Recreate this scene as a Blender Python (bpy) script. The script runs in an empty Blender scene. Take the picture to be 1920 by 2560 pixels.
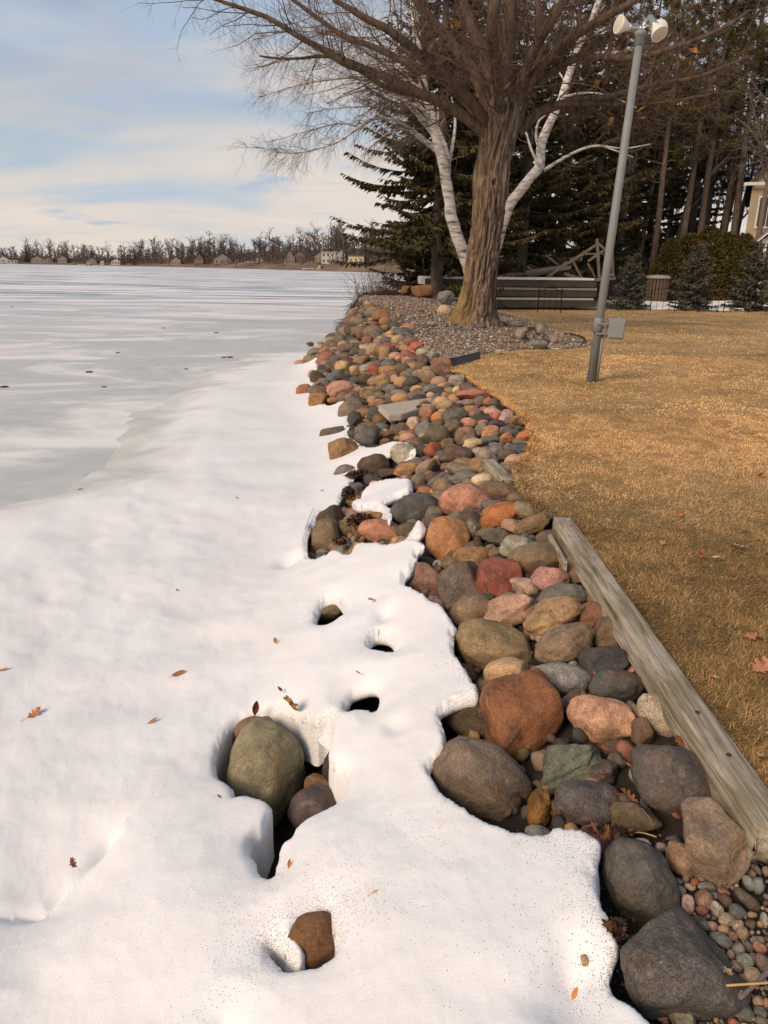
import bpy, bmesh, math, random
import numpy as np
from mathutils import Vector, Matrix
random.seed(7); RNG = np.random.default_rng(7)
S = bpy.context.scene
C = S.collection
R = math.radians

# ------------------------------------------------------------------ camera
FPX = 1850.0; EYE = 1.60; PITCH = 18.39; ROLL = 0.8
cam_d = bpy.data.cameras.new('camera'); cam = bpy.data.objects.new('camera', cam_d); C.objects.link(cam)
cam_d.sensor_fit = 'HORIZONTAL'; cam_d.sensor_width = 36.0; cam_d.lens = 36.0 * FPX / 1920.0
cam_d.clip_start = 0.05; cam_d.clip_end = 5000
CM = Matrix.Rotation(R(90 - PITCH), 3, 'X') @ Matrix.Rotation(R(ROLL), 3, 'Z')
cam.matrix_world = Matrix.Translation((0, 0, EYE)) @ CM.to_4x4()
S.camera = cam
CMn = np.array(CM); CO = np.array([0, 0, EYE])
CX, CY, CZ = CMn[:, 0], CMn[:, 1], CMn[:, 2]     # right, up, back
def ray(px, py):
    return CMn @ np.array([(px - 960) / FPX, -(py - 1280) / FPX, -1.0])
def at_z(px, py, z):
    d = ray(px, py); return CO + d * ((z - EYE) / d[2])
def at_y(px, py, y):
    d = ray(px, py); return CO + d * (y / d[1])
_T = np.geomspace(0.6, 90, 2600)
def hit(px, py, zf):
    d = ray(px, py); P = CO[None] + _T[:, None] * d[None]
    g = P[:, 2] - zf(P[:, 0], P[:, 1])
    k = np.argmax(g < 0)
    if not (g < 0).any(): return P[-1]
    if k == 0: return P[0]
    t = _T[k-1] + (_T[k] - _T[k-1]) * g[k-1] / (g[k-1] - g[k])
    return CO + d * t
def project(P):
    q = (np.asarray(P) - CO) @ CMn
    return np.stack([960 + FPX * q[..., 0] / -q[..., 2], 1280 - FPX * q[..., 1] / -q[..., 2]], -1)

# ------------------------------------------------------------------ sky, sun, exposure
SUN_AZ, SUN_EL = -138.0, 36.0        # azimuth from +Y, clockwise; behind the left shoulder
w = bpy.data.worlds.new('World'); S.world = w; w.use_nodes = True
nt = w.node_tree; nt.nodes.clear()
def N(t, typ, **k):
    n = t.nodes.new(typ)
    for a, v in k.items():
        if a.startswith('_'): setattr(n, a[1:], v)
        else: n.inputs[a].default_value = v
    return n
def ramp(t, pts, interp='LINEAR'):
    n = t.nodes.new('ShaderNodeValToRGB'); e = n.color_ramp; e.interpolation = interp
    while len(e.elements) < len(pts): e.elements.new(0.5)
    for q, (p, c) in zip(e.elements, pts):
        q.position = p; q.color = c if len(c) == 4 else (*c, 1)
    return n
def build_world():
    t = nt; L = t.links.new
    sky = N(t, 'ShaderNodeTexSky', _sky_type='NISHITA', _sun_disc=False, _sun_elevation=R(SUN_EL),
            _sun_rotation=R(SUN_AZ), _altitude=250, _air_density=1.0, _dust_density=1.2, _ozone_density=1.0)
    tc = N(t, 'ShaderNodeTexCoord'); sx = N(t, 'ShaderNodeSeparateXYZ'); L(tc.outputs['Generated'], sx.inputs[0])
    zc = N(t, 'ShaderNodeMath', _operation='MAXIMUM'); L(sx.outputs['Z'], zc.inputs[0]); zc.inputs[1].default_value = 0.0
    za = N(t, 'ShaderNodeMath', _operation='ADD'); L(zc.outputs[0], za.inputs[0]); za.inputs[1].default_value = 0.11
    dv = N(t, 'ShaderNodeVectorMath', _operation='DIVIDE'); L(tc.outputs['Generated'], dv.inputs[0])
    cb = N(t, 'ShaderNodeCombineXYZ', Z=1.0); L(za.outputs[0], cb.inputs[0]); L(za.outputs[0], cb.inputs[1]); L(cb.outputs[0], dv.inputs[1])
    mp = N(t, 'ShaderNodeMapping'); mp.inputs['Scale'].default_value = (0.42, 0.42, 0.0); mp.inputs['Location'].default_value = (3.1, 1.7, 0)
    mp.inputs['Rotation'].default_value = (0, 0, R(14)); L(dv.outputs[0], mp.inputs[0])
    n1 = N(t, 'ShaderNodeTexNoise', Scale=1.15, Detail=6.0, Roughness=0.5, Distortion=0.6); L(mp.outputs[0], n1.inputs['Vector'])
    # a high even veil, thicker towards the horizon (longer path through it)
    veil = N(t, 'ShaderNodeMapRange'); veil.inputs['From Min'].default_value = 0.0; veil.inputs['From Max'].default_value = 0.62
    veil.inputs['To Min'].default_value = 0.50; veil.inputs['To Max'].default_value = 0.0; L(zc.outputs[0], veil.inputs['Value'])
    ad = N(t, 'ShaderNodeMath', _operation='ADD'); L(n1.outputs['Fac'], ad.inputs[0]); L(veil.outputs[0], ad.inputs[1])
    cov = ramp(t, [(0.42, (.05,)*3), (0.66, (.45,)*3), (0.88, (.95,)*3)], 'EASE'); L(ad.outputs[0], cov.inputs[0])
    # cloud colour: shaded blue-grey undersides to warm white tops
    n2 = N(t, 'ShaderNodeTexNoise', Scale=1.9, Detail=6.0, Roughness=0.5, Distortion=0.5); 
    mp2 = N(t, 'ShaderNodeMapping'); mp2.inputs['Scale'].default_value = (0.33, 0.4, 0); mp2.inputs['Location'].default_value = (9.2, 4.1, 0); L(dv.outputs[0], mp2.inputs[0]); L(mp2.outputs[0], n2.inputs['Vector'])
    hz = N(t, 'ShaderNodeMapRange'); hz.inputs['From Min'].default_value = 0.0; hz.inputs['From Max'].default_value = 0.50
    hz.inputs['To Min'].default_value = 0.28; hz.inputs['To Max'].default_value = -0.08; L(zc.outputs[0], hz.inputs['Value'])
    ad2 = N(t, 'ShaderNodeMath', _operation='ADD'); L(n2.outputs['Fac'], ad2.inputs[0]); L(hz.outputs[0], ad2.inputs[1])
    cc = ramp(t, [(0.38, (3.6, 4.7, 6.2)), (0.54, (4.7, 5.3, 6.0)), (0.70, (6.6, 6.0, 5.6)), (0.84, (7.3, 6.4, 5.7))]); L(ad2.outputs[0], cc.inputs[0])
    mx = N(t, 'ShaderNodeMix', _data_type='RGBA'); L(cov.outputs[0], mx.inputs[0]); L(sky.outputs[0], mx.inputs[6]); L(cc.outputs[0], mx.inputs[7])
    # small separate blue-grey clouds
    n3 = N(t, 'ShaderNodeTexNoise', Scale=2.3, Detail=5.0, Roughness=0.5, Distortion=0.3); mp3 = N(t, 'ShaderNodeMapping'); mp3.inputs['Scale'].default_value = (0.5, 0.62, 0); mp3.inputs['Location'].default_value = (5.3, 2.9, 0); L(dv.outputs[0], mp3.inputs[0]); L(mp3.outputs[0], n3.inputs['Vector'])
    sc3 = ramp(t, [(0.56, (0,)*3), (0.70, (.75,)*3)], 'EASE'); L(n3.outputs['Fac'], sc3.inputs[0])
    mx3 = N(t, 'ShaderNodeMix', _data_type='RGBA'); L(sc3.outputs[0], mx3.inputs[0]); L(mx.outputs[2], mx3.inputs[6]); mx3.inputs[7].default_value = (3.7, 4.7, 6.0, 1)
    bg = N(t, 'ShaderNodeBackground', Strength=0.092); L(mx3.outputs[2], bg.inputs[0])
    o = N(t, 'ShaderNodeOutputWorld'); L(bg.outputs[0], o.inputs[0])
build_world()
sl = bpy.data.lights.new('sun', 'SUN'); so = bpy.data.objects.new('sun', sl); C.objects.link(so)
sl.energy = 2.5; sl.angle = R(24); sl.color = (1.0, 0.77, 0.55)
sd = Vector((math.sin(R(SUN_AZ)) * math.cos(R(SUN_EL)), math.cos(R(SUN_AZ)) * math.cos(R(SUN_EL)), math.sin(R(SUN_EL))))
so.rotation_euler = sd.to_track_quat('Z', 'Y').to_euler()
S.view_settings.view_transform = 'Standard'; S.view_settings.look = 'None'
S.view_settings.exposure = 0.29; S.view_settings.gamma = 1.0; S.view_settings.use_curve_mapping = False
S.render.engine = 'CYCLES'
S.cycles.max_bounces = 6; S.cycles.use_denoising = True

# ------------------------------------------------------------------ helpers
def lin(r, g, b, k=1.0):
    f = lambda v: ((v/255 + .055) / 1.055) ** 2.4 if v > 10 else v/255/12.92
    return (f(r)*k, f(g)*k, f(b)*k)
def mesh(name, V, F, mat=None, parent=None, smooth=False, mats=None, link=True):
    me = bpy.data.meshes.new(name)
    V = np.asarray(V, dtype=np.float32).reshape(-1, 3)
    if isinstance(F, np.ndarray):
        n, k = F.shape
        me.vertices.add(len(V)); me.vertices.foreach_set('co', V.ravel())
        me.loops.add(n * k); me.loops.foreach_set('vertex_index', F.astype(np.int32).ravel())
        me.polygons.add(n); me.polygons.foreach_set('loop_start', np.arange(0, n*k, k, dtype=np.int32))
        me.update(calc_edges=True)
    else:
        me.from_pydata([tuple(map(float, v)) for v in V], [], F); me.update()
    me.validate()
    if smooth: me.polygons.foreach_set('use_smooth', np.ones(len(me.polygons), dtype=bool))
    if mat is not None: me.materials.append(mat)
    if not link: return me
    return obj(name, me, parent)
def obj(name, me, parent=None, loc=None):
    o = bpy.data.objects.new(name, me); C.objects.link(o)
    if parent is not None: o.parent = parent
    if loc is not None: o.location = loc
    return o
def tag(o, label=None, cat=None, group=None, kind=None):
    if label: o['label'] = label
    if cat: o['category'] = cat
    if group: o['group'] = group
    if kind: o['kind'] = kind
    return o
def thing(name, label, cat, loc=(0, 0, 0), group=None, rz=0):
    o = bpy.data.objects.new(name, None); C.objects.link(o); o.location = loc; o.rotation_euler = (0, 0, rz)
    o.empty_display_size = 0.1
    return tag(o, label, cat, group)
def vcol(me, cols, name='Col'):           # per-vertex colours
    a = me.color_attributes.new(name, 'FLOAT_COLOR', 'POINT')
    cols = np.asarray(cols, np.float32)
    if cols.shape[1] == 3: cols = np.concatenate([cols, np.ones((len(cols), 1), np.float32)], 1)
    a.data.foreach_set('color', cols.ravel())
def _h(i, j, k, s):
    n = (i * 374761393 + j * 668265263 + k * 1274126177 + s * 974634777) & 0xffffffff
    n = ((n ^ (n >> 13)) * 1274126177) & 0xffffffff
    n = n ^ (n >> 16)
    return (n & 0xffff) / 65535.0
def vnoise(P, s=0):
    P = np.asarray(P, float); I = np.floor(P).astype(np.int64); f = P - I; f = f*f*(3-2*f)
    i, j, k = I[:, 0], I[:, 1], I[:, 2]; u, v, ww = f[:, 0], f[:, 1], f[:, 2]
    r = 0
    for a in (0, 1):
        for b in (0, 1):
            for c in (0, 1):
                r = r + _h(i+a, j+b, k+c, s) * (u if a else 1-u) * (v if b else 1-v) * (ww if c else 1-ww)
    return r * 2 - 1
def fbm(P, o=4, s=0, g=0.5):
    P = np.asarray(P, float); r = 0; a = 1.0
    for q in range(o):
        r = r + a * vnoise(P * 2**q + q * 17.3, s + q); a *= g
    return r
def n2(x, y, sc, o=3, s=0, g=0.5):
    x = np.asarray(x, float); sh = x.shape
    return fbm(np.stack([x.ravel()*sc, np.asarray(y, float).ravel()*sc, np.full(x.size, 0.37)], 1), o, s, g).reshape(sh)
def sm(a, b, x):
    t = np.clip((np.asarray(x, float) - a) / (b - a), 0, 1); return t*t*(3-2*t)
def box(cx, cy, cz, sx, sy, sz):           # verts, faces of a box
    V = [(cx+a*sx/2, cy+b*sy/2, cz+c*sz/2) for a in (-1, 1) for b in (-1, 1) for c in (-1, 1)]
    return V, [(0,1,3,2),(4,6,7,5),(0,4,5,1),(2,3,7,6),(0,2,6,4),(1,5,7,3)]
def bevel_box(name, sx, sy, sz, bw, mat, parent=None, loc=(0,0,0), seg=2, link=True):
    bm = bmesh.new(); bmesh.ops.create_cube(bm, size=1)
    for v in bm.verts: v.co = Vector((v.co.x*sx, v.co.y*sy, v.co.z*sz))
    if bw: bmesh.ops.bevel(bm, geom=bm.edges[:], offset=bw, segments=seg, affect='EDGES', profile=.6)
    me = bpy.data.meshes.new(name); bm.to_mesh(me); bm.free()
    if mat: me.materials.append(mat)
    if not link: return me
    return obj(name, me, parent, loc)
class MB:                                   # collects pieces for ONE mesh
    def __init__(s): s.V = []; s.F = []; s.n = 0
    def add(s, V, F):
        s.V += [tuple(map(float, v)) for v in V]; s.F += [tuple(i + s.n for i in f) for f in F]; s.n += len(V); return s
    def box(s, *a): return s.add(*box(*a))
    def bar(s, p, q, wd, ht=None, up=(0, 0, 1)):
        p, q = Vector(p), Vector(q); ht = ht or wd; d = (q - p).normalized(); u = Vector(up)
        if abs(d.dot(u)) > .97: u = Vector((1, 0, 0))
        x = d.cross(u).normalized(); y = x.cross(d)
        V = [e + x*(a*wd/2) + y*(b*ht/2) for e in (p, q) for a, b in ((-1,-1),(1,-1),(1,1),(-1,1))]
        return s.add(V, [(0,3,2,1),(4,5,6,7),(0,1,5,4),(1,2,6,5),(2,3,7,6),(3,0,4,7)])
    def tube(s, pts, rad, n=8, cap=True):
        pts = [Vector(p) for p in pts]; rad = rad if hasattr(rad, '__len__') else [rad]*len(pts)
        V = []; F = []; up = Vector((0.13, .21, .97))
        for i, p in enumerate(pts):
            d = (pts[min(i+1, len(pts)-1)] - pts[max(i-1, 0)]).normalized()
            if abs(d.dot(up)) > .95: up = Vector((1, .1, 0))
            x = d.cross(up).normalized(); y = x.cross(d); up = y
            V += [p + (x*math.cos(2*math.pi*k/n) + y*math.sin(2*math.pi*k/n))*rad[i] for k in range(n)]
        for i in range(len(pts)-1):
            for k in range(n):
                F.append((i*n+k, i*n+(k+1)%n, (i+1)*n+(k+1)%n, (i+1)*n+k))
        if cap: F.append(tuple(range(n))[::-1]); F.append(tuple((len(pts)-1)*n+k for k in range(n)))
        return s.add(V, F)
    def build(s, name, mat=None, parent=None, smooth=False, link=True):
        return mesh(name, s.V, s.F, mat, parent, smooth, link=link)
def lathe(prof, n=20):                      # (r, z) profile
    V = []; F = []
    for r, z in prof: V += [(r*math.cos(2*math.pi*k/n), r*math.sin(2*math.pi*k/n), z) for k in range(n)]
    for i in range(len(prof)-1):
        for k in range(n): F.append((i*n+k, i*n+(k+1)%n, (i+1)*n+(k+1)%n, (i+1)*n+k))
    return V, F

# ------------------------------------------------------------------ materials
def mat(name):
    m = bpy.data.materials.new(name); m.use_nodes = True
    t = m.node_tree; b = t.nodes['Principled BSDF']; return m, t, b, t.links.new
def plain(name, col, rough=.7, metal=0.0, var=.15, scale=6.0, bump=.0, bscale=60.0, spec=.4):
    m, t, b, L = mat(name)
    tc = N(t, 'ShaderNodeTexCoord'); nz = N(t, 'ShaderNodeTexNoise', Scale=scale, Detail=5.0, Roughness=.6); L(tc.outputs['Object'], nz.inputs['Vector'])
    r = ramp(t, [(.25, tuple(c*(1-var) for c in col)), (.75, tuple(min(1, c*(1+var)) for c in col))]); L(nz.outputs['Fac'], r.inputs[0])
    L(r.outputs[0], b.inputs['Base Color']); b.inputs['Roughness'].default_value = rough; b.inputs['Metallic'].default_value = metal
    b.inputs['Specular IOR Level'].default_value = spec
    if bump:
        n3 = N(t, 'ShaderNodeTexNoise', Scale=bscale, Detail=4.0); L(tc.outputs['Object'], n3.inputs['Vector'])
        bp = N(t, 'ShaderNodeBump', Strength=bump, Distance=.02); L(n3.outputs['Fac'], bp.inputs['Height']); L(bp.outputs[0], b.inputs['Normal'])
    return m
def vmat(name, rough=.8, scale=0, amp=.25, spec=.3, trans=0):   # colour from the vertex colours, with grain
    m, t, b, L = mat(name); a = N(t, 'ShaderNodeVertexColor', _layer_name='Col')
    if scale:
        tc = N(t, 'ShaderNodeTexCoord'); nz = N(t, 'ShaderNodeTexNoise', Scale=scale, Detail=4.0); L(tc.outputs['Object'], nz.inputs['Vector'])
        mr = N(t, 'ShaderNodeMapRange'); mr.inputs['To Min'].default_value = 1-amp; mr.inputs['To Max'].default_value = 1+amp; L(nz.outputs['Fac'], mr.inputs['Value'])
        mu = N(t, 'ShaderNodeMix', _data_type='RGBA', _blend_type='MULTIPLY'); mu.inputs[0].default_value = 1
        L(a.outputs[0], mu.inputs[6]); L(mr.outputs[0], mu.inputs[7]); L(mu.outputs[2], b.inputs['Base Color'])
    else: L(a.outputs[0], b.inputs['Base Color'])
    b.inputs['Roughness'].default_value = rough; b.inputs['Specular IOR Level'].default_value = spec
    return m
# ------------------------------------------------------------------ lie of the land
LAKE = -0.85
def pl(xs, ys): return lambda y: np.interp(y, xs, ys)
XE0 = pl([0, 1.6, 4.7, 5.6, 6.2, 6.7, 7.3, 9.0, 10.8, 12.5, 15.4, 16.8, 18.5, 21, 25, 29, 33, 40, 60],
         [1.06, 1.06, 1.06, 1.03, 1.12, 1.38, 1.52, 1.52, 1.30, .98, .70, .36, -.05, -.5, -.75, -.8, -.5, .8, 4])
XW = pl([0, 3, 6, 9.8, 12, 14.3, 17, 20, 23, 26, 29, 33, 40, 60], [-1.05, -.95, -.8, -.95, -1.5, -1.95, -2.15, -2.1, -1.7, -1.45, -1.3, -1.1, .2, 3.2])
XL0 = pl([0, 4.75, 4.76, 5.6, 6.2, 6.7, 7.3, 9.0, 10.8, 12.5, 13.4, 14.3, 15.1, 15.7, 16.6, 17.4, 18.2, 19.2, 21.6, 25, 28, 29.5, 33, 40, 60],
         [1.2, 1.2, 1.08, 1.03, 1.12, 1.38, 1.52, 1.52, 1.30, .98, 1.35, 1.85, 2.7, 3.7, 4.5, 4.85, 4.9, 4.6, 4.3, 3.9, 3.4, .2, -.5, .8, 4])
def wob(f, a=.05): return lambda y: f(y) + a * n2(np.asarray(y, float), np.zeros_like(np.asarray(y, float)), 1.3, 3, 5)
XE = wob(XE0, .05)
def XL(y):
    y = np.asarray(y, float); k = sm(4.76, 5.2, y); return XL0(y) + .06*k*n2(y, np.zeros_like(y), 1.3, 3, 5)
PROF = pl([12.2, 14, 16, 18.5, 21, 25, 27.5, 30.5], [0, .05, .16, .46, .6, .66, .62, 0])
def G(x, y):                                   # lawn and gravel mound
    x = np.asarray(x, float); y = np.asarray(y, float)
    fx = np.interp(x, [-.5, .4, 2.3, 3.6, 4.8], [1, .98, .68, .3, 0])
    return PROF(y) * fx + .025 * n2(x, y, .45, 2, 3) * sm(1.2, 3, y) + 0
def BZ(x, y):                                  # the stony bank from the lawn edge to the lake bed
    x = np.asarray(x, float); y = np.asarray(y, float)
    e = XE0(y); wv = XW(y); t = np.clip((e - x) / (e - wv), 0, 1.35)
    ze = np.interp(y, [0, 4.2, 5.0, 12], [-.17, -.15, -.07, -.04]) + PROF(y)
    return ze * (1 - t) + (LAKE - .03) * t + .05 * np.sin(np.pi * np.clip(t, 0, 1)) - .0
def SB(x, y):                                  # top of the melting snow
    x = np.asarray(x, float); y = np.asarray(y, float)
    und = .045 * n2(x, y, .8, 3, 11) + .012 * n2(x, y, 3.1, 3, 12) * (1 - sm(6, 12, y))
    thick = .11 * sm(-4.6, -2.4, x + .9 * n2(x, y, .55, 3, 21)) * (1 - .6 * sm(14, 22, y))
    lake = LAKE + .012 + thick + und * (.15 + .85 * sm(-4.2, -2.4, x)) * (1 - .75 * sm(8, 15, y))
    th = np.interp(y, [0, 4, 6, 8, 12, 30], [.20, .20, .15, .10, .06, .05])
    b = BZ(x, y) + th + und * .8
    k = .22; h = np.clip(.5 + .5 * (b - lake) / k, 0, 1)
    r = lake * (1 - h) + b * h + k * h * (1 - h)
    # a raised fold running out over the ice in the foreground
    return r

# ------------------------------------------------------------------ frozen lake
def lake_material():
    m, t, b, L = mat('lake_ice')
    tc = N(t, 'ShaderNodeTexCoord'); sp = N(t, 'ShaderNodeSeparateXYZ'); L(tc.outputs['Object'], sp.inputs[0])
    def noise(sx, sy, det, rough, off=0, dist=0.0):
        mp = N(t, 'ShaderNodeMapping'); mp.inputs['Scale'].default_value = (sx, sy, 1); mp.inputs['Location'].default_value = (off, off*.7, 0)
        L(tc.outputs['Object'], mp.inputs[0]); n = N(t, 'ShaderNodeTexNoise', Scale=1.0, Detail=det, Roughness=rough, Distortion=dist); L(mp.outputs[0], n.inputs['Vector']); return n.outputs['Fac']
    def rng(v, a, bb, c, d):
        q = N(t, 'ShaderNodeMapRange', _interpolation_type='SMOOTHSTEP'); q.inputs['From Min'].default_value = a; q.inputs['From Max'].default_value = bb
        q.inputs['To Min'].default_value = c; q.inputs['To Max'].default_value = d; L(v, q.inputs['Value']); return q.outputs[0]
    def mth(op, a, c):
        q = N(t, 'ShaderNodeMath', _operation=op)
        for i, v in enumerate((a, c)):
            if isinstance(v, (int, float)): q.inputs[i].default_value = v
            else: L(v, q.inputs[i])
        return q.outputs[0]
    def mixc(f, a, c):
        q = N(t, 'ShaderNodeMix', _data_type='RGBA'); L(f, q.inputs[0])
        for i, v in ((6, a), (7, c)):
            if isinstance(v, tuple): q.inputs[i].default_value = (*v, 1)
            else: L(v, q.inputs[i])
        return q.outputs[2]
    # wind-drifted snow on ice, in patches near and in long streaks across the far ice
    patch = noise(.18, .34, 8, .66, 4.3, 1.1)
    near_snow = rng(patch, .43, .63, 0, .95)
    streak = noise(.035, .17, 7, .68, 1.9, 1.6)
    far_snow = rng(streak, .44, .55, 0, 1)
    wet = rng(noise(.045, .20, 6, .66, 13.1, 1.4), .48, .58, 0, 1)
    far = rng(mth('ADD', sp.outputs['Y'], mth('MULTIPLY', noise(.05, .12, 5, .6, 7.7, .8), 40.0)), 40, 82, 0, 1)
    snow = mixc(far, near_snow, far_snow)
    wet = mth('MULTIPLY', wet, far)
    fine = noise(2.2, 3.0, 6, .65, 2)
    ice_near = mixc(rng(fine, .3, .7, 0, 1), (.47, .475, .44), (.57, .565, .525))
    ice_far = mixc(wet, (.40, .43, .46), (.11, .115, .12))
    ice = mixc(far, ice_near, ice_far)
    col = mixc(snow, ice, (.82, .80, .78))
    # specks of dirt
    vo = N(t, 'ShaderNodeTexVoronoi', Scale=1.7); L(tc.outputs['Object'], vo.inputs['Vector'])
    spk = rng(vo.outputs['Distance'], .022, .03, 1, 0); 
    col = mixc(spk, col, (.10, .08, .06))
    L(col, b.inputs['Base Color'])
    L(rng(snow, 0, 1, .34, .85), b.inputs['Roughness'])
    b.inputs['Specular IOR Level'].default_value = .4
    bp = N(t, 'ShaderNodeBump', Strength=.2, Distance=.03); L(mth('ADD', snow, mth('MULTIPLY', fine, .35)), bp.inputs['Height']); L(bp.outputs[0], b.inputs['Normal'])
    return m
_ly = np.concatenate([np.linspace(-20, 60, 60)]); _lx = XW(_ly) - .25
_lv = [(-900, y, LAKE) for y in _ly] + [(x, y, LAKE) for x, y in zip(_lx, _ly)] + [(-900, 900, LAKE), (900, 900, LAKE), (60, 150, LAKE), (-900, 150, LAKE)]
_n = len(_ly); lake = mesh('lake', _lv, [(i, i+_n, i+_n+1, i+1) for i in range(_n-1)] + [(_n-1, 2*_n-1, 2*_n+2, 2*_n+3), (2*_n+3, 2*_n+2, 2*_n+1, 2*_n)], lake_material())
tag(lake, 'frozen lake, grey-green ice with drifted white snow and wet streaks', kind='structure')

# ------------------------------------------------------------------ grids
def pgrid(name, ys, xl, xr, nx, zf, m, px=1.0, smooth=True):
    Y = np.repeat(ys[:, None], nx, 1); s = np.linspace(0, 1, nx)[None] ** px
    X = xl(ys)[:, None] * (1 - s) + xr(ys)[:, None] * s
    Z = zf(X, Y); V = np.stack([X, Y, Z], -1).reshape(-1, 3)
    i = np.arange((len(ys)-1)*(nx-1)); r, c = i // (nx-1), i % (nx-1); a = r*nx + c
    return mesh(name, V, np.stack([a, a+1, a+nx+1, a+nx], 1), m, smooth=smooth)

def soil_material():
    m, t, b, L = mat('soil'); tc = N(t, 'ShaderNodeTexCoord')
    a = N(t, 'ShaderNodeTexNoise', Scale=9.0, Detail=8.0, Roughness=.7); L(tc.outputs['Object'], a.inputs['Vector'])
    r = ramp(t, [(.3, (.018, .013, .010)), (.55, (.045, .032, .022)), (.75, (.10, .065, .04))]); L(a.outputs['Fac'], r.inputs[0]); L(r.outputs[0], b.inputs['Base Color'])
    b.inputs['Roughness'].default_value = .95
    n = N(t, 'ShaderNodeTexNoise', Scale=45.0, Detail=6.0, Roughness=.75); L(tc.outputs['Object'], n.inputs['Vector'])
    bp = N(t, 'ShaderNodeBump', Strength=.9, Distance=.03); L(n.outputs['Fac'], bp.inputs['Height']); L(bp.outputs[0], b.inputs['Normal'])
    return m
SOIL = soil_material()
PITS = [(*hit(660, 1900, SB)[:2], .5, .35), (*hit(800, 1960, SB)[:2], .4, .4), (*hit(690, 2110, SB)[:2], .3, .35), (*hit(780, 2310, SB)[:2], .28, .3), (*hit(905, 1745, SB)[:2], .22, .3), (*hit(957, 1595, SB)[:2], .2, .3), (*hit(830, 1515, SB)[:2], .2, .2)]
def pit(x, y):                                 # hollows in the bank under the snow bridges
    r = np.zeros_like(np.asarray(x, float))
    for a, b, c, d in PITS: r = np.maximum(r, d*np.exp(-(((x-a)**2 + (y-b)**2)/c**2)**2))
    return r
ys = np.concatenate([np.geomspace(.3, 34, 260), np.linspace(34.5, 60, 20)])
bk = pgrid('bank', ys, lambda y: XW(y) - .7, lambda y: np.where(y < 1.9, 2.2, XE(y) + np.interp(y, [9.5, 11.5], [1.1, .12])), 60,
           lambda x, y: BZ(x, y) + .02*n2(x, y, 5, 3, 31) - .03 - pit(x, y), SOIL)
tag(bk, 'dark soil bank under the shoreline stones', kind='structure')

def lawn_material():
    m, t, b, L = mat('lawn_thatch'); tc = N(t, 'ShaderNodeTexCoord')
    a = N(t, 'ShaderNodeTexNoise', Scale=.55, Detail=6.0, Roughness=.65); L(tc.outputs['Object'], a.inputs['Vector'])
    r = ramp(t, [(.30, (.26, .18, .085)), (.5, (.46, .31, .15)), (.70, (.60, .42, .22))]); L(a.outputs['Fac'], r.inputs[0])
    c = N(t, 'ShaderNodeTexNoise', Scale=26.0, Detail=6.0, Roughness=.75); L(tc.outputs['Object'], c.inputs['Vector'])
    mr = N(t, 'ShaderNodeMapRange'); mr.inputs['From Min'].default_value = .3; mr.inputs['From Max'].default_value = .7; mr.inputs['To Min'].default_value = .5; mr.inputs['To Max'].default_value = 1.25; L(c.outputs['Fac'], mr.inputs['Value'])
    mu = N(t, 'ShaderNodeMix', _data_type='RGBA', _blend_type='MULTIPLY'); mu.inputs[0].default_value = 1; L(r.outputs[0], mu.inputs[6]); L(mr.outputs[0], mu.inputs[7])
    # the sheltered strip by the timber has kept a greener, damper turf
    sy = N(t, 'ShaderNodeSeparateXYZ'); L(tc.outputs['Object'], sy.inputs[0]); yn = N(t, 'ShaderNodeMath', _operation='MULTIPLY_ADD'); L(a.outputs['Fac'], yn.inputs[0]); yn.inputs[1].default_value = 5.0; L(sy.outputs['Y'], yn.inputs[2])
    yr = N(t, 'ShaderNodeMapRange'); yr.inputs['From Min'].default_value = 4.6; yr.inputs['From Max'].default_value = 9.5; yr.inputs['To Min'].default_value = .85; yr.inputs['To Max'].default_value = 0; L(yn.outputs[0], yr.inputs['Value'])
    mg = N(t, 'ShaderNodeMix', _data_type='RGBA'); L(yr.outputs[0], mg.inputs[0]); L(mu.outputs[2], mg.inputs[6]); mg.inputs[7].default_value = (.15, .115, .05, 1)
    L(mg.outputs[2], b.inputs['Base Color']); b.inputs['Roughness'].default_value = .95; b.inputs['Specular IOR Level'].default_value = .1
    bp = N(t, 'ShaderNodeBump', Strength=.7, Distance=.03); L(c.outputs['Fac'], bp.inputs['Height']); L(bp.outputs[0], b.inputs['Normal'])
    return m
ys = np.concatenate([np.geomspace(.3, 34.4, 300)])
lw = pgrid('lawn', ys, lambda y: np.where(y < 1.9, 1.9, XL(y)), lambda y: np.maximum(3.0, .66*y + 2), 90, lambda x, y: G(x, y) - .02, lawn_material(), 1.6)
tag(lw, 'dormant straw-coloured lawn right of the stones', kind='structure')
def litter_material():
    m, t, b, L = mat('leaf_litter_ground'); tc = N(t, 'ShaderNodeTexCoord')
    a = N(t, 'ShaderNodeTexNoise', Scale=.8, Detail=8.0, Roughness=.7); L(tc.outputs['Object'], a.inputs['Vector'])
    r = ramp(t, [(.32, (.10, .06, .03)), (.5, (.22, .13, .06)), (.68, (.38, .24, .11))]); L(a.outputs['Fac'], r.inputs[0]); L(r.outputs[0], b.inputs['Base Color']); b.inputs['Roughness'].default_value = .95
    return m
LITTER = litter_material()
ys = np.linspace(34.3, 160, 90)
gw = pgrid('woodland_ground', ys, lambda y: np.interp(y, [34, 40, 60, 160], [-.6, .6, 3.8, 16]), lambda y: .7*y + 40, 60, lambda x, y: np.interp(y, [34, 60, 160], [-.025, .25, 1.2]) + .1*n2(x, y, .2, 3, 8)*sm(35, 40, y), LITTER)
tag(gw, 'leaf-littered ground under the trees behind the lawn', kind='structure')
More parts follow.
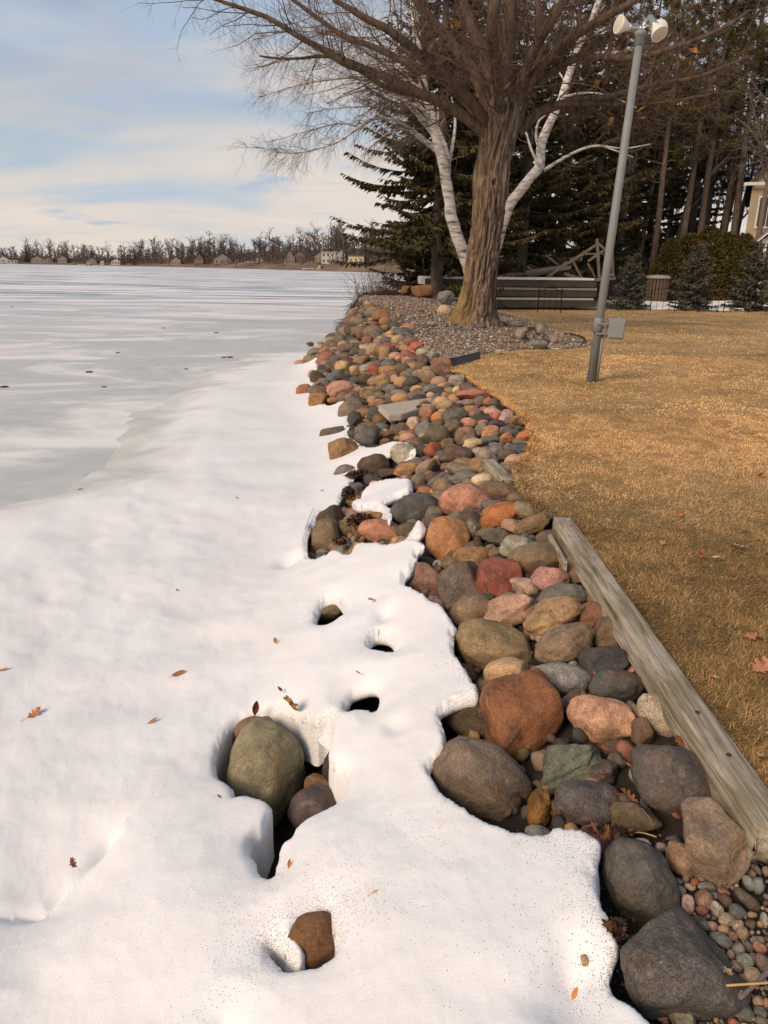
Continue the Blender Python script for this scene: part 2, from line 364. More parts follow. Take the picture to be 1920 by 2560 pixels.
bkf = pgrid('shore_slope', ys, lambda y: np.interp(y, [34, 40, 60, 160], [-1.6, -.6, 2.2, 12]), lambda y: np.interp(y, [34, 40, 60, 160], [-.6, .6, 3.8, 16]) + .02, 6,
            lambda x, y: LAKE - .05 + (np.interp(y, [34, 60, 160], [-.03, .25, 1.2]) - LAKE + .05) * sm(0, 1, (x - np.interp(y, [34, 40, 60, 160], [-1.6, -.6, 2.2, 12])) / np.interp(y, [34, 40, 60, 160], [1.0, 1.2, 1.6, 4])), LITTER)
tag(bkf, 'brown shore slope beyond the dock', kind='structure')

# gravel bed round the maple
def gravel_material():
    m, t, b, L = mat('gravel'); tc = N(t, 'ShaderNodeTexCoord')
    v = N(t, 'ShaderNodeTexVoronoi', Scale=26.0); L(tc.outputs['Object'], v.inputs['Vector'])
    h = N(t, 'ShaderNodeSeparateColor'); L(v.outputs['Color'], h.inputs[0])
    r = ramp(t, [(.0, (.09, .078, .068)), (.3, (.17, .145, .12)), (.55, (.21, .165, .13)), (.75, (.28, .21, .155)), (.95, (.36, .32, .27))]); L(h.outputs[0], r.inputs[0])
    L(r.outputs[0], b.inputs['Base Color']); b.inputs['Roughness'].default_value = .85
    bp = N(t, 'ShaderNodeBump', Strength=1.0, Distance=.03, _invert=True); L(v.outputs['Distance'], bp.inputs['Height']); L(bp.outputs[0], b.inputs['Normal'])
    return m
ys = np.linspace(12.4, 29.4, 170)
gb = pgrid('gravel_bed', ys, lambda y: XE(y) - .12, lambda y: np.maximum(XL(y), XE(y)) + .05, 70, lambda x, y: np.maximum(G(x, y) - .015 + .02*n2(x, y, 2.5, 3, 41), -9), gravel_material())
tag(gb, 'mound of mixed river gravel round the maple', kind='structure')

# ------------------------------------------------------------------ snow over the shore
def P4(x0, y0, s, pts): return [(x0 + x/s, y0 + y/s) for x, y in pts]
HOLES = {
 'A': (P4(400, 1400, 2.011, [(288,1035),(276,960),(296,872),(352,785),(450,722),(560,698),(645,698),(722,742),(778,775),(815,750),(860,735),(862,830),(846,900),(852,950),(900,972),(948,1000),(946,1060),(920,1130),(890,1180),(830,1215),(760,1250),(700,1290),(652,1340),(640,1375),(600,1382),(588,1450),(580,1530),(555,1565),(510,1540),(480,1500),(455,1430),(445,1370),(460,1330),(500,1290),(545,1240),(560,1180),(540,1140),(490,1110),(450,1100),(400,1105),(368,1115),(362,1070),(338,1045)])),
 'B': (P4(400, 1400, 2.011, [(785,280),(785,235),(810,185),(850,158),(900,148),(922,165),(922,200),(945,225),(890,250),(850,285)])),
 'D': (P4(400, 1400, 2.011, [(1048,395),(1053,360),(1078,328),(1120,314),(1168,332),(1188,370),(1192,415),(1130,405)])),
 'E': (P4(400, 1400, 2.011, [(925,695),(950,640),(1000,600),(1060,590),(1108,585),(1102,650),(1090,715),(1050,695),(1000,692),(950,708)])),
 'F': (P4(400, 1400, 2.011, [(540,1920),(545,1880),(580,1865),(620,1885),(660,1925),(685,1965),(715,1945),(725,1890),(700,1850),(690,1820),(718,1795),(735,1765),(780,1738),(820,1722),(850,1738),(872,1790),(890,1830),(897,1890),(880,1950),(820,1985),(740,1995),(680,2000),(620,1985),(560,1950)])),
 'H': [(545, 2556), (560, 2542), (585, 2540), (605, 2556), (600, 2600), (540, 2600)],
}
EDGE = [(800, 885), (790, 935), (786, 980), (815, 1016)] + [(840, 1005), (865, 997), (860, 1018), (887, 1022), (870, 1040), (878, 1066), (862, 1078), (893, 1105), (925, 1118), (960, 1108), (985, 1098), (1028, 1104), (1046, 1126), (1030, 1132), (1005, 1118), (975, 1135), (948, 1150), (900, 1160), (885, 1195), (862, 1225)] \
  + P4(740, 1160, 4.1475, [(440,400),(370,430),(250,490),(170,620),(125,700),(112,850),(130,965),(280,948),(390,855),(480,880),(535,922),(570,900),(600,800),(700,785),(860,790),(960,810),(1090,775),(1180,730),(1260,750),(1340,800),(1330,860),(1240,880),(1262,960),(1212,1000),(1210,1060),(1130,1120)]) \
  + P4(1000, 1360, 3.0, [(30,190),(20,250),(120,310),(250,400),(360,470),(420,570),(425,610),(385,640),(410,690),(375,730),(440,840),(500,910),(560,990),(600,1090)]) \
  + P4(1000, 1650, 1.803, [(360,150),(280,165),(178,202),(182,260),(230,350),(192,400),(132,450),(130,500),(160,560),(250,640),(360,700),(450,750),(540,770),(655,772),(672,732),(750,730),(850,760),(915,800),(890,860),(890,980),(910,1080),(960,1180),(1000,1260),(980,1300),(950,1380),(970,1440),(1050,1520),(1140,1590),(1175,1660),(1200,1800),(1230,2000)])
ISLE = [P4(740, 1160, 4.1475, [(575,372),(600,338),(690,340),(676,290),(700,245),(800,165),(885,160),(960,130),(1070,130),(1190,118),(1205,180),(1222,215),(1150,270),(1040,300),(955,345),(905,372),(945,405),(1032,440),(1000,490),(975,585),(930,525),(850,480),(835,425),(760,410),(640,445)]),
        P4(740, 1160, 4.1475, [(1105,705),(1178,690),(1195,640),(1240,580),(1310,555),(1345,600),(1335,640),(1310,690),(1240,722)])]
def chaikin(P, n=2, closed=True):
    P = np.asarray(P, float)
    for _ in range(n):
        Q = np.roll(P, -1, 0) if closed else None
        if closed: P = np.stack([.75*P + .25*Q, .25*P + .75*Q], 1).reshape(-1, P.shape[1])
        else:
            A, B = P[:-1], P[1:]; P = np.concatenate([P[:1], np.stack([.75*A+.25*B, .25*A+.75*B], 1).reshape(-1, P.shape[1]), P[-1:]])
    return P
def plan(px, zf=SB): return np.array([hit(a, b, zf)[:2] for a, b in px])
def seg_sd(x, y, P):                           # signed distance, positive inside
    shp = x.shape; X = np.stack([x.ravel(), y.ravel()], 1); out = np.empty(len(X)); A = P; B = np.roll(P, -1, 0); D = B - A; dd = (D*D).sum(1) + 1e-12
    for i in range(0, len(X), 20000):
        q = X[i:i+20000]; W = q[:, None] - A[None]; tt = np.clip((W*D).sum(2)/dd, 0, 1)
        dist = np.sqrt(((W - tt[..., None]*D)**2).sum(2)).min(1)
        c = ((A[None, :, 1] > q[:, None, 1]) != (B[None, :, 1] > q[:, None, 1])) & (q[:, None, 0] < D[None, :, 0]*(q[:, None, 1]-A[None, :, 1])/(D[None, :, 1] + 1e-12*(D[None, :, 1] == 0)) + A[None, :, 0])
        out[i:i+20000] = np.where(c.sum(1) % 2 == 1, dist, -dist)
    return out.reshape(shp)
edge_w = chaikin(plan(EDGE), 2, False)
far_pts = [(-2.3, 24.5), (-30, 24.5), (-30, -5), (edge_w[-1][0] + .1, -5)]
SNOW_MAIN = np.concatenate([[(-2.3, 24.5)], edge_w, [(edge_w[-1][0] + .1, -5), (-30, -5), (-30, 24.5)]])
SNOW_ISLE = [chaikin(plan(q)) for q in ISLE]
SNOW_HOLE = {k: chaikin(plan(v)) for k, v in HOLES.items()}
def near_box(x, y, P, f, r=.5):
    out = np.full(x.shape, -9.0)
    k = (x > P[:, 0].min()-r) & (x < P[:, 0].max()+r) & (y > P[:, 1].min()-r) & (y < P[:, 1].max()+r)
    if k.any(): out[k] = f(x[k], y[k], P)
    return out
_ey = np.linspace(-1, 26, 541); _ex = np.array([edge_w[np.abs(edge_w[:, 1] - q) < .6, 0].min() if (np.abs(edge_w[:, 1] - q) < .6).any() else -99 for q in _ey])
_ex = np.where(_ex < -50, np.interp(_ey, _ey[_ex > -50], _ex[_ex > -50]), _ex)
def ice_line(x, y):                            # where the shore snow runs out over the ice
    return np.minimum(x + 4.3 + .8*n2(x, y, .35, 4, 81) + .25*n2(x, y, 1.6, 2, 82), 22.5 + 1.5*n2(x, y, .3, 3, 83) - y)
def snow_sd(x, y):
    m_ = np.full(x.shape, .6); k = x > np.interp(y, _ey, _ex) - .6
    if k.any(): m_[k] = np.minimum(seg_sd(x[k], y[k], SNOW_MAIN), .6)
    for q in SNOW_ISLE: m_ = np.maximum(m_, near_box(x, y, q, seg_sd))
    h = np.full(x.shape, 9.0)
    for q in SNOW_HOLE.values(): h = np.minimum(h, -near_box(x, y, q, seg_sd))
    n = (.009*n2(x, y, 15, 3, 51) + .0045*n2(x, y, 55, 2, 52))
    return np.minimum(m_, h) + n, h
def snow_material():
    m, t, b, L = mat('snow'); tc = N(t, 'ShaderNodeTexCoord')
    b.inputs['Base Color'].default_value = (.87, .855, .84, 1); b.inputs['Roughness'].default_value = .75; b.inputs['Specular IOR Level'].default_value = .25
    b.inputs['Subsurface Weight'].default_value = .35; b.inputs['Subsurface Radius'].default_value = (.03, .035, .04); b.inputs['Subsurface Scale'].default_value = .6
    at = N(t, 'ShaderNodeAttribute', _attribute_name='dirt')
    # dirt specks, thick along the melting rims, sparse elsewhere
    def specks(sc, thr):
        v = N(t, 'ShaderNodeTexVoronoi', Scale=sc, _feature='F1'); L(tc.outputs['Object'], v.inputs['Vector'])
        sc_ = N(t, 'ShaderNodeSeparateColor'); L(v.outputs['Color'], sc_.inputs[0])
        lt = N(t, 'ShaderNodeMath', _operation='LESS_THAN'); L(v.outputs['Distance'], lt.inputs[0]); lt.inputs[1].default_value = thr
        pr = N(t, 'ShaderNodeMath', _operation='LESS_THAN'); L(sc_.outputs[0], pr.inputs[0]); L(at.outputs['Fac'], pr.inputs[1])
        mu = N(t, 'ShaderNodeMath', _operation='MULTIPLY'); L(lt.outputs[0], mu.inputs[0]); L(pr.outputs[0], mu.inputs[1]); return mu.outputs[0]
    a, c = specks(250.0, .36), specks(120.0, .20)
    ad = N(t, 'ShaderNodeMath', _operation='MAXIMUM'); L(a, ad.inputs[0]); L(c, ad.inputs[1])
    # a faint brownish tint of dust where the snow is oldest
    ns = N(t, 'ShaderNodeTexNoise', Scale=1.3, Detail=5.0, Roughness=.6); L(tc.outputs['Object'], ns.inputs['Vector'])
    r = ramp(t, [(.35, (.84, .835, .83)), (.70, (.81, .785, .76))]); L(ns.outputs['Fac'], r.inputs[0])
    mx = N(t, 'ShaderNodeMix', _data_type='RGBA'); L(ad.outputs[0], mx.inputs[0]); L(r.outputs[0], mx.inputs[6]); mx.inputs[7].default_value = (.16, .11, .08, 1)
    th = N(t, 'ShaderNodeAttribute', _attribute_name='thin')     # thin slush over ice
    mz = N(t, 'ShaderNodeMix', _data_type='RGBA'); L(th.outputs['Fac'], mz.inputs[0]); L(mx.outputs[2], mz.inputs[6]); mz.inputs[7].default_value = (.53, .52, .48, 1)
    L(mz.outputs[2], b.inputs['Base Color'])
    n1 = N(t, 'ShaderNodeTexNoise', Scale=190.0, Detail=3.0, Roughness=.6); L(tc.outputs['Object'], n1.inputs['Vector'])
    n3 = N(t, 'ShaderNodeTexNoise', Scale=18.0, Detail=5.0, Roughness=.6); L(tc.outputs['Object'], n3.inputs['Vector'])
    b1 = N(t, 'ShaderNodeBump', Strength=.4, Distance=.005); L(n1.outputs['Fac'], b1.inputs['Height'])
    b2 = N(t, 'ShaderNodeBump', Strength=.13, Distance=.03); L(n3.outputs['Fac'], b2.inputs['Height']); L(b1.outputs[0], b2.inputs['Normal']); L(b2.outputs[0], b.inputs['Normal'])
    return m
SNOWM = snow_material()
def build_snow():
    ys = np.geomspace(.30, 24.0, 640); nx = 360
    s = np.linspace(0, 1, nx)[None]
    xl = np.maximum(-(.60*ys + .55), -6.0)[:, None]; xr = np.minimum(XE0(ys) + .02, np.interp(ys, [0, 1.2, 2, 4, 6, 9, 30], [.95, .95, .9, .6, .4, .5, .3]))[:, None]
    X = xl*(1-s) + xr*s; Y = np.repeat(ys[:, None], nx, 1)
    sd, hd0 = snow_sd(X, Y)
    cell = np.maximum((xr - xl)/(nx-1), np.gradient(ys)[:, None]) * .62 + 0*X
    near = np.abs(sd) < cell
    x, y = X[near].copy(), Y[near].copy(); e = .004
    for _ in range(3):
        f = snow_sd(x, y)[0]; fx = (snow_sd(x+e, y)[0]-snow_sd(x-e, y)[0])/(2*e); fy = (snow_sd(x, y+e)[0]-snow_sd(x, y-e)[0])/(2*e)
        g = np.maximum(fx*fx + fy*fy, .3); st = np.clip(f/g, -.05, .05); x -= st*fx; y -= st*fy
    X[near] = x; Y[near] = y
    hd = hd0; sd2 = np.where(near, 0, sd)
    d = np.maximum(sd2, 0); r = .042 + .022*n2(X, Y, 7, 2, 61)
    q = np.clip(1 - d/r, 0, 1); lip = (.036 + .02*n2(X, Y, 6, 2, 62)) * (1 - np.sqrt(1 - q*q*.995))
    bowl = .05*np.exp(-np.maximum(hd, 0)/.11)
    Z = SB(X, Y) - lip*(1 - .5*sm(6, 10, Y)) - bowl
    # melt dents and small hollows
    for (px, py, rr, dp) in [(963, 1522, .07, .05), (1190, 1960, .0, 0), (1437, 2485, .10, .07), (1450, 2395, .06, .05), (985, 1805, .05, .03), (175, 2180, .20, .06), (60, 2240, .22, .05),
                             (300, 1490, .05, .012), (120, 1490, .08, .015), (455, 1300, .06, .012), (370, 1340, .06, .01), (230, 1360, .09, .015), (720, 1400, .10, .06), (560, 1990, .2, .03), (800, 2080, .15, -.03), (420, 2300, .3, -.05), (700, 1650, .2, .02), (1000, 2300, .4, -.03)]:
        if rr <= 0: continue
        c = hit(px, py, SB); dd = np.hypot(X - c[0], (Y - c[1])*.8); Z -= dp*np.exp(-(dd/rr)**2)
    # melt groove at the left and the soft step of an older drift edge
    def line_d(px):
        Q = np.array([hit(a, b, SB)[:2] for a, b in px]); Q = chaikin(Q, 2, False); best = np.full(X.shape, 9.0); side = np.zeros(X.shape); k_ = (Y < 4.5)
        xx, yy = X[k_], Y[k_]; bb = np.full(xx.shape, 9.0); ss = np.zeros(xx.shape)
        for A_, B_ in zip(Q[:-1], Q[1:]):
            D_ = B_ - A_; t_ = np.clip(((xx-A_[0])*D_[0] + (yy-A_[1])*D_[1])/(D_ @ D_), 0, 1); dd = np.hypot(xx-A_[0]-t_*D_[0], yy-A_[1]-t_*D_[1]); c_ = (xx-A_[0])*D_[1] - (yy-A_[1])*D_[0]
            u_ = dd < bb; bb = np.where(u_, dd, bb); ss = np.where(u_, np.sign(c_), ss)
        best[k_] = bb; side[k_] = ss; return best, side
    dg, sg = line_d([(-60, 2262), (40, 2248), (110, 2236), (150, 2190), (185, 2168), (235, 2112), (270, 2080)]); wv_ = .55 + .6*n2(X, Y, 3.5, 2, 66)
    Z -= np.clip(wv_, 0, 1.2)*(.055*np.exp(-(dg/.035)**2) + np.where(sg < 0, .030, 0)*np.exp(-(dg/.12)**2))
    Z += (.0012*n2(X + .3*Y, Y - .4*X, 33, 3, 67) + .0035*n2(X + .35*Y, Y - .3*X, 6.1, 3, 68))*(1 - sm(3, 8, Y))*np.clip(d/.05, 0, 1)
    Z -= .035*(1 - sm(.0, .6, ice_line(X, Y)))
    keep = (sd > 0) | near
    K = keep[:-1, :-1] & keep[1:, :-1] & keep[:-1, 1:] & keep[1:, 1:]
    allb = near[:-1, :-1] & near[1:, :-1] & near[:-1, 1:] & near[1:, 1:]
    k4 = np.nonzero(allb); mid = snow_sd(.25*(X[:-1, :-1]+X[1:, :-1]+X[:-1, 1:]+X[1:, 1:])[k4], .25*(Y[:-1, :-1]+Y[1:, :-1]+Y[:-1, 1:]+Y[1:, 1:])[k4])[0]
    K[k4[0][mid < -.005], k4[1][mid < -.005]] = False
    il = ice_line(X, Y); ki = il > -.02; K &= ki[:-1, :-1] & ki[1:, :-1] & ki[:-1, 1:] & ki[1:, 1:]
    thin = np.clip(1 - sm(.0, 1.5, il + .5*n2(X, Y, 2.2, 3, 84)), 0, 1).ravel()
    rr, cc = np.nonzero(K); a = rr*nx + cc
    F = np.stack([a, a+1, a+nx+1, a+nx], 1)
    V = np.stack([X, Y, Z], -1).reshape(-1, 3); nearf = near.ravel(); rim = (near | (sd < .25)).ravel() & (il.ravel() > .35)
    dirt = np.clip(.003 + (.5*np.exp(-np.maximum(d, 0)/.03) + .26*np.exp(-np.maximum(d, 0)/.10))*np.clip(.1 + 1.5*n2(X, Y, 2.6, 3, 71), 0, 1) + .05*np.clip(n2(X, Y, 1.9, 3, 72) - .25, 0, 1), 0, 1)*(1-.8*sm(5, 9, Y))
    dirt = dirt.ravel()
    used = np.unique(F); mp = -np.ones(len(V), int); mp[used] = np.arange(len(used)); F = mp[F]; V = V[used]; nearf = nearf[used]; rim = rim[used]; dirt = dirt[used]; thin = thin[used]
    # walls under the rims: extrude the open edge down and back under the crust
    E = np.concatenate([F[:, [0, 1]], F[:, [1, 2]], F[:, [2, 3]], F[:, [3, 0]]]); Es = np.sort(E, 1); key = Es[:, 0]*len(V) + Es[:, 1]
    u, inv, cnt = np.unique(key, return_inverse=True, return_counts=True); B = E[cnt[inv] == 1]
    B = B[rim[B[:, 0]] & rim[B[:, 1]]]
    nrm = np.zeros((len(V), 2)); tv = V[B[:, 1], :2] - V[B[:, 0], :2]; nn = np.stack([-tv[:, 1], tv[:, 0]], 1)
    np.add.at(nrm, B[:, 0], nn); np.add.at(nrm, B[:, 1], nn)
    for _ in range(10):
        nrm /= np.maximum(np.hypot(nrm[:, 0], nrm[:, 1]), 1e-9)[:, None]; acc = nrm.copy(); np.add.at(acc, B[:, 0], nrm[B[:, 1]]); np.add.at(acc, B[:, 1], nrm[B[:, 0]]); nrm = acc
    nrm /= np.maximum(np.hypot(nrm[:, 0], nrm[:, 1]), 1e-9)[:, None]
    for _ in range(4):                          # even out the rim
        acc = V.copy(); ct = np.ones(len(V)); np.add.at(acc, B[:, 0], V[B[:, 1]]); np.add.at(acc, B[:, 1], V[B[:, 0]]); np.add.at(ct, B[:, 0], 1); np.add.at(ct, B[:, 1], 1)
        bvv = np.unique(B); V[bvv] = acc[bvv]/ct[bvv][:, None]
    bv = np.unique(B); Vs = [V]; prev = {}; idx = np.arange(len(V)); Fs = [F]; Ds = [dirt]
    base = len(V); last = idx.copy()
    sc = 1 - .6*sm(6, 12, V[bv, 1]); da_ = near_box(V[bv, 0], V[bv, 1], SNOW_HOLE['A'], seg_sd); df_ = near_box(V[bv, 0], V[bv, 1], SNOW_HOLE['F'], seg_sd); deep = np.where(np.maximum(da_, df_) > -.08, 1.9, 1.0)
    for off, dz in ((-.004, .012), (-.003, .03), (.012, .05), (.06, .072), (.14, .12)):
        nv = V[bv].copy(); nv[:, :2] += nrm[bv]*off*(sc*np.where(deep > 1, 0.0, 1))[:, None]; nv[:, 2] -= dz*sc*deep; nv[:, :2] += .003*vnoise(nv*14, 3)[:, None]
        cur = last.copy(); cur[bv] = base + np.arange(len(bv)); base += len(bv)
        Fs.append(np.stack([last[B[:, 1]], last[B[:, 0]], cur[B[:, 0]], cur[B[:, 1]]], 1)); Vs.append(nv); Ds.append(dirt[bv]*.6); last = cur
    o = mesh('snow_cover', np.concatenate(Vs), np.concatenate(Fs), SNOWM, smooth=True)
    at = o.data.attributes.new('dirt', 'FLOAT', 'POINT'); at.data.foreach_set('value', np.concatenate(Ds).astype(np.float32))
    thn = np.concatenate([thin, np.zeros(len(o.data.vertices) - len(thin))])
    at = o.data.attributes.new('thin', 'FLOAT', 'POINT'); at.data.foreach_set('value', thn.astype(np.float32))
    tag(o, 'melting snow sheet with hollows over the shoreline stones', kind='structure')
build_snow()
# ------------------------------------------------------------------ stones
def rock_material():
    m, t, b, L = mat('stone'); tc = N(t, 'ShaderNodeTexCoord'); oi = N(t, 'ShaderNodeObjectInfo')
    off = N(t, 'ShaderNodeVectorMath', _operation='SCALE'); off.inputs['Scale'].default_value = 37.0
    cb = N(t, 'ShaderNodeCombineXYZ'); L(oi.outputs['Random'], cb.inputs[0]); L(oi.outputs['Random'], cb.inputs[1]); L(cb.outputs[0], off.inputs[0])
    vec = N(t, 'ShaderNodeVectorMath', _operation='ADD'); L(tc.outputs['Object'], vec.inputs[0]); L(off.outputs[0], vec.inputs[1])
    def noise(sc, det, rough, dist=0.):
        n = N(t, 'ShaderNodeTexNoise', Scale=sc, Detail=det, Roughness=rough, Distortion=dist); L(vec.outputs[0], n.inputs['Vector']); return n.outputs['Fac']
    def rng(v, a, bb, c, d):
        q = N(t, 'ShaderNodeMapRange'); q.inputs['From Min'].default_value = a; q.inputs['From Max'].default_value = bb
        q.inputs['To Min'].default_value = c; q.inputs['To Max'].default_value = d; L(v, q.inputs['Value']); return q.outputs[0]
    def mul(a, f, typ='MULTIPLY', fac=1.0):
        q = N(t, 'ShaderNodeMix', _data_type='RGBA', _blend_type=typ)
        if isinstance(fac, float): q.inputs[0].default_value = fac
        else: L(fac, q.inputs[0])
        L(a, q.inputs[6])
        if isinstance(f, tuple): q.inputs[7].default_value = (*f, 1)
        else: L(f, q.inputs[7])
        return q.outputs[2]
    mott = rng(noise(9, 8, .72, .4), .3, .7, .48, 1.42)
    col = mul(oi.outputs['Color'], mott)
    # rusty and dark stains of their own
    col = mul(col, (.20, .095, .035), 'MIX', rng(noise(6.5, 5, .6, .5), .57, .74, 0, .55))
    col = mul(col, (.040, .034, .030), 'MIX', rng(noise(12, 6, .65, .8), .59, .72, 0, .72))
    col = mul(col, (.42, .37, .31), 'MIX', rng(noise(17, 7, .7, .6), .58, .76, 0, .48))
    crk = N(t, 'ShaderNodeTexVoronoi', Scale=5.5, _feature='DISTANCE_TO_EDGE'); dv_ = N(t, 'ShaderNodeVectorMath', _operation='MULTIPLY_ADD'); nq = N(t, 'ShaderNodeTexNoise', Scale=7.0, Detail=5.0); L(vec.outputs[0], nq.inputs['Vector']); L(nq.outputs['Color'], dv_.inputs[0]); dv_.inputs[1].default_value = (.22, .22, .22); L(vec.outputs[0], dv_.inputs[2]); L(dv_.outputs[0], crk.inputs['Vector'])
    crack = rng(crk.outputs['Distance'], .0, .016, 1, 0); gate = rng(noise(4, 3, .5), .50, .60, 0, .55); cg = N(t, 'ShaderNodeMath', _operation='MULTIPLY'); L(crack, cg.inputs[0]); L(gate, cg.inputs[1])
    col = mul(col, (.030, .024, .020), 'MIX', cg.outputs[0])
    # crystals
    al = oi.outputs['Alpha']
    sp = noise(260, 2, .6); sp2 = noise(95, 4, .75)
    g = rng(sp, .36, .64, -1, 1); 
    ms = N(t, 'ShaderNodeMath', _operation='MULTIPLY'); L(g, ms.inputs[0]); L(al, ms.inputs[1])
    ma = N(t, 'ShaderNodeMath', _operation='MULTIPLY_ADD'); L(ms.outputs[0], ma.inputs[0]); ma.inputs[1].default_value = .75; ma.inputs[2].default_value = 1.0
    col = mul(col, ma.outputs[0])
    col = mul(col, rng(sp2, .3, .7, .66, 1.34))
    L(col, b.inputs['Base Color'])
    b.inputs['Roughness'].default_value = .78; b.inputs['Specular IOR Level'].default_value = .35
    b1 = N(t, 'ShaderNodeBump', Strength=.7, Distance=.007); L(sp2, b1.inputs['Height'])
    b2 = N(t, 'ShaderNodeBump', Strength=.55, Distance=.03); L(noise(20, 6, .66), b2.inputs['Height']); L(b1.outputs[0], b2.inputs['Normal']); L(b2.outputs[0], b.inputs['Normal'])
    return m
STONE = rock_material()
def ico(sub):
    bm = bmesh.new(); bmesh.ops.create_icosphere(bm, subdivisions=sub, radius=1.0)
    V = np.array([v.co[:] for v in bm.verts]); F = np.array([[v.index for v in f.verts] for f in bm.faces]); bm.free(); return V, F
ICO = {k: ico(k) for k in (1, 2, 3, 4, 5)}
def rock_shape(kind, sub, seed, rough=1.0):
    rg = np.random.default_rng(seed); D, F = ICO[sub]
    p = {'e': 2.15, 'b': 3.0, 'a': 2.4, 'f': 2.6, 'r': 2.4}[kind]
    # the power-shape in a randomly turned frame
    A = rg.normal(size=(3, 3)); Q, _ = np.linalg.qr(A)
    d2 = D @ Q if kind in 'e' else D
    r = 1 / (np.abs(d2)**p).sum(1)**(1/p)
    V = D * r[:, None]
    cuts = {'e': 4, 'b': 6, 'a': 10, 'f': 7, 'r': 8}[kind]
    for _ in range(cuts):
        n = rg.normal(size=3); n /= np.linalg.norm(n); o = rg.uniform(.62, .88) if kind != 'e' else rg.uniform(.76, .95)
        h = V @ n; ex = h - o; s = .05 if kind in 'af' else .12
        q = np.where(ex > -s, np.minimum((ex + s)**2/(4*s), 1e9), 0); q = np.where(ex > s, ex, q)
        V = V - n[None] * q[:, None] * .92
    V = V * (1 + rough*(.11*fbm(V*1.1 + seed % 97, 2, seed % 50)[:, None] + .05*fbm(V*2.9 + seed % 31, 4, seed % 71)[:, None]))
    if kind == 'r':                             # layered
        V = V * (1 + .035*np.sin(V[:, 1:2]*17 + 3*fbm(V*2, 2, 5)[:, None]))
    mn, mx = V.min(0), V.max(0); return (V - (mn+mx)/2) / ((mx-mn)/2), F
def mute(c, k=.80):
    g = .36*c[0] + .44*c[1] + .2*c[2]; t_ = (g*1.04, g*.99, g*.93)
    return tuple(t_[i] + (c[i]-t_[i])*k for i in range(3))
CWORDS = [('charcoal', (70, 66, 62)), ('dark grey', (90, 85, 80)), ('grey', (118, 112, 106)), ('pale grey', (150, 142, 130)), ('blue-grey', (98, 106, 110)), ('grey-green', (105, 106, 88)),
          ('brown', (118, 88, 64)), ('dark brown', (85, 65, 50)), ('olive brown', (125, 102, 68)), ('tan', (172, 132, 85)), ('cream', (205, 180, 140)), ('pink', (195, 140, 115)), ('mauve brown', (138, 104, 92)),
          ('orange-brown', (168, 105, 58)), ('rust', (150, 82, 44)), ('brick red', (172, 80, 58)), ('reddish pink', (185, 112, 85))]
def cword(c): return min(CWORDS, key=lambda q: sum((a-b)**2 for a, b in zip(q[1], c)))[0]
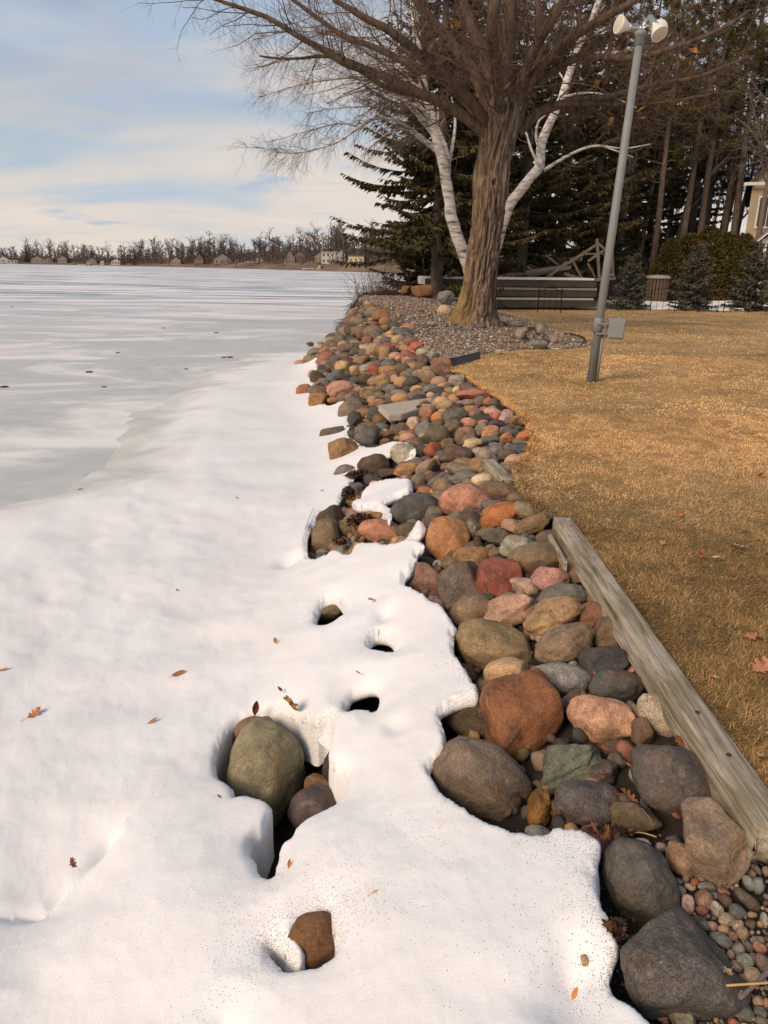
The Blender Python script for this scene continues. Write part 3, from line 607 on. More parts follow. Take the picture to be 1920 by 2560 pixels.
# px, py, width, height, turn, colour, shape, speckle, landmark name
RK = [
 (1208,1951,258,190,33,(124,104,84),'e',.25,'big smooth brown oval boulder'), (1306,1794,196,226,-10,(150,88,48),'b',.1,'largest rust boulder'), (1166,1786,150,118,-8,(98,80,56),'b',.2,'olive block beside the rust boulder'),
 (1502,1802,158,118,9,(210,148,108),'b',.3,'peach-pink granite block'), (1418,1904,168,116,-26,(98,104,84),'r',.1,'green-veined rock'), (1468,2008,170,116,12,(98,88,83),'e',.6,'dark speckled oval stone'),
 (1509,1930,72,62,10,(88,74,66),'a',.1,''), (1347,2025,58,98,15,(142,92,34),'r',.0,'ochre splinter stone'), (1583,2046,126,94,5,(104,86,58),'a',.1,'mossy olive rock'),
 (1680,1948,232,172,36,(92,82,74),'e',.15,'large charcoal dome by the timber'), (1782,2106,178,205,12,(146,120,94),'a',.15,'tan faceted boulder at the timber end'), (1702,2146,74,96,-35,(156,116,86),'e',.1,'tan pointed stone'),
 (1600,2204,168,232,-24,(94,88,78),'e',.15,'tall dark boulder at the snow edge'), (1694,2430,266,284,-30,(96,88,80),'b',.55,'biggest dark granite boulder'), (1560,2550,132,82,10,(62,60,60),'a',.2,'black stone at the picture foot'),
 (1709,2548,68,62,20,(146,140,110),'a',.1,'pale green flat stone'), (1606,2108,40,24,10,(218,180,152),'a',.2,'small whitish-pink chip'), (1652,2118,26,24,0,(176,150,134),'e',.3,''), (1684,2097,38,20,5,(84,80,76),'a',.1,''),
 (1542,1899,46,40,0,(104,88,78),'a',.1,''), (1535,1868,60,40,0,(112,84,62),'e',.1,''), (1660,1892,36,18,-40,(140,100,84),'a',.1,''), (1600,1880,40,44,0,(96,84,72),'a',.1,''),
 (1607,1830,58,68,0,(120,92,68),'b',.1,'brown cube-like stone'), (1645,1790,132,84,44,(180,160,134),'e',.6,'pale speckled elongated stone'), (1582,1774,36,44,0,(124,104,84),'a',.2,''),
 (1540,1718,142,88,2,(80,78,72),'e',.2,'dark domed stone'), (1603,1712,32,46,0,(98,68,60),'a',.0,''), (1575,1676,34,24,0,(190,135,112),'a',.3,''), (1514,1662,120,92,-6,(74,70,66),'b',.05,'black slab-sided stone'),
 (1578,1602,52,76,-6,(88,85,80),'a',.2,'grey chunk against the timber'), (1518,1582,86,82,0,(122,94,66),'a',.2,'brown shouldered stone'), (1492,1540,94,70,-4,(130,82,54),'b',.1,'red-brown saddle stone'),
 (1495,1494,70,50,-4,(150,116,80),'b',.1,'tan loaf-shaped stone'), (1432,1428,64,76,-12,(140,112,76),'b',.05,'upright tan stone by the timber'), (1404,1490,130,68,-4,(112,107,90),'e',.1,'grey-green flat dome'),
 (1382,1546,158,104,-12,(172,130,82),'r',.1,'layered golden rock'), (1412,1613,162,94,-20,(142,114,84),'e',.1,'smooth tan egg-shaped boulder'), (1240,1618,206,126,14,(154,126,80),'e',.45,'large golden-olive boulder'),
 (1268,1688,122,84,-6,(200,154,106),'a',.6,'sandy speckled rock'), (1400,1698,172,82,9,(144,136,128),'e',.6,'grey speckled lens-shaped stone'), (1266,1528,156,76,-20,(190,140,106),'b',.55,'pink-tan wedge stone'),
 (1178,1533,110,98,-20,(140,110,80),'e',.1,'round brown stone at the snow edge'), (1246,1449,116,112,10,(158,76,54),'b',.1,'brick-red boulder'), (1311,1467,76,46,6,(196,160,132),'a',.4,'pale angular chip by the red boulder'),
 (1376,1451,98,68,6,(184,124,110),'e',.55,'rosy domed granite'), (1338,1402,140,102,4,(134,108,74),'e',.1,'wide olive-brown dome'), (1150,1463,118,122,-12,(114,96,84),'a',.6,'dark peppered pyramid'),
 (1180,1402,96,72,0,(166,116,66),'a',.1,'orange pyramid stone'), (1062,1448,112,84,14,(146,100,84),'a',.2,'mauve boulder at the snow edge'), (1130,1406,52,44,-18,(140,112,78),'e',.4,''), (1062,1404,62,28,4,(88,80,70),'e',.1,''),
 (1096,1512,34,28,10,(160,112,96),'e',.2,''), (1138,1612,30,72,-30,(114,68,58),'e',.1,''), (1204,1716,32,44,0,(98,74,52),'e',.1,''),
 (1119,1348,108,116,8,(186,120,70),'b',.25,'orange boulder with a dark stain'), (1166,1256,136,96,4,(200,128,96),'e',.45,'big salmon-pink boulder'), (1247,1289,114,66,-10,(186,104,44),'r',.0,'orange layered rock'),
 (1037,1278,126,92,-12,(84,80,76),'e',.15,'big smooth charcoal boulder'), (1318,1279,74,44,22,(138,120,88),'e',.35,''), (1331,1312,104,48,-18,(140,108,72),'r',.1,'brown cracked slab'), (1241,1342,100,44,6,(114,100,78),'r',.1,'flat olive slab'),
 (1288,1368,74,64,20,(154,150,126),'a',.6,'white-speckled green rock'), (1376,1346,76,44,8,(108,88,68),'e',.1,''), (1233,1384,56,28,-22,(128,100,66),'e',.1,''), (1180,1326,52,60,10,(130,122,98),'a',.3,''), (1142,1291,50,28,-10,(108,108,92),'r',.2,''),
 (1084,1306,48,44,-20,(90,84,78),'e',.1,''), (1183,1368,52,32,0,(98,78,62),'e',.1,''), (1252,1232,112,56,10,(124,96,68),'e',.1,'long brown stone behind the salmon boulder'), (1300,1249,72,42,6,(124,96,68),'e',.1,''),
 (1209,1203,64,38,4,(208,182,138),'e',.3,'cream dome stone'), (1160,1199,96,32,-4,(118,122,104),'e',.7,'long green speckled stone'), (1107,1219,50,48,-20,(150,118,76),'e',.15,''), (1100,1201,68,32,-30,(128,108,102),'a',.1,''),
 (1115,1236,24,60,28,(118,95,82),'e',.1,''), (1253,1200,50,22,4,(112,102,88),'e',.1,''), (1035,1227,74,28,-16,(120,76,54),'e',.15,''), (986,1255,48,26,-8,(165,118,64),'e',.2,''), (985,1240,38,20,-12,(128,84,58),'e',.1,''), (1088,1245,20,18,0,(176,146,116),'e',.2,''),
 (958,1331,130,66,10,(184,118,84),'e',.4,'pink stone half under snow'), (926,1316,90,78,-30,(168,118,70),'b',.1,'tan rock beside the leaf clump'), (826,1304,88,88,12,(80,60,46),'b',.1,'dark wet rock'), (812,1348,98,102,-14,(124,102,72),'a',.5,'rough olive boulder in the snow hollow'),
 (869,1365,30,26,0,(124,114,98),'e',.2,''), (893,1231,32,34,0,(108,78,66),'b',.1,''), (861,1178,58,34,-16,(118,112,100),'e',.3,'flat grey oval in the snow'), (992,1311,36,22,20,(140,118,80),'a',.1,''), (1056,1341,38,36,0,(118,94,76),'a',.1,''), (1058,1385,40,32,0,(88,78,66),'e',.1,''),
 (859,1125,84,62,-20,(156,112,66),'b',.25,'tan boulder standing in snow'), (916,1094,62,60,14,(96,92,86),'b',.15,'dark grey slab'), (922,1078,62,44,10,(128,95,62),'e',.1,''), (886,1048,36,40,0,(72,68,64),'a',.0,'black triangular stone'), (831,1081,66,28,-6,(108,92,76),'a',.1,'low brown stone in the snow'),
 (953,1054,48,44,4,(118,84,52),'e',.1,''), (938,1038,46,42,0,(92,88,82),'e',.1,''), (1011,1139,76,56,26,(174,162,138),'a',.45,'pale granite wedge'), (935,1169,84,68,-8,(92,72,56),'e',.15,'dark brown boulder with dead leaves'), (1018,1177,72,40,-4,(175,122,72),'f',.0,'flat orange-tan slab'),
 (1066,1174,68,44,-28,(155,120,96),'f',.05,'tilted pinkish slab'), (1082,1125,48,42,0,(170,84,44),'b',.1,'orange-red stone'), (1042,1111,72,38,6,(118,88,68),'e',.1,''), (1098,1093,72,62,6,(108,92,68),'e',.1,'olive dome'), (1064,1076,54,42,6,(128,124,118),'a',.5,'grey granite block'),
 (1034,1063,40,44,12,(208,164,134),'a',.4,'pink granite tooth'), (1021,1042,54,40,-10,(190,144,84),'b',.1,'golden stone by the slab'), (1066,1032,54,38,-22,(165,108,84),'e',.1,''), (1002,1076,54,38,0,(108,94,78),'a',.1,''), (973,1089,52,30,-14,(112,84,58),'a',.1,''), (962,1104,32,18,-12,(134,98,58),'e',.1,''),
 (1000,1097,34,16,6,(170,125,75),'e',.1,''), (1046,1139,30,24,0,(64,54,50),'a',.1,''), (970,1137,28,26,0,(122,114,106),'e',.1,''), (1066,1151,28,24,0,(122,88,76),'a',.1,''),
 (1141,1141,92,62,8,(108,80,70),'r',.1,'cracked purple-brown boulder'), (1198,1164,58,44,-12,(160,116,66),'e',.1,'ochre dome'), (1161,1091,60,48,-38,(140,104,82),'e',.1,''), (1130,1071,50,44,-30,(118,98,68),'e',.2,''), (1183,1111,52,32,4,(204,168,124),'e',.4,'cream mottled stone'), (1194,1130,34,26,6,(168,158,138),'e',.3,''),
 (1240,1129,42,38,-28,(122,116,110),'e',.15,''), (1226,1081,50,36,-8,(190,128,84),'e',.6,''), (1200,1078,30,48,28,(128,122,94),'e',.1,''), (1236,1099,48,24,-10,(92,94,92),'e',.1,''), (1265,1096,40,28,-20,(170,108,68),'a',.0,''), (1311,1091,48,30,-28,(200,102,66),'e',.1,'orange-red stone at the lawn edge'),
 (1286,1086,30,28,0,(90,88,74),'e',.1,''), (1260,1077,22,20,0,(190,165,145),'e',.6,''), (1291,1053,40,30,0,(145,108,60),'b',.1,'ochre block at the lawn edge'), (1264,1043,38,44,16,(195,140,130),'a',.4,''), (1232,1031,50,24,8,(204,145,124),'e',.3,''), (1237,1041,28,22,0,(184,98,82),'a',.1,''), (1205,1048,66,24,4,(74,74,70),'e',.1,''),
 (1240,1060,44,22,8,(88,75,68),'a',.1,''), (1172,1059,46,28,14,(204,128,98),'e',.4,''), (1207,1057,28,16,0,(190,115,95),'e',.1,''), (1138,1041,70,46,-10,(100,95,84),'e',.1,''), (1095,1045,40,36,0,(200,124,58),'e',.1,''), (1178,1027,50,26,0,(170,124,68),'a',.1,''), (1103,1007,46,34,-12,(200,150,98),'e',.1,''), (1116,1015,48,28,-6,(170,140,98),'e',.1,''),
 (1167,1009,56,22,-6,(148,114,104),'e',.1,''), (1199,1004,30,28,0,(134,108,84),'e',.1,''), (1184,989,94,30,6,(186,108,84),'a',.1,'long brick-pink stone'), (1219,1005,24,28,0,(184,108,72),'a',.1,''), (1237,1006,28,24,0,(108,86,76),'a',.1,''), (1171,971,48,30,0,(108,82,66),'a',.1,''), (1144,977,28,26,-20,(200,170,120),'e',.1,''),
 (1078,972,46,24,-12,(108,112,106),'e',.1,''), (1040,989,52,26,-8,(118,102,88),'a',.1,''), (1042,975,36,24,-8,(195,150,95),'e',.1,''), (1118,990,32,22,0,(160,114,68),'e',.1,''), (1122,969,32,24,0,(92,84,74),'e',.1,''), (1297,1072,24,16,0,(92,88,74),'e',.1,''),
 (761,977,44,32,2,(170,94,68),'b',.1,'red block out on the snow'), (797,1001,52,40,6,(155,104,58),'b',.1,'ochre block at the ice edge'), (850,975,70,48,-8,(180,124,98),'a',.3,''), (834,1001,32,18,0,(170,118,72),'e',.1,''), (783,976,32,28,0,(112,102,86),'e',.1,''), (927,984,56,36,-2,(145,119,79),'b',.1,''), (898,975,26,22,0,(170,119,69),'e',.1,''),
 (886,997,42,28,0,(108,92,76),'e',.1,''), (946,1009,52,24,-8,(155,108,62),'e',.1,''), (978,974,38,28,-10,(124,114,96),'e',.1,''), (960,956,42,44,-30,(180,134,79),'b',.1,''), (1028,959,48,34,-20,(88,74,64),'e',.1,''), (988,950,30,28,0,(190,134,104),'a',.3,''), (862,944,54,22,6,(78,70,64),'e',.1,''), (785,936,34,24,0,(180,149,104),'e',.1,''),
 (805,923,26,22,0,(84,76,70),'e',.1,''), (816,930,26,20,0,(90,76,70),'e',.1,''), (858,919,44,36,-18,(194,154,99),'b',.1,''), (887,928,30,27,0,(194,144,89),'e',.1,''), (914,922,34,24,0,(154,144,119),'e',.1,''), (936,930,38,42,12,(172,72,56),'b',.1,'small bright red stone'), (969,918,44,40,-24,(108,102,84),'e',.2,''), (1004,922,35,34,0,(114,99,74),'a',.1,''),
 (913,942,34,25,0,(160,119,66),'a',.1,''), (1058,906,33,38,8,(104,76,64),'a',.1,''), (1081,893,38,38,0,(148,142,122),'b',.1,''), (1057,883,36,24,0,(174,159,119),'e',.1,''), (1089,911,22,26,0,(120,114,104),'e',.1,''), (1019,903,31,24,0,(190,129,109),'e',.2,''), (1025,886,32,22,0,(209,154,129),'e',.3,''), (1037,869,44,28,-8,(196,92,66),'a',.0,'red chip at the gravel edge'),
 (963,887,36,42,0,(165,126,79),'b',.1,''), (903,903,42,32,-12,(155,112,74),'a',.1,''), (935,903,26,20,0,(84,76,70),'e',.1,''), (937,879,48,34,-6,(170,139,94),'b',.1,''), (980,867,46,24,4,(175,88,58),'b',.1,''), (997,851,40,29,-12,(170,139,99),'e',.1,''), (1027,857,36,28,0,(144,99,74),'a',.1,''), (1020,819,36,20,0,(190,113,78),'a',.1,''), (1016,827,22,17,0,(150,145,130),'e',.1,''),
 (985,814,26,22,0,(88,84,79),'e',.1,''), (975,838,30,22,-14,(175,140,100),'e',.1,''), (944,840,30,30,-14,(96,92,90),'e',.1,''), (918,852,28,24,0,(150,92,66),'b',.1,''), (880,868,40,26,0,(104,86,74),'e',.1,''), (890,880,34,26,0,(96,90,84),'e',.1,''), (862,892,40,20,0,(110,94,84),'e',.1,''), (838,902,30,26,-20,(100,98,94),'e',.1,''), (828,915,30,34,-30,(120,96,80),'b',.1,''), (912,870,28,20,0,(190,160,135),'e',.1,''), (952,850,26,24,0,(176,132,96),'e',.1,''),
 (775,860,20,10,0,(88,86,80),'e',.1,'dark stone alone on the ice'), (800,857,18,8,0,(160,140,115),'e',.1,''), (815,862,18,13,0,(84,70,62),'a',.1,''), (813,874,23,12,0,(130,112,98),'e',.1,'brown stone alone on the ice'), (811,892,19,15,0,(64,62,62),'b',.1,'black stone alone on the ice'),
 (1462,2402,30,26,35,(160,130,95),'a',.1,'small tan stone melting out of the snow'),
]
HOLE_RK = [   # px, py, w, h, turn, colour, shape, speckle, name, depth under the snow top
 (666,1934,194,282,12,(136,126,92),'e',.15,'great olive boulder in the largest snow hollow',.28), (628,1836,112,96,-20,(140,110,74),'e',.1,'orange-stained stone behind the olive boulder',.18), (786,2026,132,124,-35,(92,74,68),'e',.1,'mauve stone deep in the snow hollow',.26),
 (848,1930,80,110,-20,(66,56,52),'e',.1,'black stone deep in the snow hollow',.30), (790,1962,70,50,0,(124,84,50),'a',.1,'rusty chip deep in the snow hollow',.30), (800,2344,170,136,-8,(120,78,42),'e',.1,'chestnut stone in the bow-shaped snow hole',.10), (702,2362,78,66,10,(76,50,40),'e',.1,'dark stone under the snow bridge',.16),
 (826,1530,70,38,-10,(128,110,74),'a',.1,'olive stone in the small upper snow hole',.14), (957,1602,60,40,0,(70,62,52),'a',.1,'dark stone in the round snow hole',.22), (905,1745,90,60,0,(48,46,46),'e',.1,'black stone in the arched snow hole',.26), (572,2562,60,50,0,(80,64,54),'e',.1,'dark stone at the foot of the snow',.12)]
DIRW = {0: 'right of', 1: 'below', 2: 'left of', 3: 'above'}
def pxdir(a, b):
    dx, dy = a[0]-b[0], a[1]-b[1]
    if abs(dx) > 1.2*abs(dy): return 'right of' if dx > 0 else 'left of'
    if abs(dy) > 1.6*abs(dx): return 'below' if dy > 0 else 'above'
    return ('lower ' if dy > 0 else 'upper ') + ('right of' if dx > 0 else 'left of')
LAND = [(r[0], r[1], r[8]) for r in RK if r[8] and len(r[8].split()) <= 5]
def rock_label(px, py, c, big):
    q = sorted(LAND, key=lambda l: (l[0]-px)**2 + (l[1]-py)**2); l = q[0]
    return f"{cword(c)} {'stone' if big else 'cobble'} {pxdir((px, py), l)} the {l[2]}"
used = {}
def place_rock(r, zf, lift=.35, depth=None, name='cobble', label=None, group=None, cat='rock', sub=None):
    px, py, wd, ht, ang, col, kind, sp = r[:8]
    zf2 = (lambda x, y: zf(x, y)) if depth is None else (lambda x, y: zf(x, y) - depth)
    p = hit(px, py, zf2); z = -((p - CO) @ CZ); a = wd/2*z/FPX; b = ht/2*z/FPX
    p = hit(px, py, lambda x, y: zf2(x, y) + lift*b); z = -((p - CO) @ CZ); a = wd/2*z/FPX; b = ht/2*z/FPX
    seed = int(px*7 + py*13) % 99991
    s_ = sub or (5 if wd > 150 else 4 if wd > 45 else 3 if wd > 18 else 2)
    V, F = rock_shape(kind, s_, seed)
    c = min((a+b)/2*.95, 1.3*min(a, b)); V = V * np.array([a, b, c])
    th = -R(ang); X = CX*math.cos(th) + CY*math.sin(th); Y = -CX*math.sin(th) + CY*math.cos(th)
    V = V @ np.stack([X, Y, CZ])
    o = mesh(name, V, F, STONE, smooth=True); o.location = p
    o.color = (*lin(*mute(col, .74), 1.06), sp)
    tag(o, label, cat, group)
    return o, p, max(a, b)
rocks_xy = []
for r in RK:
    big = r[2] > 90
    lab = r[8] if r[8] else rock_label(r[0], r[1], r[5], big)
    if r[8]:
        near = sorted((l for l in LAND if l[2] != r[8]), key=lambda l: (l[0]-r[0])**2 + (l[1]-r[1])**2)[0]
        if len(lab.split()) < 4 or len(lab.split()) < 6: lab = f"{lab} {pxdir(r, near)} the {near[2]}"
    onice = r[1] < 900 and r[0] < 830
    zf = (lambda x, y: SB(x, y) - .05) if r[0] == 1462 else (lambda x, y: np.full_like(np.asarray(x, float), LAKE + .03)) if onice else (SB if r[0] in (1462,) else (lambda x, y: np.maximum(BZ(x, y), SB(x, y) - .045)) if r[1] < 1200 and r[0] < 930 else BZ)
    o, p, rad = place_rock(r, zf, .0 if r[0] == 1462 else .6 if (r[1] < 1200 and r[0] < 930) else .35, None, 'boulder' if big else 'cobble', lab, 'boulders of the shoreline' if big else 'cobbles of the shoreline')
    rocks_xy.append((p[0], p[1], p[2], rad))
for r in HOLE_RK:
    o, p, rad = place_rock(r, SB, 0, r[9], 'boulder', r[8], 'stones showing in the snow hollows')
RXY = np.array(rocks_xy)
# smaller cobbles filling the bank between them and along the far shore
def pick_col(rg):
    pal = [(70,66,62),(90,85,80),(118,112,106),(150,142,130),(98,106,110),(118,88,64),(85,65,50),(125,102,68),(172,132,85),(190,140,112),(138,104,92),(160,112,70),(146,92,70),(150,120,88),(130,110,90),(104,96,84),(140,122,98),(112,96,76)]
    c = mute(pal[rg.integers(len(pal))], .8); k = rg.uniform(.8, 1.1); return tuple(min(235, v*k) for v in c)
def fill_cobbles():
    rg = np.random.default_rng(21); cand = []; occ = [tuple(q) for q in rocks_xy]
    for _ in range(15000):
        y = rg.uniform(1.4, 27) if rg.random() < .55 else rg.uniform(11, 27)
        e, wv = float(XE0(y)), float(XW(y)); x = rg.uniform(wv - .15, e - (.02 if y > 12 else .08))
        rad = rg.uniform(.045, .11) if y < 11 else rg.choice([rg.uniform(.07, .13), rg.uniform(.13, .25)])
        P = np.array(occ); d = np.hypot(P[:, 0]-x, P[:, 1]-y) - P[:, 3]*.75 - rad*.72
        if d.min() < 0: continue
        occ.append((x, y, 0, rad)); cand.append((x, y, rad))
    # hidden under the snow sheet? leave those out
    xs = np.array([c[0] for c in cand]); yv = np.array([c[1] for c in cand]); s0 = snow_sd(xs, yv)[0]
    out = []
    for (x, y, rad), s in zip(cand, s0):
        if s > .01 and y < 18: continue
        if y < 8 and any(near_box(np.array([x]), np.array([y]), q, seg_sd)[0] > -.12 for q in SNOW_HOLE.values()): continue
        pr = project((x, y, float(BZ(x, y))))
        if not (-20 < pr[0] < 1940 and pr[1] < 2590): continue
        if pr[0] > 1620 and pr[1] > 2140: continue
        out.append((rad/y, x, y, rad, pr))
    out.sort(key=lambda q: -q[0])
    return out, rg
cands, rg = fill_cobbles()
NIND = 300 - len(RK) - 2
extraV = []; extraF = []; extraC = []; nbase = 0
for i, (_, x, y, rad, pr) in enumerate(cands):
    col = pick_col(rg); kind = 'ebaba'[rg.integers(5)]; k3 = np.array([rg.uniform(.85, 1.25), rg.uniform(.7, 1.1), rg.uniform(.55, .85)])*rad
    if i < NIND:
        V, F = rock_shape(kind, 3, int(x*1000) % 9973 + i)
        A = rg.normal(size=(3, 3))*.25 + np.eye(3); Q, _ = np.linalg.qr(A); V = (V*k3) @ Q
        o = mesh('cobble', V, F, STONE, smooth=True); o.location = (x, y, float(BZ(x, y)) + .25*k3[2]); o.color = (*lin(*col, 1.1), rg.uniform(0, .4))
        tag(o, rock_label(pr[0], pr[1], col, False), 'rock', 'cobbles of the shoreline')
    else:
        V, F = rock_shape('e', 2, i); V = (V*k3) + np.array([x, y, float(BZ(x, y)) + .2*k3[2]])
        extraV.append(V); extraF.append(F + nbase); nbase += len(V); extraC.append(np.tile(lin(*col, 1.1), (len(V), 1)))
for _ in range(5200):                            # chips and small stones wedged in the gaps close by
    y = rg.uniform(1.5, 6.5); x = rg.uniform(float(XW(y)) + .3, float(XE0(y)) - .03); rad = rg.uniform(.014, .042)
    P = RXY; dd = (np.hypot(P[:, 0]-x, P[:, 1]-y) - P[:, 3]*.62).min()
    if dd < 0 or nbase > 60000: continue
    if snow_sd(np.array([x]), np.array([y]))[0][0] > .0 or (x > .45 and y < 2.1) or any(near_box(np.array([x]), np.array([y]), q, seg_sd)[0] > -.15 for q in SNOW_HOLE.values()): continue
    V, F = rock_shape('ae'[rg.integers(2)], 2, 7000 + nbase); A = rg.normal(size=(3, 3)); Q, _ = np.linalg.qr(A); V = (V*rad*np.array([1.2, .9, .7])) @ Q + np.array([x, y, float(BZ(x, y)) + .0])
    extraV.append(V); extraF.append(F + nbase); nbase += len(V); extraC.append(np.tile(lin(*pick_col(rg), .9), (len(V), 1)))
VSTONE = vmat('small_stone', .85, 30, .35)
if extraV:
    o = mesh('small_stones', np.concatenate(extraV), np.concatenate(extraF), VSTONE, smooth=True); vcol(o.data, np.concatenate(extraC))
    tag(o, 'small stones packed between the cobbles of the shoreline', 'stones', kind='stuff')
print('ROCKS', len(RK), 'ind fill', min(NIND, len(cands)), 'stuff', max(0, len(cands)-NIND))
# stones that read alike are told apart by their order from the left
ORD = 'first second third fourth fifth sixth seventh eighth ninth tenth eleventh twelfth thirteenth fourteenth fifteenth sixteenth seventeenth eighteenth nineteenth twentieth'.split()
def dedupe():
    by = {}
    for o in C.objects:
        if o.get('category') in ('rock', 'pebble'): by.setdefault(o['label'], []).append(o)
    for lab, L_ in by.items():
        if len(L_) < 2: continue
        L_.sort(key=lambda o: project(np.array(o.location))[0])
        for k, o in enumerate(L_):
            w_ = lab.split(); j = [i for i, q in enumerate(w_) if q in ('cobble', 'stone', 'pebble')][0]; w_[j] += 's'
            t_ = (ORD[k] if k < 20 else 'last') + ' from the left of the ' + ' '.join(w_)
            if len(t_.split()) > 16: t_ = ORD[min(k, 19)] + ' from left of ' + ' '.join(w_)
            if len(t_.split()) <= 16: o['label'] = t_
# ------------------------------------------------------------------ dormant grass
GRASS = vmat('dry_grass', .85, 0, 0, .15)
def grass():
    rg = np.random.default_rng(5)
    def scatter(n, y0, y1, wmax):
        y = np.sqrt(rg.uniform(y0**2, y1**2, n)); lo = XL(y) + .02; hi = .56*y + .35; x = rg.uniform(0, 1, n)*(hi - lo) + lo
        k = (hi > lo); return x[k], y[k]
    sets = []
    for n, y0, y1, h, wd in ((58000, 1.7, 4.6, .032, .0023), (66000, 4.6, 8.5, .028, .0033), (54000, 8.5, 15, .028, .0062), (34000, 15, 34, .028, .013)):
        x, y = scatter(n, y0, y1, 0); sets.append((x, y, np.full(len(x), h), np.full(len(x), wd)))
    # longer tufts hanging over the stones and the timber
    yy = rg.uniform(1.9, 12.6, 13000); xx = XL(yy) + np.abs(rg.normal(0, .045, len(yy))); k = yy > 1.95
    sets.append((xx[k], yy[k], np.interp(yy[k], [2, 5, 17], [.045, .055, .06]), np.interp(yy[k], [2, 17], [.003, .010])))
    x = np.concatenate([s[0] for s in sets]); y = np.concatenate([s[1] for s in sets]); h = np.concatenate([s[2] for s in sets]); wd = np.concatenate([s[3] for s in sets])
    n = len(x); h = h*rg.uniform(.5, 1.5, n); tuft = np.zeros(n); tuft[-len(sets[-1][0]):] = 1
    # blades lie in combed swirls
    sw = 1.2*n2(x, y, 1.7, 3, 91) + 1.6*n2(x, y, 6, 2, 92); az = sw*2.2 + rg.normal(0, 1.1, n)
    lean = np.clip(rg.normal(1.1, .33, n), .1, 1.52)
    dx, dy, dz = np.cos(az)*np.sin(lean), np.sin(az)*np.sin(lean), np.cos(lean)
    sxx, syy = -np.sin(az), np.cos(az)
    z = G(x, y) - .015
    B = np.stack([x, y, z], 1); D = np.stack([dx, dy, dz], 1)*h[:, None]; W = np.stack([sxx, syy, np.zeros(n)], 1)*(wd/2)[:, None]
    M = B + D*.55; T = B + D + np.stack([dx*.25, dy*.25, -.25*np.ones(n)], 1)*h[:, None]
    T[:, 2] = np.maximum(T[:, 2], z + .004)
    V = np.stack([B-W, B+W, M+W*.8, M-W*.8, T], 1).reshape(-1, 3)
    i = np.arange(n)*5
    F = np.concatenate([np.stack([i, i+1, i+2], 1), np.stack([i, i+2, i+3], 1), np.stack([i+3, i+2, i+4], 1)])
    pal = np.array([lin(226, 182, 126), lin(214, 168, 110), lin(198, 152, 94), lin(230, 192, 140), lin(168, 128, 76), lin(148, 130, 72), lin(128, 118, 62)])*1.12
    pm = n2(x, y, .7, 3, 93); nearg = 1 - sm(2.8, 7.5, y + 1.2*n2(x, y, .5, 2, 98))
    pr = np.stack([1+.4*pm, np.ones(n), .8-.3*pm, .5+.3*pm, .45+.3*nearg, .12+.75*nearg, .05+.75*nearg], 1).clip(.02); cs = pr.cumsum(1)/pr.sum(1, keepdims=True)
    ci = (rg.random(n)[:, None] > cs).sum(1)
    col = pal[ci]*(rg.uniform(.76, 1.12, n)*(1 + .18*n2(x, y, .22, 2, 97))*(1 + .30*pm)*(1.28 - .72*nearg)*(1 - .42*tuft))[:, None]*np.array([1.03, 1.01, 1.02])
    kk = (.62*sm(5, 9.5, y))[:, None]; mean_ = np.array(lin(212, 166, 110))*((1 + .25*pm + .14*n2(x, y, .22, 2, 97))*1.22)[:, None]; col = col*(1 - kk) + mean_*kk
    col = np.repeat(col, 5, 0)
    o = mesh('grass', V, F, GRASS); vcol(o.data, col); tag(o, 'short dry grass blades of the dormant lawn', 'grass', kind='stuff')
grass()

# ------------------------------------------------------------------ gravel stones on the mound
def gravel():
    rg = np.random.default_rng(8); n = 11000; y = rg.uniform(12.6, 28.8, n); lo = XE(y); hi = np.maximum(XL(y), lo+.05); x = lo + rg.random(n)*(hi-lo)
    rad = rg.uniform(.018, .042, n)*np.interp(y, [12, 29], [.85, 1.15]); V0, F0 = ICO[1]; nv = len(V0)
    sc = rg.uniform(.7, 1.3, (n, 1, 3))*rad[:, None, None]; sc[:, :, 2] *= .7
    V = V0[None]*sc*(1 + .2*rg.normal(size=(n, nv, 1))*.6); a = rg.uniform(0, 6.28, n); c, s = np.cos(a)[:, None], np.sin(a)[:, None]
    vx = V[:, :, 0]*c - V[:, :, 1]*s; vy = V[:, :, 0]*s + V[:, :, 1]*c
    V = np.stack([vx + x[:, None], vy + y[:, None], V[:, :, 2] + (G(x, y) + .0)[:, None]], -1).reshape(-1, 3)
    F = (F0[None] + (np.arange(n)*nv)[:, None, None]).reshape(-1, 3)
    pal = np.array([lin(*mute(c_, .85)) for c_ in ((108,100,92),(138,126,112),(94,88,82),(152,134,114),(164,130,104),(150,112,90),(124,104,88),(186,170,150),(116,110,100),(140,118,96))])
    col = np.repeat(pal[rg.integers(len(pal), size=n)]*rg.uniform(.8, 1.2, (n, 1)), nv, 0)
    o = mesh('gravel_stones', V, F, VSTONE, smooth=True); vcol(o.data, col); tag(o, 'loose river gravel covering the mound round the maple', 'gravel', kind='stuff')
gravel()

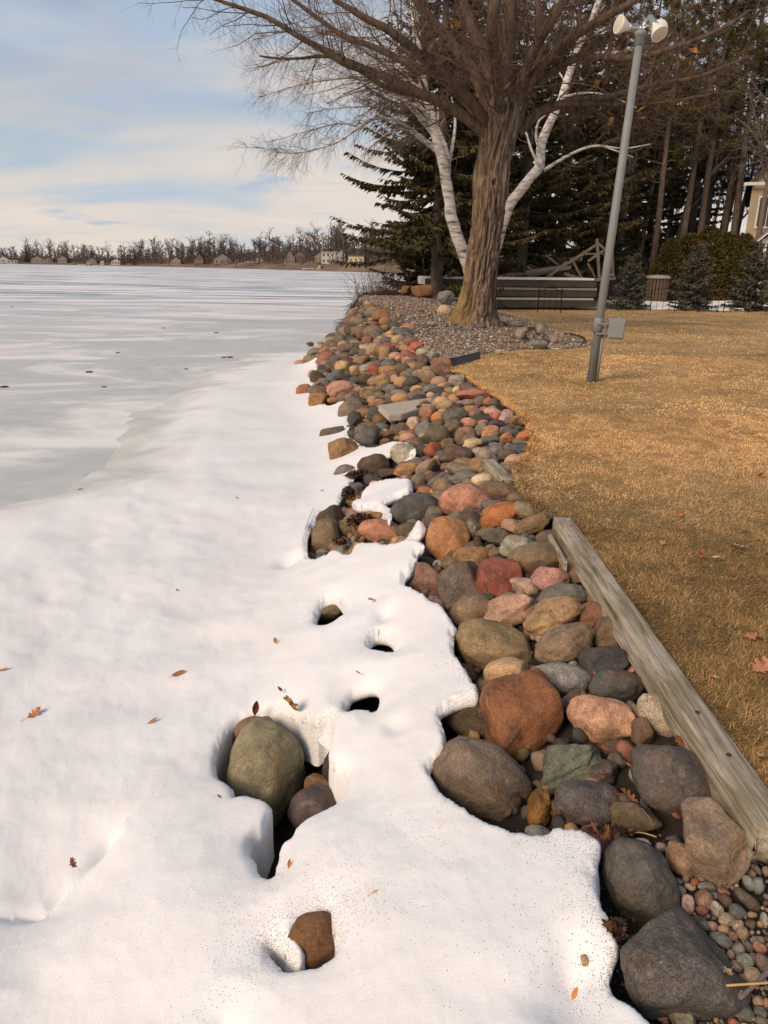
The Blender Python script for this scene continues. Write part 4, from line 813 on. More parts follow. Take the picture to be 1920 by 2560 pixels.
# ------------------------------------------------------------------ weathered timber edging
def timber_material():
    m, t, b, L = mat('weathered_timber'); tc = N(t, 'ShaderNodeTexCoord')
    def noise(scl, det, rough, dist=0., loc=0.):
        mp = N(t, 'ShaderNodeMapping'); mp.inputs['Scale'].default_value = scl; mp.inputs['Location'].default_value = (loc, loc, loc); L(tc.outputs['Object'], mp.inputs[0])
        n = N(t, 'ShaderNodeTexNoise', Scale=1.0, Detail=det, Roughness=rough, Distortion=dist); L(mp.outputs[0], n.inputs['Vector']); return n.outputs['Fac']
    g = noise((34, 2.2, 34), 6, .65, .6)
    r = ramp(t, [(.28, (.085, .065, .045)), (.42, (.26, .22, .165)), (.56, (.42, .37, .30)), (.72, (.60, .55, .46))]); L(g, r.inputs[0])
    cr = noise((70, 1.3, 70), 4, .6, .9, 3.0); rc = ramp(t, [(.30, (.10,)*3), (.37, (1,)*3)]); L(cr, rc.inputs[0])
    mu = N(t, 'ShaderNodeMix', _data_type='RGBA', _blend_type='MULTIPLY'); mu.inputs[0].default_value = .85; L(r.outputs[0], mu.inputs[6]); L(rc.outputs[0], mu.inputs[7])
    bl = noise((3, 3, 3), 5, .6, 0, 8.0); rb = ramp(t, [(.40, (.72, .70, .58)), (.62, (1.05, 1.02, 1.0))]); L(bl, rb.inputs[0])
    m2 = N(t, 'ShaderNodeMix', _data_type='RGBA', _blend_type='MULTIPLY'); m2.inputs[0].default_value = 1; L(mu.outputs[2], m2.inputs[6]); L(rb.outputs[0], m2.inputs[7])
    L(m2.outputs[2], b.inputs['Base Color']); b.inputs['Roughness'].default_value = .85; b.inputs['Specular IOR Level'].default_value = .2
    ad = N(t, 'ShaderNodeMath', _operation='MULTIPLY_ADD'); L(rc.outputs[0], ad.inputs[0]); ad.inputs[1].default_value = .8; L(g, ad.inputs[2])
    bp = N(t, 'ShaderNodeBump', Strength=.8, Distance=.008); L(ad.outputs[0], bp.inputs['Height']); L(bp.outputs[0], b.inputs['Normal'])
    return m
TIMBER = timber_material()
NAIL = plain('rusty_nail', (.05, .025, .018), .6, .3)
def timber(name, p, q, wd, ht, label, seed):
    p, q = Vector(p), Vector(q); ln = (q-p).length; ny = max(6, int(ln/.03)); rg = np.random.default_rng(seed)
    # rounded square section swept along, edges eaten away
    sec = []; rr = .014; hw, hh = wd/2, ht/2
    for cx_, cy_, a0 in ((hw-rr, hh-rr, 0), (-hw+rr, hh-rr, 90), (-hw+rr, -hh+rr, 180), (hw-rr, -hh+rr, 270)):
        sec += [(cx_ + rr*math.cos(R(a0+k*30)), cy_ + rr*math.sin(R(a0+k*30))) for k in range(4)]
        nx_ = {0: (-1, 0), 90: (0, -1), 180: (1, 0), 270: (0, 1)}[a0]; L_ = (wd if a0 in (0, 180) else ht) - 2*rr
        lx, ly = sec[-1]; sec += [(lx + nx_[0]*L_*f, ly + nx_[1]*L_*f) for f in (.2, .4, .6, .8)]
    sec = np.array(sec); ns = len(sec); V = []
    for i in range(ny+1):
        y = ln*i/ny; s3 = np.concatenate([sec, np.full((ns, 1), y)], 1)
        nz = fbm(np.stack([s3[:, 0]*40, s3[:, 2]*2.5, s3[:, 1]*40], 1), 3, seed); nb = fbm(np.stack([s3[:, 0]*9, s3[:, 2]*5, s3[:, 1]*9], 1), 2, seed+4)
        f = 1 - .035*np.clip(nz, 0, 1) - .05*np.clip(nb - .25, 0, 1)
        V.append(np.stack([sec[:, 0]*f, np.full(ns, y) + (.012*rg.normal(size=ns) if i in (0, ny) else 0), sec[:, 1]*f], 1))
    V = np.concatenate(V); F = []
    for i in range(ny):
        for k in range(ns): F.append((i*ns+k, (i+1)*ns+k, (i+1)*ns+(k+1) % ns, i*ns+(k+1) % ns))
    F.append(tuple(range(ns))); F.append(tuple(ny*ns + k for k in range(ns))[::-1])
    e = thing(name, label, 'timber', p); d = (q-p).normalized(); e.rotation_euler = d.to_track_quat('Y', 'Z').to_euler()
    o = mesh('beam', V, F, TIMBER, e, smooth=True); return e
tl = at_z(1894, 2067, .03); tf = at_z(1383, 1290, .03); wt = .122
tm = timber('landscape_timber', (tl[0]+wt/2, tl[1], -.04), (tf[0]+wt/2+.0, tf[1], -.04), wt, .135, 'weathered grey landscape timber edging the lawn beside the stones', 3)
for (px, py) in ((1822, 1886), (1744, 1780)):
    P = at_z(px, py, .03); V, F = lathe([(0, .006), (.006, .005), (.009, .002), (.0095, -.004)], 10); n_ = mesh('nail', V, F, NAIL, tm, True); n_.location = tm.matrix_basis.inverted() @ Vector((P[0], P[1], .0275))
a_, b_ = at_z(1272, 1196, 0.0), at_z(1222, 1146, 0.0)
timber('timber_fragment', (a_[0], a_[1], -.045), (b_[0], b_[1], -.05), .11, .09, 'split rotten timber end between the ochre dome and the lawn', 9)
a_, b_ = at_z(1418, 1402, -.02), at_z(1376, 1330, -.02)
timber('timber_splinter', (a_[0], a_[1], -.06), (b_[0], b_[1], -.06), .03, .06, 'grey splinter of wood lying against the landscape timber', 15)

# ------------------------------------------------------------------ concrete slab
CONC = plain('concrete', (.46, .40, .31), .9, 0, .14, 9, .35, 90)
def slab():
    zs = float(BZ(*hit(1015, 1015, BZ)[:2])) + .12
    P = [at_z(px, py, zs) for px, py in ((945, 1013), (1078, 993), (1098, 1006), (1004, 1036), (972, 1038))]
    c = np.mean(P, 0); bm = bmesh.new(); vs = [bm.verts.new(Vector(p - c)) for p in P]; f = bm.faces.new(vs)
    if f.normal.z > 0: pass
    r = bmesh.ops.extrude_face_region(bm, geom=[f]); 
    for v in r['geom']:
        if isinstance(v, bmesh.types.BMVert): v.co.z -= .085
    bmesh.ops.recalc_face_normals(bm, faces=bm.faces); bmesh.ops.bevel(bm, geom=bm.edges[:], offset=.012, segments=2, affect='EDGES')
    me = bpy.data.meshes.new('concrete_slab'); bm.to_mesh(me); bm.free(); me.materials.append(CONC); o = obj('concrete_slab', me, None, c)
    tag(o, 'pale concrete slab lying flat among the stones', 'slab')
    p = at_z(1048, 1017, zs + .02); V, F = rock_shape('b', 3, 77); q = mesh('cobble', V*np.array([.045, .04, .03]), F, STONE, smooth=True); q.location = p; q.color = (*lin(70, 64, 60), .1)
    tag(q, 'small black stone lying on the pale concrete slab', 'rock', 'cobbles of the shoreline')
slab()

# ------------------------------------------------------------------ black plastic edging of the gravel bed
EDG = plain('black_plastic', (.012, .013, .015), .45, 0, .2, 8)
def edging(name, pts, h0, label):
    pts = chaikin(np.array(pts), 2, False); mb = MB()
    nrm = np.gradient(pts[:, :2], axis=0); nrm = np.stack([-nrm[:, 1], nrm[:, 0]], 1); nrm /= np.linalg.norm(nrm, axis=1)[:, None]
    V = []
    for (x, y, z), n_ in zip(pts, nrm):
        for s, dz in ((-.012, -h0), (-.012, 0), (0, .012), (.012, 0), (.012, -h0)): V.append((x + n_[0]*s, y + n_[1]*s, z + dz))
    F = [(i*5+k, (i+1)*5+k, (i+1)*5+k+1, i*5+k+1) for i in range(len(pts)-1) for k in range(4)]
    tag(mesh(name, V, F, EDG, smooth=True), label, 'edging')
edging('lawn_edging', [at_z(px, py, .13) for px, py in ((1093, 897), (1110, 898), (1135, 896), (1160, 890), (1185, 884), (1200, 880))], .30, 'black plastic edging strip where the gravel bed meets the lawn corner')
edging('lawn_edging', [at_z(px, py, .05) for px, py in ((1405, 832), (1435, 835), (1458, 842), (1466, 850), (1456, 857))], .14, 'black plastic edging curving round the far tip of the gravel bed')

# ------------------------------------------------------------------ leaves
OAK = [(0, -.5), (.03, -.32), (.12, -.28), (.10, -.2), (.24, -.16), (.27, -.08), (.13, -.03), (.30, .08), (.33, .17), (.15, .17), (.22, .30), (.18, .38), (.09, .33), (.05, .46), (0, .5)]
OVAL = [(0, -.5), (.08, -.38), (.17, -.2), (.21, 0), (.17, .2), (.09, .38), (0, .5)]
LEAFM = vmat('dead_leaf', .7, 14, .3, .25)
def leaf_mesh(out, ln, curl, fold, seed, col):
    rg = np.random.default_rng(seed); L_ = [(0, y) for _, y in out]; V = []; F = []
    n = len(out)
    for s in (-1, 1):
        for i, (x, y) in enumerate(out):
            for k in (0, .5, 1): V.append((s*x*k, y, 0))
    V = np.array(V)*ln
    for s in range(2):
        for i in range(n-1):
            for k in range(2):
                a = s*n*3 + i*3 + k; f = (a, a+1, a+4, a+3); F.append(f if s else f[::-1])
    x, y = V[:, 0], V[:, 1]
    V[:, 2] = fold*np.abs(x) + curl*(y*y)/ln*3 + .10*ln*fbm(np.stack([x/ln*3, y/ln*3, np.full(len(x), seed*.7)], 1), 2, seed)
    mb = MB(); mb.add(V, F); mb.tube([(0, -.5*ln, V[0][2]), (0, -.62*ln, V[0][2] + .01*ln), (.03*ln, -.78*ln, V[0][2] + .04*ln)], .012*ln, 4)
    me = mb.build('leaf', LEAFM, link=False, smooth=True)
    c = np.tile(lin(*col), (len(me.vertices), 1))*rg.uniform(.8, 1.15, (len(me.vertices), 1)); vcol(me, c); return me
def leaf(px, py, zf, size_px, kind, col, label, grp, tilt=(0, 0), rz=None, lift=.006, curl=.15, fold=.25):
    p = hit(px, py, zf); z = -((p-CO) @ CZ); ln = size_px*z/FPX; seed = int(px + py*3) % 1000
    o = obj('oak_leaf' if kind == 'oak' else 'dead_leaf', leaf_mesh(OAK if kind == 'oak' else OVAL, ln, curl, fold, seed, col), None, (p[0], p[1], p[2] + lift))
    o.rotation_euler = (R(tilt[0]), R(tilt[1]), rz if rz is not None else (seed % 63)/10.0)
    tag(o, label, 'leaf', grp)
ON = 'leaves fallen on the snow'
for a in [
 (730, 1768, 78, 'oak', (176,128,78), 'large tan oak leaf standing at the rim of the biggest snow hollow', (58, 10), 2.6), (700, 1726, 24, 'oval', (120,66,50), 'small reddish leaf above the big oak leaf at the snow hollow', (10, 10), .6),
 (639, 1772, 42, 'oval', (92,40,30), 'dark red leaf standing upright left of the big oak leaf', (80, 10), .3), (447, 1686, 36, 'oval', (150,100,66), 'curled tan leaf alone on the open snow', (20, 30), -1.0),
 (688, 1606, 22, 'oak', (196,140,80), 'small golden leaf left of the round snow hole', (30, 20), .5), (930, 1502, 26, 'oak', (190,120,70), 'small orange leaf above the round snow hole', (20, 0), 1.9), (895, 1685, 18, 'oval', (150,90,76), 'tiny pinkish leaf above the arched snow hole', (10, 10), 1.0),
 (549, 1994, 16, 'oval', (156,90,60), 'tiny rusty leaf on the snow spit below the olive boulder', (30, 0), 1.2), (723, 2162, 24, 'oval', (190,120,76), 'thin tan leaf upright between the two large snow holes', (40, 20), .1), (940, 2240, 48, 'oval', (206,154,98), 'pale curled leaf with stalk on the foreground snow', (25, 25), -1.2),
 (85, 1788, 46, 'oak', (182,120,80), 'brown oak leaf on the snow at the left edge of the picture', (20, 10), -.6), (382, 1805, 28, 'oval', (186,116,76), 'thin orange leaf on the snow left of the olive boulder', (20, 0), -1.0), (182, 2162, 36, 'oak', (170,104,70), 'brown leaf half sunk in a melt groove of the snow', (60, 0), 1.4),
 (443, 1477, 13, 'oval', (130,90,70), 'small brown leaf scrap on the snow far from the stones', (0, 0), .4), (1437, 2488, 34, 'oval', (204,134,78), 'orange leaf in a snow dent beside the biggest dark boulder', (40, 0), -.7), (6, 1676, 30, 'oval', (196,140,80), 'golden leaf cut by the left edge of the picture', (10, 0), -1.3),
 (592, 1246, 12, 'oval', (150,100,76), 'leaf scrap on the snow left of the dark wet rock', (0, 0), .4), (200, 1225, 16, 'oval', (120,88,64), 'dark leaf scrap on the snow near the ice edge', (0, 0), -1.0), (806, 1228, 14, 'oval', (214,150,100), 'orange leaf scrap on snow beside the shoreline leaf clumps', (0, 0), 1.5)]:
    leaf(a[0], a[1], SB, a[2], a[3], a[4], a[5], ON, a[6], a[7])
GL = lambda x, y: G(x, y)
LW = 'leaves fallen on the lawn'
for a in [(1655, 1365, 26, 'oak', (190,140,104), 'small oak leaf on the lawn right of the upper timber end'), (1846, 1372, 40, 'oak', (186,148,118), 'pale oak leaf on the lawn near the right picture edge'), (1752, 1396, 30, 'oak', (150,90,62), 'reddish oak leaf in the middle of the near lawn'),
 (1790, 1400, 22, 'oval', (196,156,116), 'cream leaf beside the reddish oak leaf on the lawn'), (1674, 1413, 26, 'oak', (158,98,66), 'rusty curled leaf on the lawn nearest the timber joint'), (1892, 1482, 40, 'oak', (176,124,92), 'brown oak leaf on the lawn by the right picture edge'),
 (1876, 1600, 46, 'oak', (160,110,78), 'folded brown oak leaf on the lawn above the large one'), (1900, 1678, 80, 'oak', (178,124,92), 'largest oak leaf lying flat on the near lawn'), (1786, 1703, 28, 'oval', (206,176,146), 'cream curled leaf on the lawn beside the timber'),
 (1898, 1192, 32, 'oak', (172,112,62), 'orange leaf on the lawn far from the stones'), (1856, 1330, 20, 'oval', (214,180,130), 'pale yellow leaf on the lawn'), (1910, 1312, 20, 'oval', (214,186,150), 'whitish leaf at the right edge of the lawn'), (1918, 1392, 26, 'oval', (110,76,60), 'dark leaf at the right edge of the lawn'),
 (1540, 1244, 22, 'oval', (206,160,110), 'light leaf on the lawn above the timber'), (1520, 1308, 20, 'oval', (200,166,124), 'small cream leaf right above the far end of the timber'), (1697, 1289, 40, 'oak', (158,104,66), 'brown leaf in the middle lawn'), (1750, 772, 26, 'oval', (150,90,50), 'rust leaf on the far lawn by the fence'), (1900, 1900, 40, 'oak', (160,120,90), 'faded leaf against the near end of the timber')]:
    leaf(a[0], a[1], GL, a[2], a[3], a[4], a[5], LW, (15, 10), None, .018)
RT = lambda x, y: BZ(x, y) + .075
for a in [(1575, 1922, 88, 'oak', (176,116,78), 'orange-brown oak leaf draped over the charcoal dome', (25, -20), 2.4), (1572, 2006, 60, 'oak', (146,94,66), 'crumpled leaf beside the dark speckled oval stone', (30, 10), 1.2), (1692, 2050, 74, 'oval', (140,84,62), 'brown curled leaf wedged between charcoal and tan boulders', (20, 30), .9),
 (1722, 2030, 50, 'oak', (190,150,114), 'ragged pale leaf between charcoal and tan boulders', (60, 0), 1.6), (1483, 1705, 40, 'oak', (170,120,86), 'leaf tip beside the grey lens-shaped stone', (50, 20), .6), (1700, 1868, 44, 'oak', (130,84,58), 'dark leaf beside the timber above the charcoal dome', (20, 0), .3),
 (1745, 1925, 40, 'oval', (150,96,66), 'leaf stuck between timber and charcoal dome', (30, 0), .2), (1815, 2445, 46, 'oak', (196,156,122), 'pale leaf at the edge of the biggest dark boulder', (20, 0), 2.2), (1545, 2000, 40, 'oak', (120,74,50), 'leaf behind the dark speckled oval stone', (10, 10), 2.0), (1505, 1880, 40, 'oak', (128,78,48), 'leaf under the peach-pink granite block', (10, 0), .9), (1500, 1955, 30, 'oak', (130,84,60), 'scrap of leaf beside the green-veined rock', (10, 0), 1.9), (1410, 2052, 44, 'oval', (104,64,50), 'dark leaf under the dark speckled oval stone', (30, 0), 1.1)]:
    leaf(a[0], a[1], RT, a[2], a[3], a[4], a[5], 'leaves caught between the stones', a[6], a[7], .02)
def leaf_clump(px, py, wpx, hpx, n, cols, label, zoff=.08):
    p = hit(px, py, lambda x, y: np.maximum(BZ(x, y), SB(x, y) - .05) + zoff*.4); z = -((p-CO) @ CZ); a, b = wpx/2*z/FPX, hpx/2*z/FPX; rg = np.random.default_rng(int(px)); V = []; F = []; Cc = []; nb = 0
    for i in range(n):
        d = rg.normal(size=3); d /= np.linalg.norm(d); r_ = rg.uniform(.3, 1)**.5; c = np.array([d[0]*a, d[1]*b*.9, abs(d[2])*b*.9])*r_
        s = rg.uniform(.012, .034); U = rg.normal(size=3); U /= np.linalg.norm(U); W = np.cross(U, rg.normal(size=3)); W /= np.linalg.norm(W); Nn = np.cross(U, W)
        q = [c-U*s, c+W*s*.5+Nn*s*.3, c+U*s, c-W*s*.5+Nn*s*.2, c+Nn*s*.25]; V += q; F += [(nb, nb+1, nb+4), (nb+1, nb+2, nb+4), (nb+2, nb+3, nb+4), (nb+3, nb, nb+4)]; nb += 5
        Cc += [lin(*cols[rg.integers(len(cols))])]*5
    o = mesh('leaf_clump', V, F, LEAFM); o.location = p; vcol(o.data, np.array(Cc)*rg.uniform(.7, 1.1, (len(Cc), 1))); tag(o, label, 'leaf clump', kind='stuff')
DK = [(60,42,34),(84,58,42),(46,34,30),(110,74,46)]
for a in [(905,1312,78,64,420,DK,'dark clump of dead wet leaves left of the tan rock'), (900,1192,80,40,300,DK,'dead leaves clinging round the dark brown boulder'), (870,1238,34,50,180,DK,'wet leaf clump on the snow rim above the dark wet rock'), (905,1018,50,34,200,DK,'dead leaves and roots beside the black triangular stone'),
          (800,972,32,34,160,[(150,90,46),(120,70,38)],'rusty leaf clump between the red block and pink stone'), (905,1065,30,30,120,DK,'leaf debris on the dark grey slab'), (850,1358,40,30,140,DK,'leaf debris at the foot of the rough olive boulder'), (968,1000,60,16,120,[(130,90,56),(100,70,46)],'brown leaf litter behind the concrete slab'), (1530,2080,120,12,60,DK,'leaf scraps under the mossy olive rock'), (1535,2330,30,50,60,DK,'leaf scraps between snow edge and the biggest dark boulder')]:
    leaf_clump(*a)
# ------------------------------------------------------------------ pebbles at the timber end
PB = [(970,55,85,70,0,(176,86,46)),(835,145,105,115,-20,(122,124,112)),(930,105,110,70,20,(168,146,112)),(1085,95,180,75,3,(128,122,104)),(695,240,110,100,0,(208,176,152)),(755,205,100,110,20,(116,72,54)),(910,270,130,190,0,(210,172,156)),(1060,220,170,190,10,(146,100,84)),
 (1040,330,120,105,0,(150,88,72)),(1180,310,110,150,-20,(184,170,156)),(1240,150,120,70,20,(170,100,72)),(1260,230,110,140,-20,(116,86,70)),(1155,185,110,75,10,(130,124,108)),(1480,70,100,160,-20,(128,130,118)),(1570,95,105,165,0,(124,128,126)),(1470,225,310,120,40,(96,82,68)),
 (1365,340,150,140,30,(98,98,94)),(1270,410,175,120,0,(170,150,118)),(1240,505,120,90,0,(168,134,94)),(1510,365,95,55,-6,(164,130,88)),(1440,380,50,50,0,(160,128,88)),(1500,455,105,90,0,(96,78,64)),(1375,465,125,80,-35,(150,130,104)),(1425,540,125,120,20,(152,128,94)),
 (1325,560,95,85,20,(140,94,76)),(990,425,230,85,0,(112,98,84)),(1065,470,130,95,20,(116,108,98)),(1130,470,95,95,30,(178,138,120)),(1000,555,215,130,35,(122,130,124)),(1215,605,235,130,28,(130,130,124)),(1195,720,150,95,30,(114,112,94)),(1380,690,115,110,0,(130,128,112)),
 (1435,795,165,140,15,(122,128,112)),(1585,680,130,110,0,(204,122,86)),(1560,610,140,95,-10,(128,118,98)),(1475,665,80,110,-20,(118,106,92)),(1610,820,130,190,-15,(130,100,92)),(1510,935,155,140,10,(172,150,114)),(1365,860,130,110,45,(150,120,100)),(1105,655,75,70,0,(140,80,46)),
 (1625,415,70,150,0,(142,130,110)),(1585,455,60,65,0,(166,126,80)),(1420,965,90,80,30,(160,100,80)),(1260,1155,170,110,20,(118,116,98)),(1410,1270,270,160,32,(112,116,104)),(1570,1185,110,100,0,(160,128,94)),(1595,1280,140,100,20,(100,104,92)),(1600,1365,130,70,0,(122,114,88)),
 (1330,1370,100,60,0,(170,96,68)),(810,355,180,150,20,(92,78,66)),(1520,770,90,100,-20,(116,88,78)),(640,285,90,60,-20,(150,142,130)),(1640,1200,60,110,0,(178,112,86)),(1440,620,60,70,0,(130,112,92)),(1310,740,70,90,20,(150,124,104)),(1490,1290,70,60,0,(110,96,84)),(690,1365,80,50,0,(190,116,78)),(663,1320,110,100,0,(196,150,124))]
PALP = [(112,104,96),(140,128,112),(160,130,98),(120,84,64),(150,110,90),(98,92,84),(176,150,120),(128,122,104)]
PZ = lambda x, y: BZ(x, y) - .015
LAND2 = [(1690, 2425, 'biggest dark boulder'), (1782, 2109, 'tan faceted boulder'), (1920, 2440, 'grey forked twig'), (1850, 2476, 'straw stick'), (1600, 2206, 'tall dark boulder')]
def pebble_label(px, py, c):
    l = sorted(LAND2, key=lambda l: (l[0]-px)**2 + (l[1]-py)**2)[0]
    return f"{cword(c)} river pebble {pxdir((px, py), l)} the {l[2]}"
PSP = ('oval', 'flat', 'round')
occ = []
def pebble(px, py, wd, ht, ang, col):
    o, p, rad = place_rock((px, py, wd, ht, ang, mute(col, .95), 'e' if (px*7+py) % 3 else 'b', .25), PZ, .45, None, 'pebble', pebble_label(px, py, col), 'river pebbles at the timber end', 'pebble', 3)
    occ.append((px, py, max(wd, ht)/2)); return o
for x, y, wd, ht, a, c in PB: pebble(1480 + x/3.77, 2190 + y/3.77, wd/3.77, ht/3.77, a, c)
for x, y, wd, ht, a, c in [(1525,1165,65,120,-40,(124,108,94)),(1560,1190,60,130,-25,(118,116,108)),(1640,1090,70,90,0,(120,114,106)),(1505,1230,80,100,0,(134,112,92)),(1450,1290,60,120,-20,(126,130,118)),(1575,1300,90,90,0,(124,128,124)),(1640,1200,60,100,0,(150,124,110)),(1525,1040,90,40,0,(112,104,90)),(1520,1105,60,50,0,(160,96,60)),(1045,1270,90,40,0,(120,112,100))]:
    pebble(1480 + x/3.77, 1860 + y/3.77, wd/3.77, ht/3.77, a, c)
rg = np.random.default_rng(33); k = 0
for _ in range(6000):
    if k > 95: break
    px, py = rg.uniform(1640, 1935), rg.uniform(2160, 2590); s = rg.uniform(5, 11)
    if px < 1700 + (py-2250)*.55 and py > 2240 and py < 2520: continue
    if any((px-a)**2 + (py-b)**2 < (s + r_*.8)**2 for a, b, r_ in occ): continue
    if any(((px-r[0])/(r[2]*.5))**2 + ((py-r[1])/(r[3]*.5))**2 < 1.05 for r in RK if r[0] > 1500 and r[1] > 1900): continue
    c = PALP[rg.integers(len(PALP))]; pebble(px, py, 2*s, 2*s*rg.uniform(.6, .95), rg.uniform(-60, 60), c); k += 1
dedupe()
# fine grit between the pebbles
def grit():
    rg = np.random.default_rng(3); n = 5200; y = rg.uniform(.9, 2.2, n); x = rg.uniform(.45, 1.6, n); k = ~((x > .98) & (x < 1.2) & (y > 1.72)); x, y = x[k], y[k]; n = len(x)
    V0, F0 = ICO[1]; nv = len(V0); r_ = rg.uniform(.002, .006, n); V = V0[None]*r_[:, None, None]*rg.uniform(.6, 1.3, (n, nv, 1)) + np.stack([x, y, BZ(x, y) - .026 + .02*n2(x, y, 5, 3, 31)], 1)[:, None]
    F = (F0[None] + (np.arange(n)*nv)[:, None, None]).reshape(-1, 3); pal = np.array([lin(*c) for c in PALP + [(70,60,52), (84,72,60)]])*.8
    o = mesh('grit', V.reshape(-1, 3), F, VSTONE); vcol(o.data, np.repeat(pal[rg.integers(len(pal), size=n)], nv, 0)); tag(o, 'fine grit between the pebbles at the timber end', 'grit', kind='stuff')
grit()
# twigs, straw, loose cord
BARK = plain('twig_bark', (.16, .125, .10), .85, 0, .35, 30, .4, 120)
STRAW = plain('straw', (.50, .30, .12), .6, 0, .3, 20)
def stick(name, pts, r0, r1, m, label, cat, zf=RT, lift=.012):
    P = [hit(px, py, zf) + np.array([0, 0, lift + (q[2] if len(q) > 2 else 0)]) for q in pts for px, py in [q[:2]]]; P = chaikin(np.array(P), 2, False)
    mb = MB(); mb.tube(P, np.linspace(r0, r1, len(P)), 7); tag(mb.build(name, m, smooth=True), label, cat)
stick('twig', [(1940, 2415), (1920, 2437), (1885, 2470), (1862, 2492), (1848, 2506), (1846, 2498), (1853, 2486)], .007, .004, BARK, 'grey forked twig lying over the pebbles at the picture corner', 'twig')
stick('dry_stalk', [(1777, 2481), (1850, 2476), (1935, 2471)], .0035, .0028, STRAW, 'straw stick lying across the pebbles under the grey twig', 'stalk', RT, .02)
stick('dry_stalk', [(1510, 2093), (1560, 2092), (1600, 2087), (1640, 2100)], .003, .002, STRAW, 'thin straw stalk between the mossy olive rock and tall dark boulder', 'stalk')
stick('dry_stalk', [(1600, 2052), (1618, 2075), (1630, 2096)], .0025, .0015, BARK, 'thin twig leaning on the mossy olive rock', 'stalk', RT, .05)
CORD = plain('bleached_root', (.34, .27, .20), .7, 0, .2, 20)
stick('bleached_vine', [(1262, 1212), (1290, 1218), (1312, 1210), (1330, 1208), (1350, 1212), (1372, 1228), (1398, 1255)], .005, .002, CORD, 'pale bleached vine curving from the stones onto the lawn', 'vine', lambda x, y: np.maximum(G(x, y), BZ(x, y)), .05)
for i, (a, b) in enumerate([((1148, 1228), (1120, 1280)), ((763, 1328), (783, 1275)), ((1128, 1090), (1135, 1108))][1:2]):
    stick('twig', [a, b], .003, .002, BARK, 'thin twig stuck upright in the snow left of the dark wet rock', 'twig', SB, .02)
# scraps frozen into the ice
for i, (px, py) in enumerate([(15, 738), (30, 767), (223, 930), (260, 967), (560, 893), (575, 893), (465, 922), (295, 882), (10, 967), (700, 780), (408, 820), (540, 832)]):
    p = at_z(px, py, LAKE + .008); V, F = rock_shape('f', 2, i + 300); o = mesh('ice_debris', V*np.array([.05, .04, .012])*(1 + (i % 3)*.4), F, VSTONE); o.location = p; vcol(o.data, np.tile(lin(70, 58, 48), (len(V), 1)))
    tag(o, 'small dark scrap of debris frozen onto the lake ice', 'debris', 'scraps frozen onto the ice')

# ------------------------------------------------------------------ floodlight pole
PVC = plain('grey_pvc', (.20, .205, .20), .55, 0, .12, 5, .1, 40)
WHITEL = plain('lamp_enamel', (.72, .66, .56), .4, 0, .06, 8)
ALU = plain('aluminium', (.50, .49, .46), .35, .8, .1, 12)
BULB = plain('lens_glass', (.55, .47, .38), .25, 0, .1, 20)
BOXM = plain('junction_box_plastic', (.24, .245, .225), .5, 0, .08, 8)
def flood_pole():
    base = hit(1477, 952, G); y0 = base[1]; top = at_y(1602, 80, y0 + .1); sw = at_y(1533, 560, y0 + .05)
    e = thing('floodlight_pole', 'leaning grey lawn pole with three white floodlights and a junction box', 'lamp post', base)
    l = lambda P: Vector(P) - Vector(base)
    ax = l(top).normalized()
    mb = MB(); mb.tube([l(base) - ax*.1, l(sw), l(top)], [.062, .058, .050], 20); mb.build('pole', PVC, e, True)
    mid = l(at_y(1497, 800, y0)); mb = MB(); mb.tube([mid - ax*.18, mid + ax*.02, mid + ax*.03], [.068, .068, .060], 20); mb.build('coupling', PVC, e, True)
    side = Vector((1, -.1, 0)).normalized()
    mb = MB(); mb.tube([-ax*.05 + side*.088, mid - ax*.1 + side*.088], .024, 12); mb.build('conduit', PVC, e, True)
    jb = mid + side*.26 - ax*.12; o = bevel_box('junction_box', .24, .14, .30, .018, BOXM, e, jb); o.rotation_euler = (0, R(math.degrees(math.atan2(ax.x, ax.z))), 0)
    o2 = bevel_box('box_cover', .20, .02, .25, .008, BOXM, o, (.0, -.078, 0)); bevel_box('hinge', .05, .03, .03, .006, BOXM, o, (.02, -.03, .16))
    for dz in (.07, -.07): bevel_box('strap', .17, .16, .025, .006, PVC, e, mid + side*.05 - ax*.12 + Vector((0, 0, dz)))
    tp = l(top); mb = MB(); mb.tube([tp - ax*.16, tp - ax*.05, tp - ax*.045, tp + ax*.0, tp + ax*.01, tp + ax*.035], [.064, .064, .078, .082, .06, .04], 20); mb.build('cap', PVC, e, True)
    def head(p, d, arm0):
        d = Vector(d).normalized(); h = thing('floodlight', None, None); h.parent = e; h.location = p; h.rotation_euler = d.to_track_quat('Z', 'Y').to_euler()
        V, F = lathe([(.0, -.30), (.030, -.30), (.042, -.285), (.046, -.14), (.05, -.13), (.05, -.115), (.045, -.11)], 18); mesh('lamp_socket', V, F, ALU, h, True)
        V, F = lathe([(.044, -.11), (.05, -.09), (.072, -.045), (.098, .0), (.108, .03), (.110, .05), (.104, .052), (.09, .036), (.0, .03)], 24); mesh('reflector', V, F, WHITEL, h, True)
        V, F = lathe([(.102, .046), (.07, .058), (.0, .064)], 24); mesh('lens', V, F, BULB, h, True)
        q = Vector(p) - d*.26; mb = MB(); mb.tube([tp + ax*.02, (tp + ax*.06 + q)/2 + Vector((0, 0, .03)), q], [.018, .020, .016], 10); mb.build('swivel_arm', ALU, e, True)
    head(tp + Vector((-.27, -.02, .07)), (-.97, -.30, .12), None)
    head(tp + Vector((.20, -.10, -.02)), (.28, -.60, -.74), None)
    head(tp + Vector((.30, .22, .10)), (.55, .80, .26), None)
flood_pole()
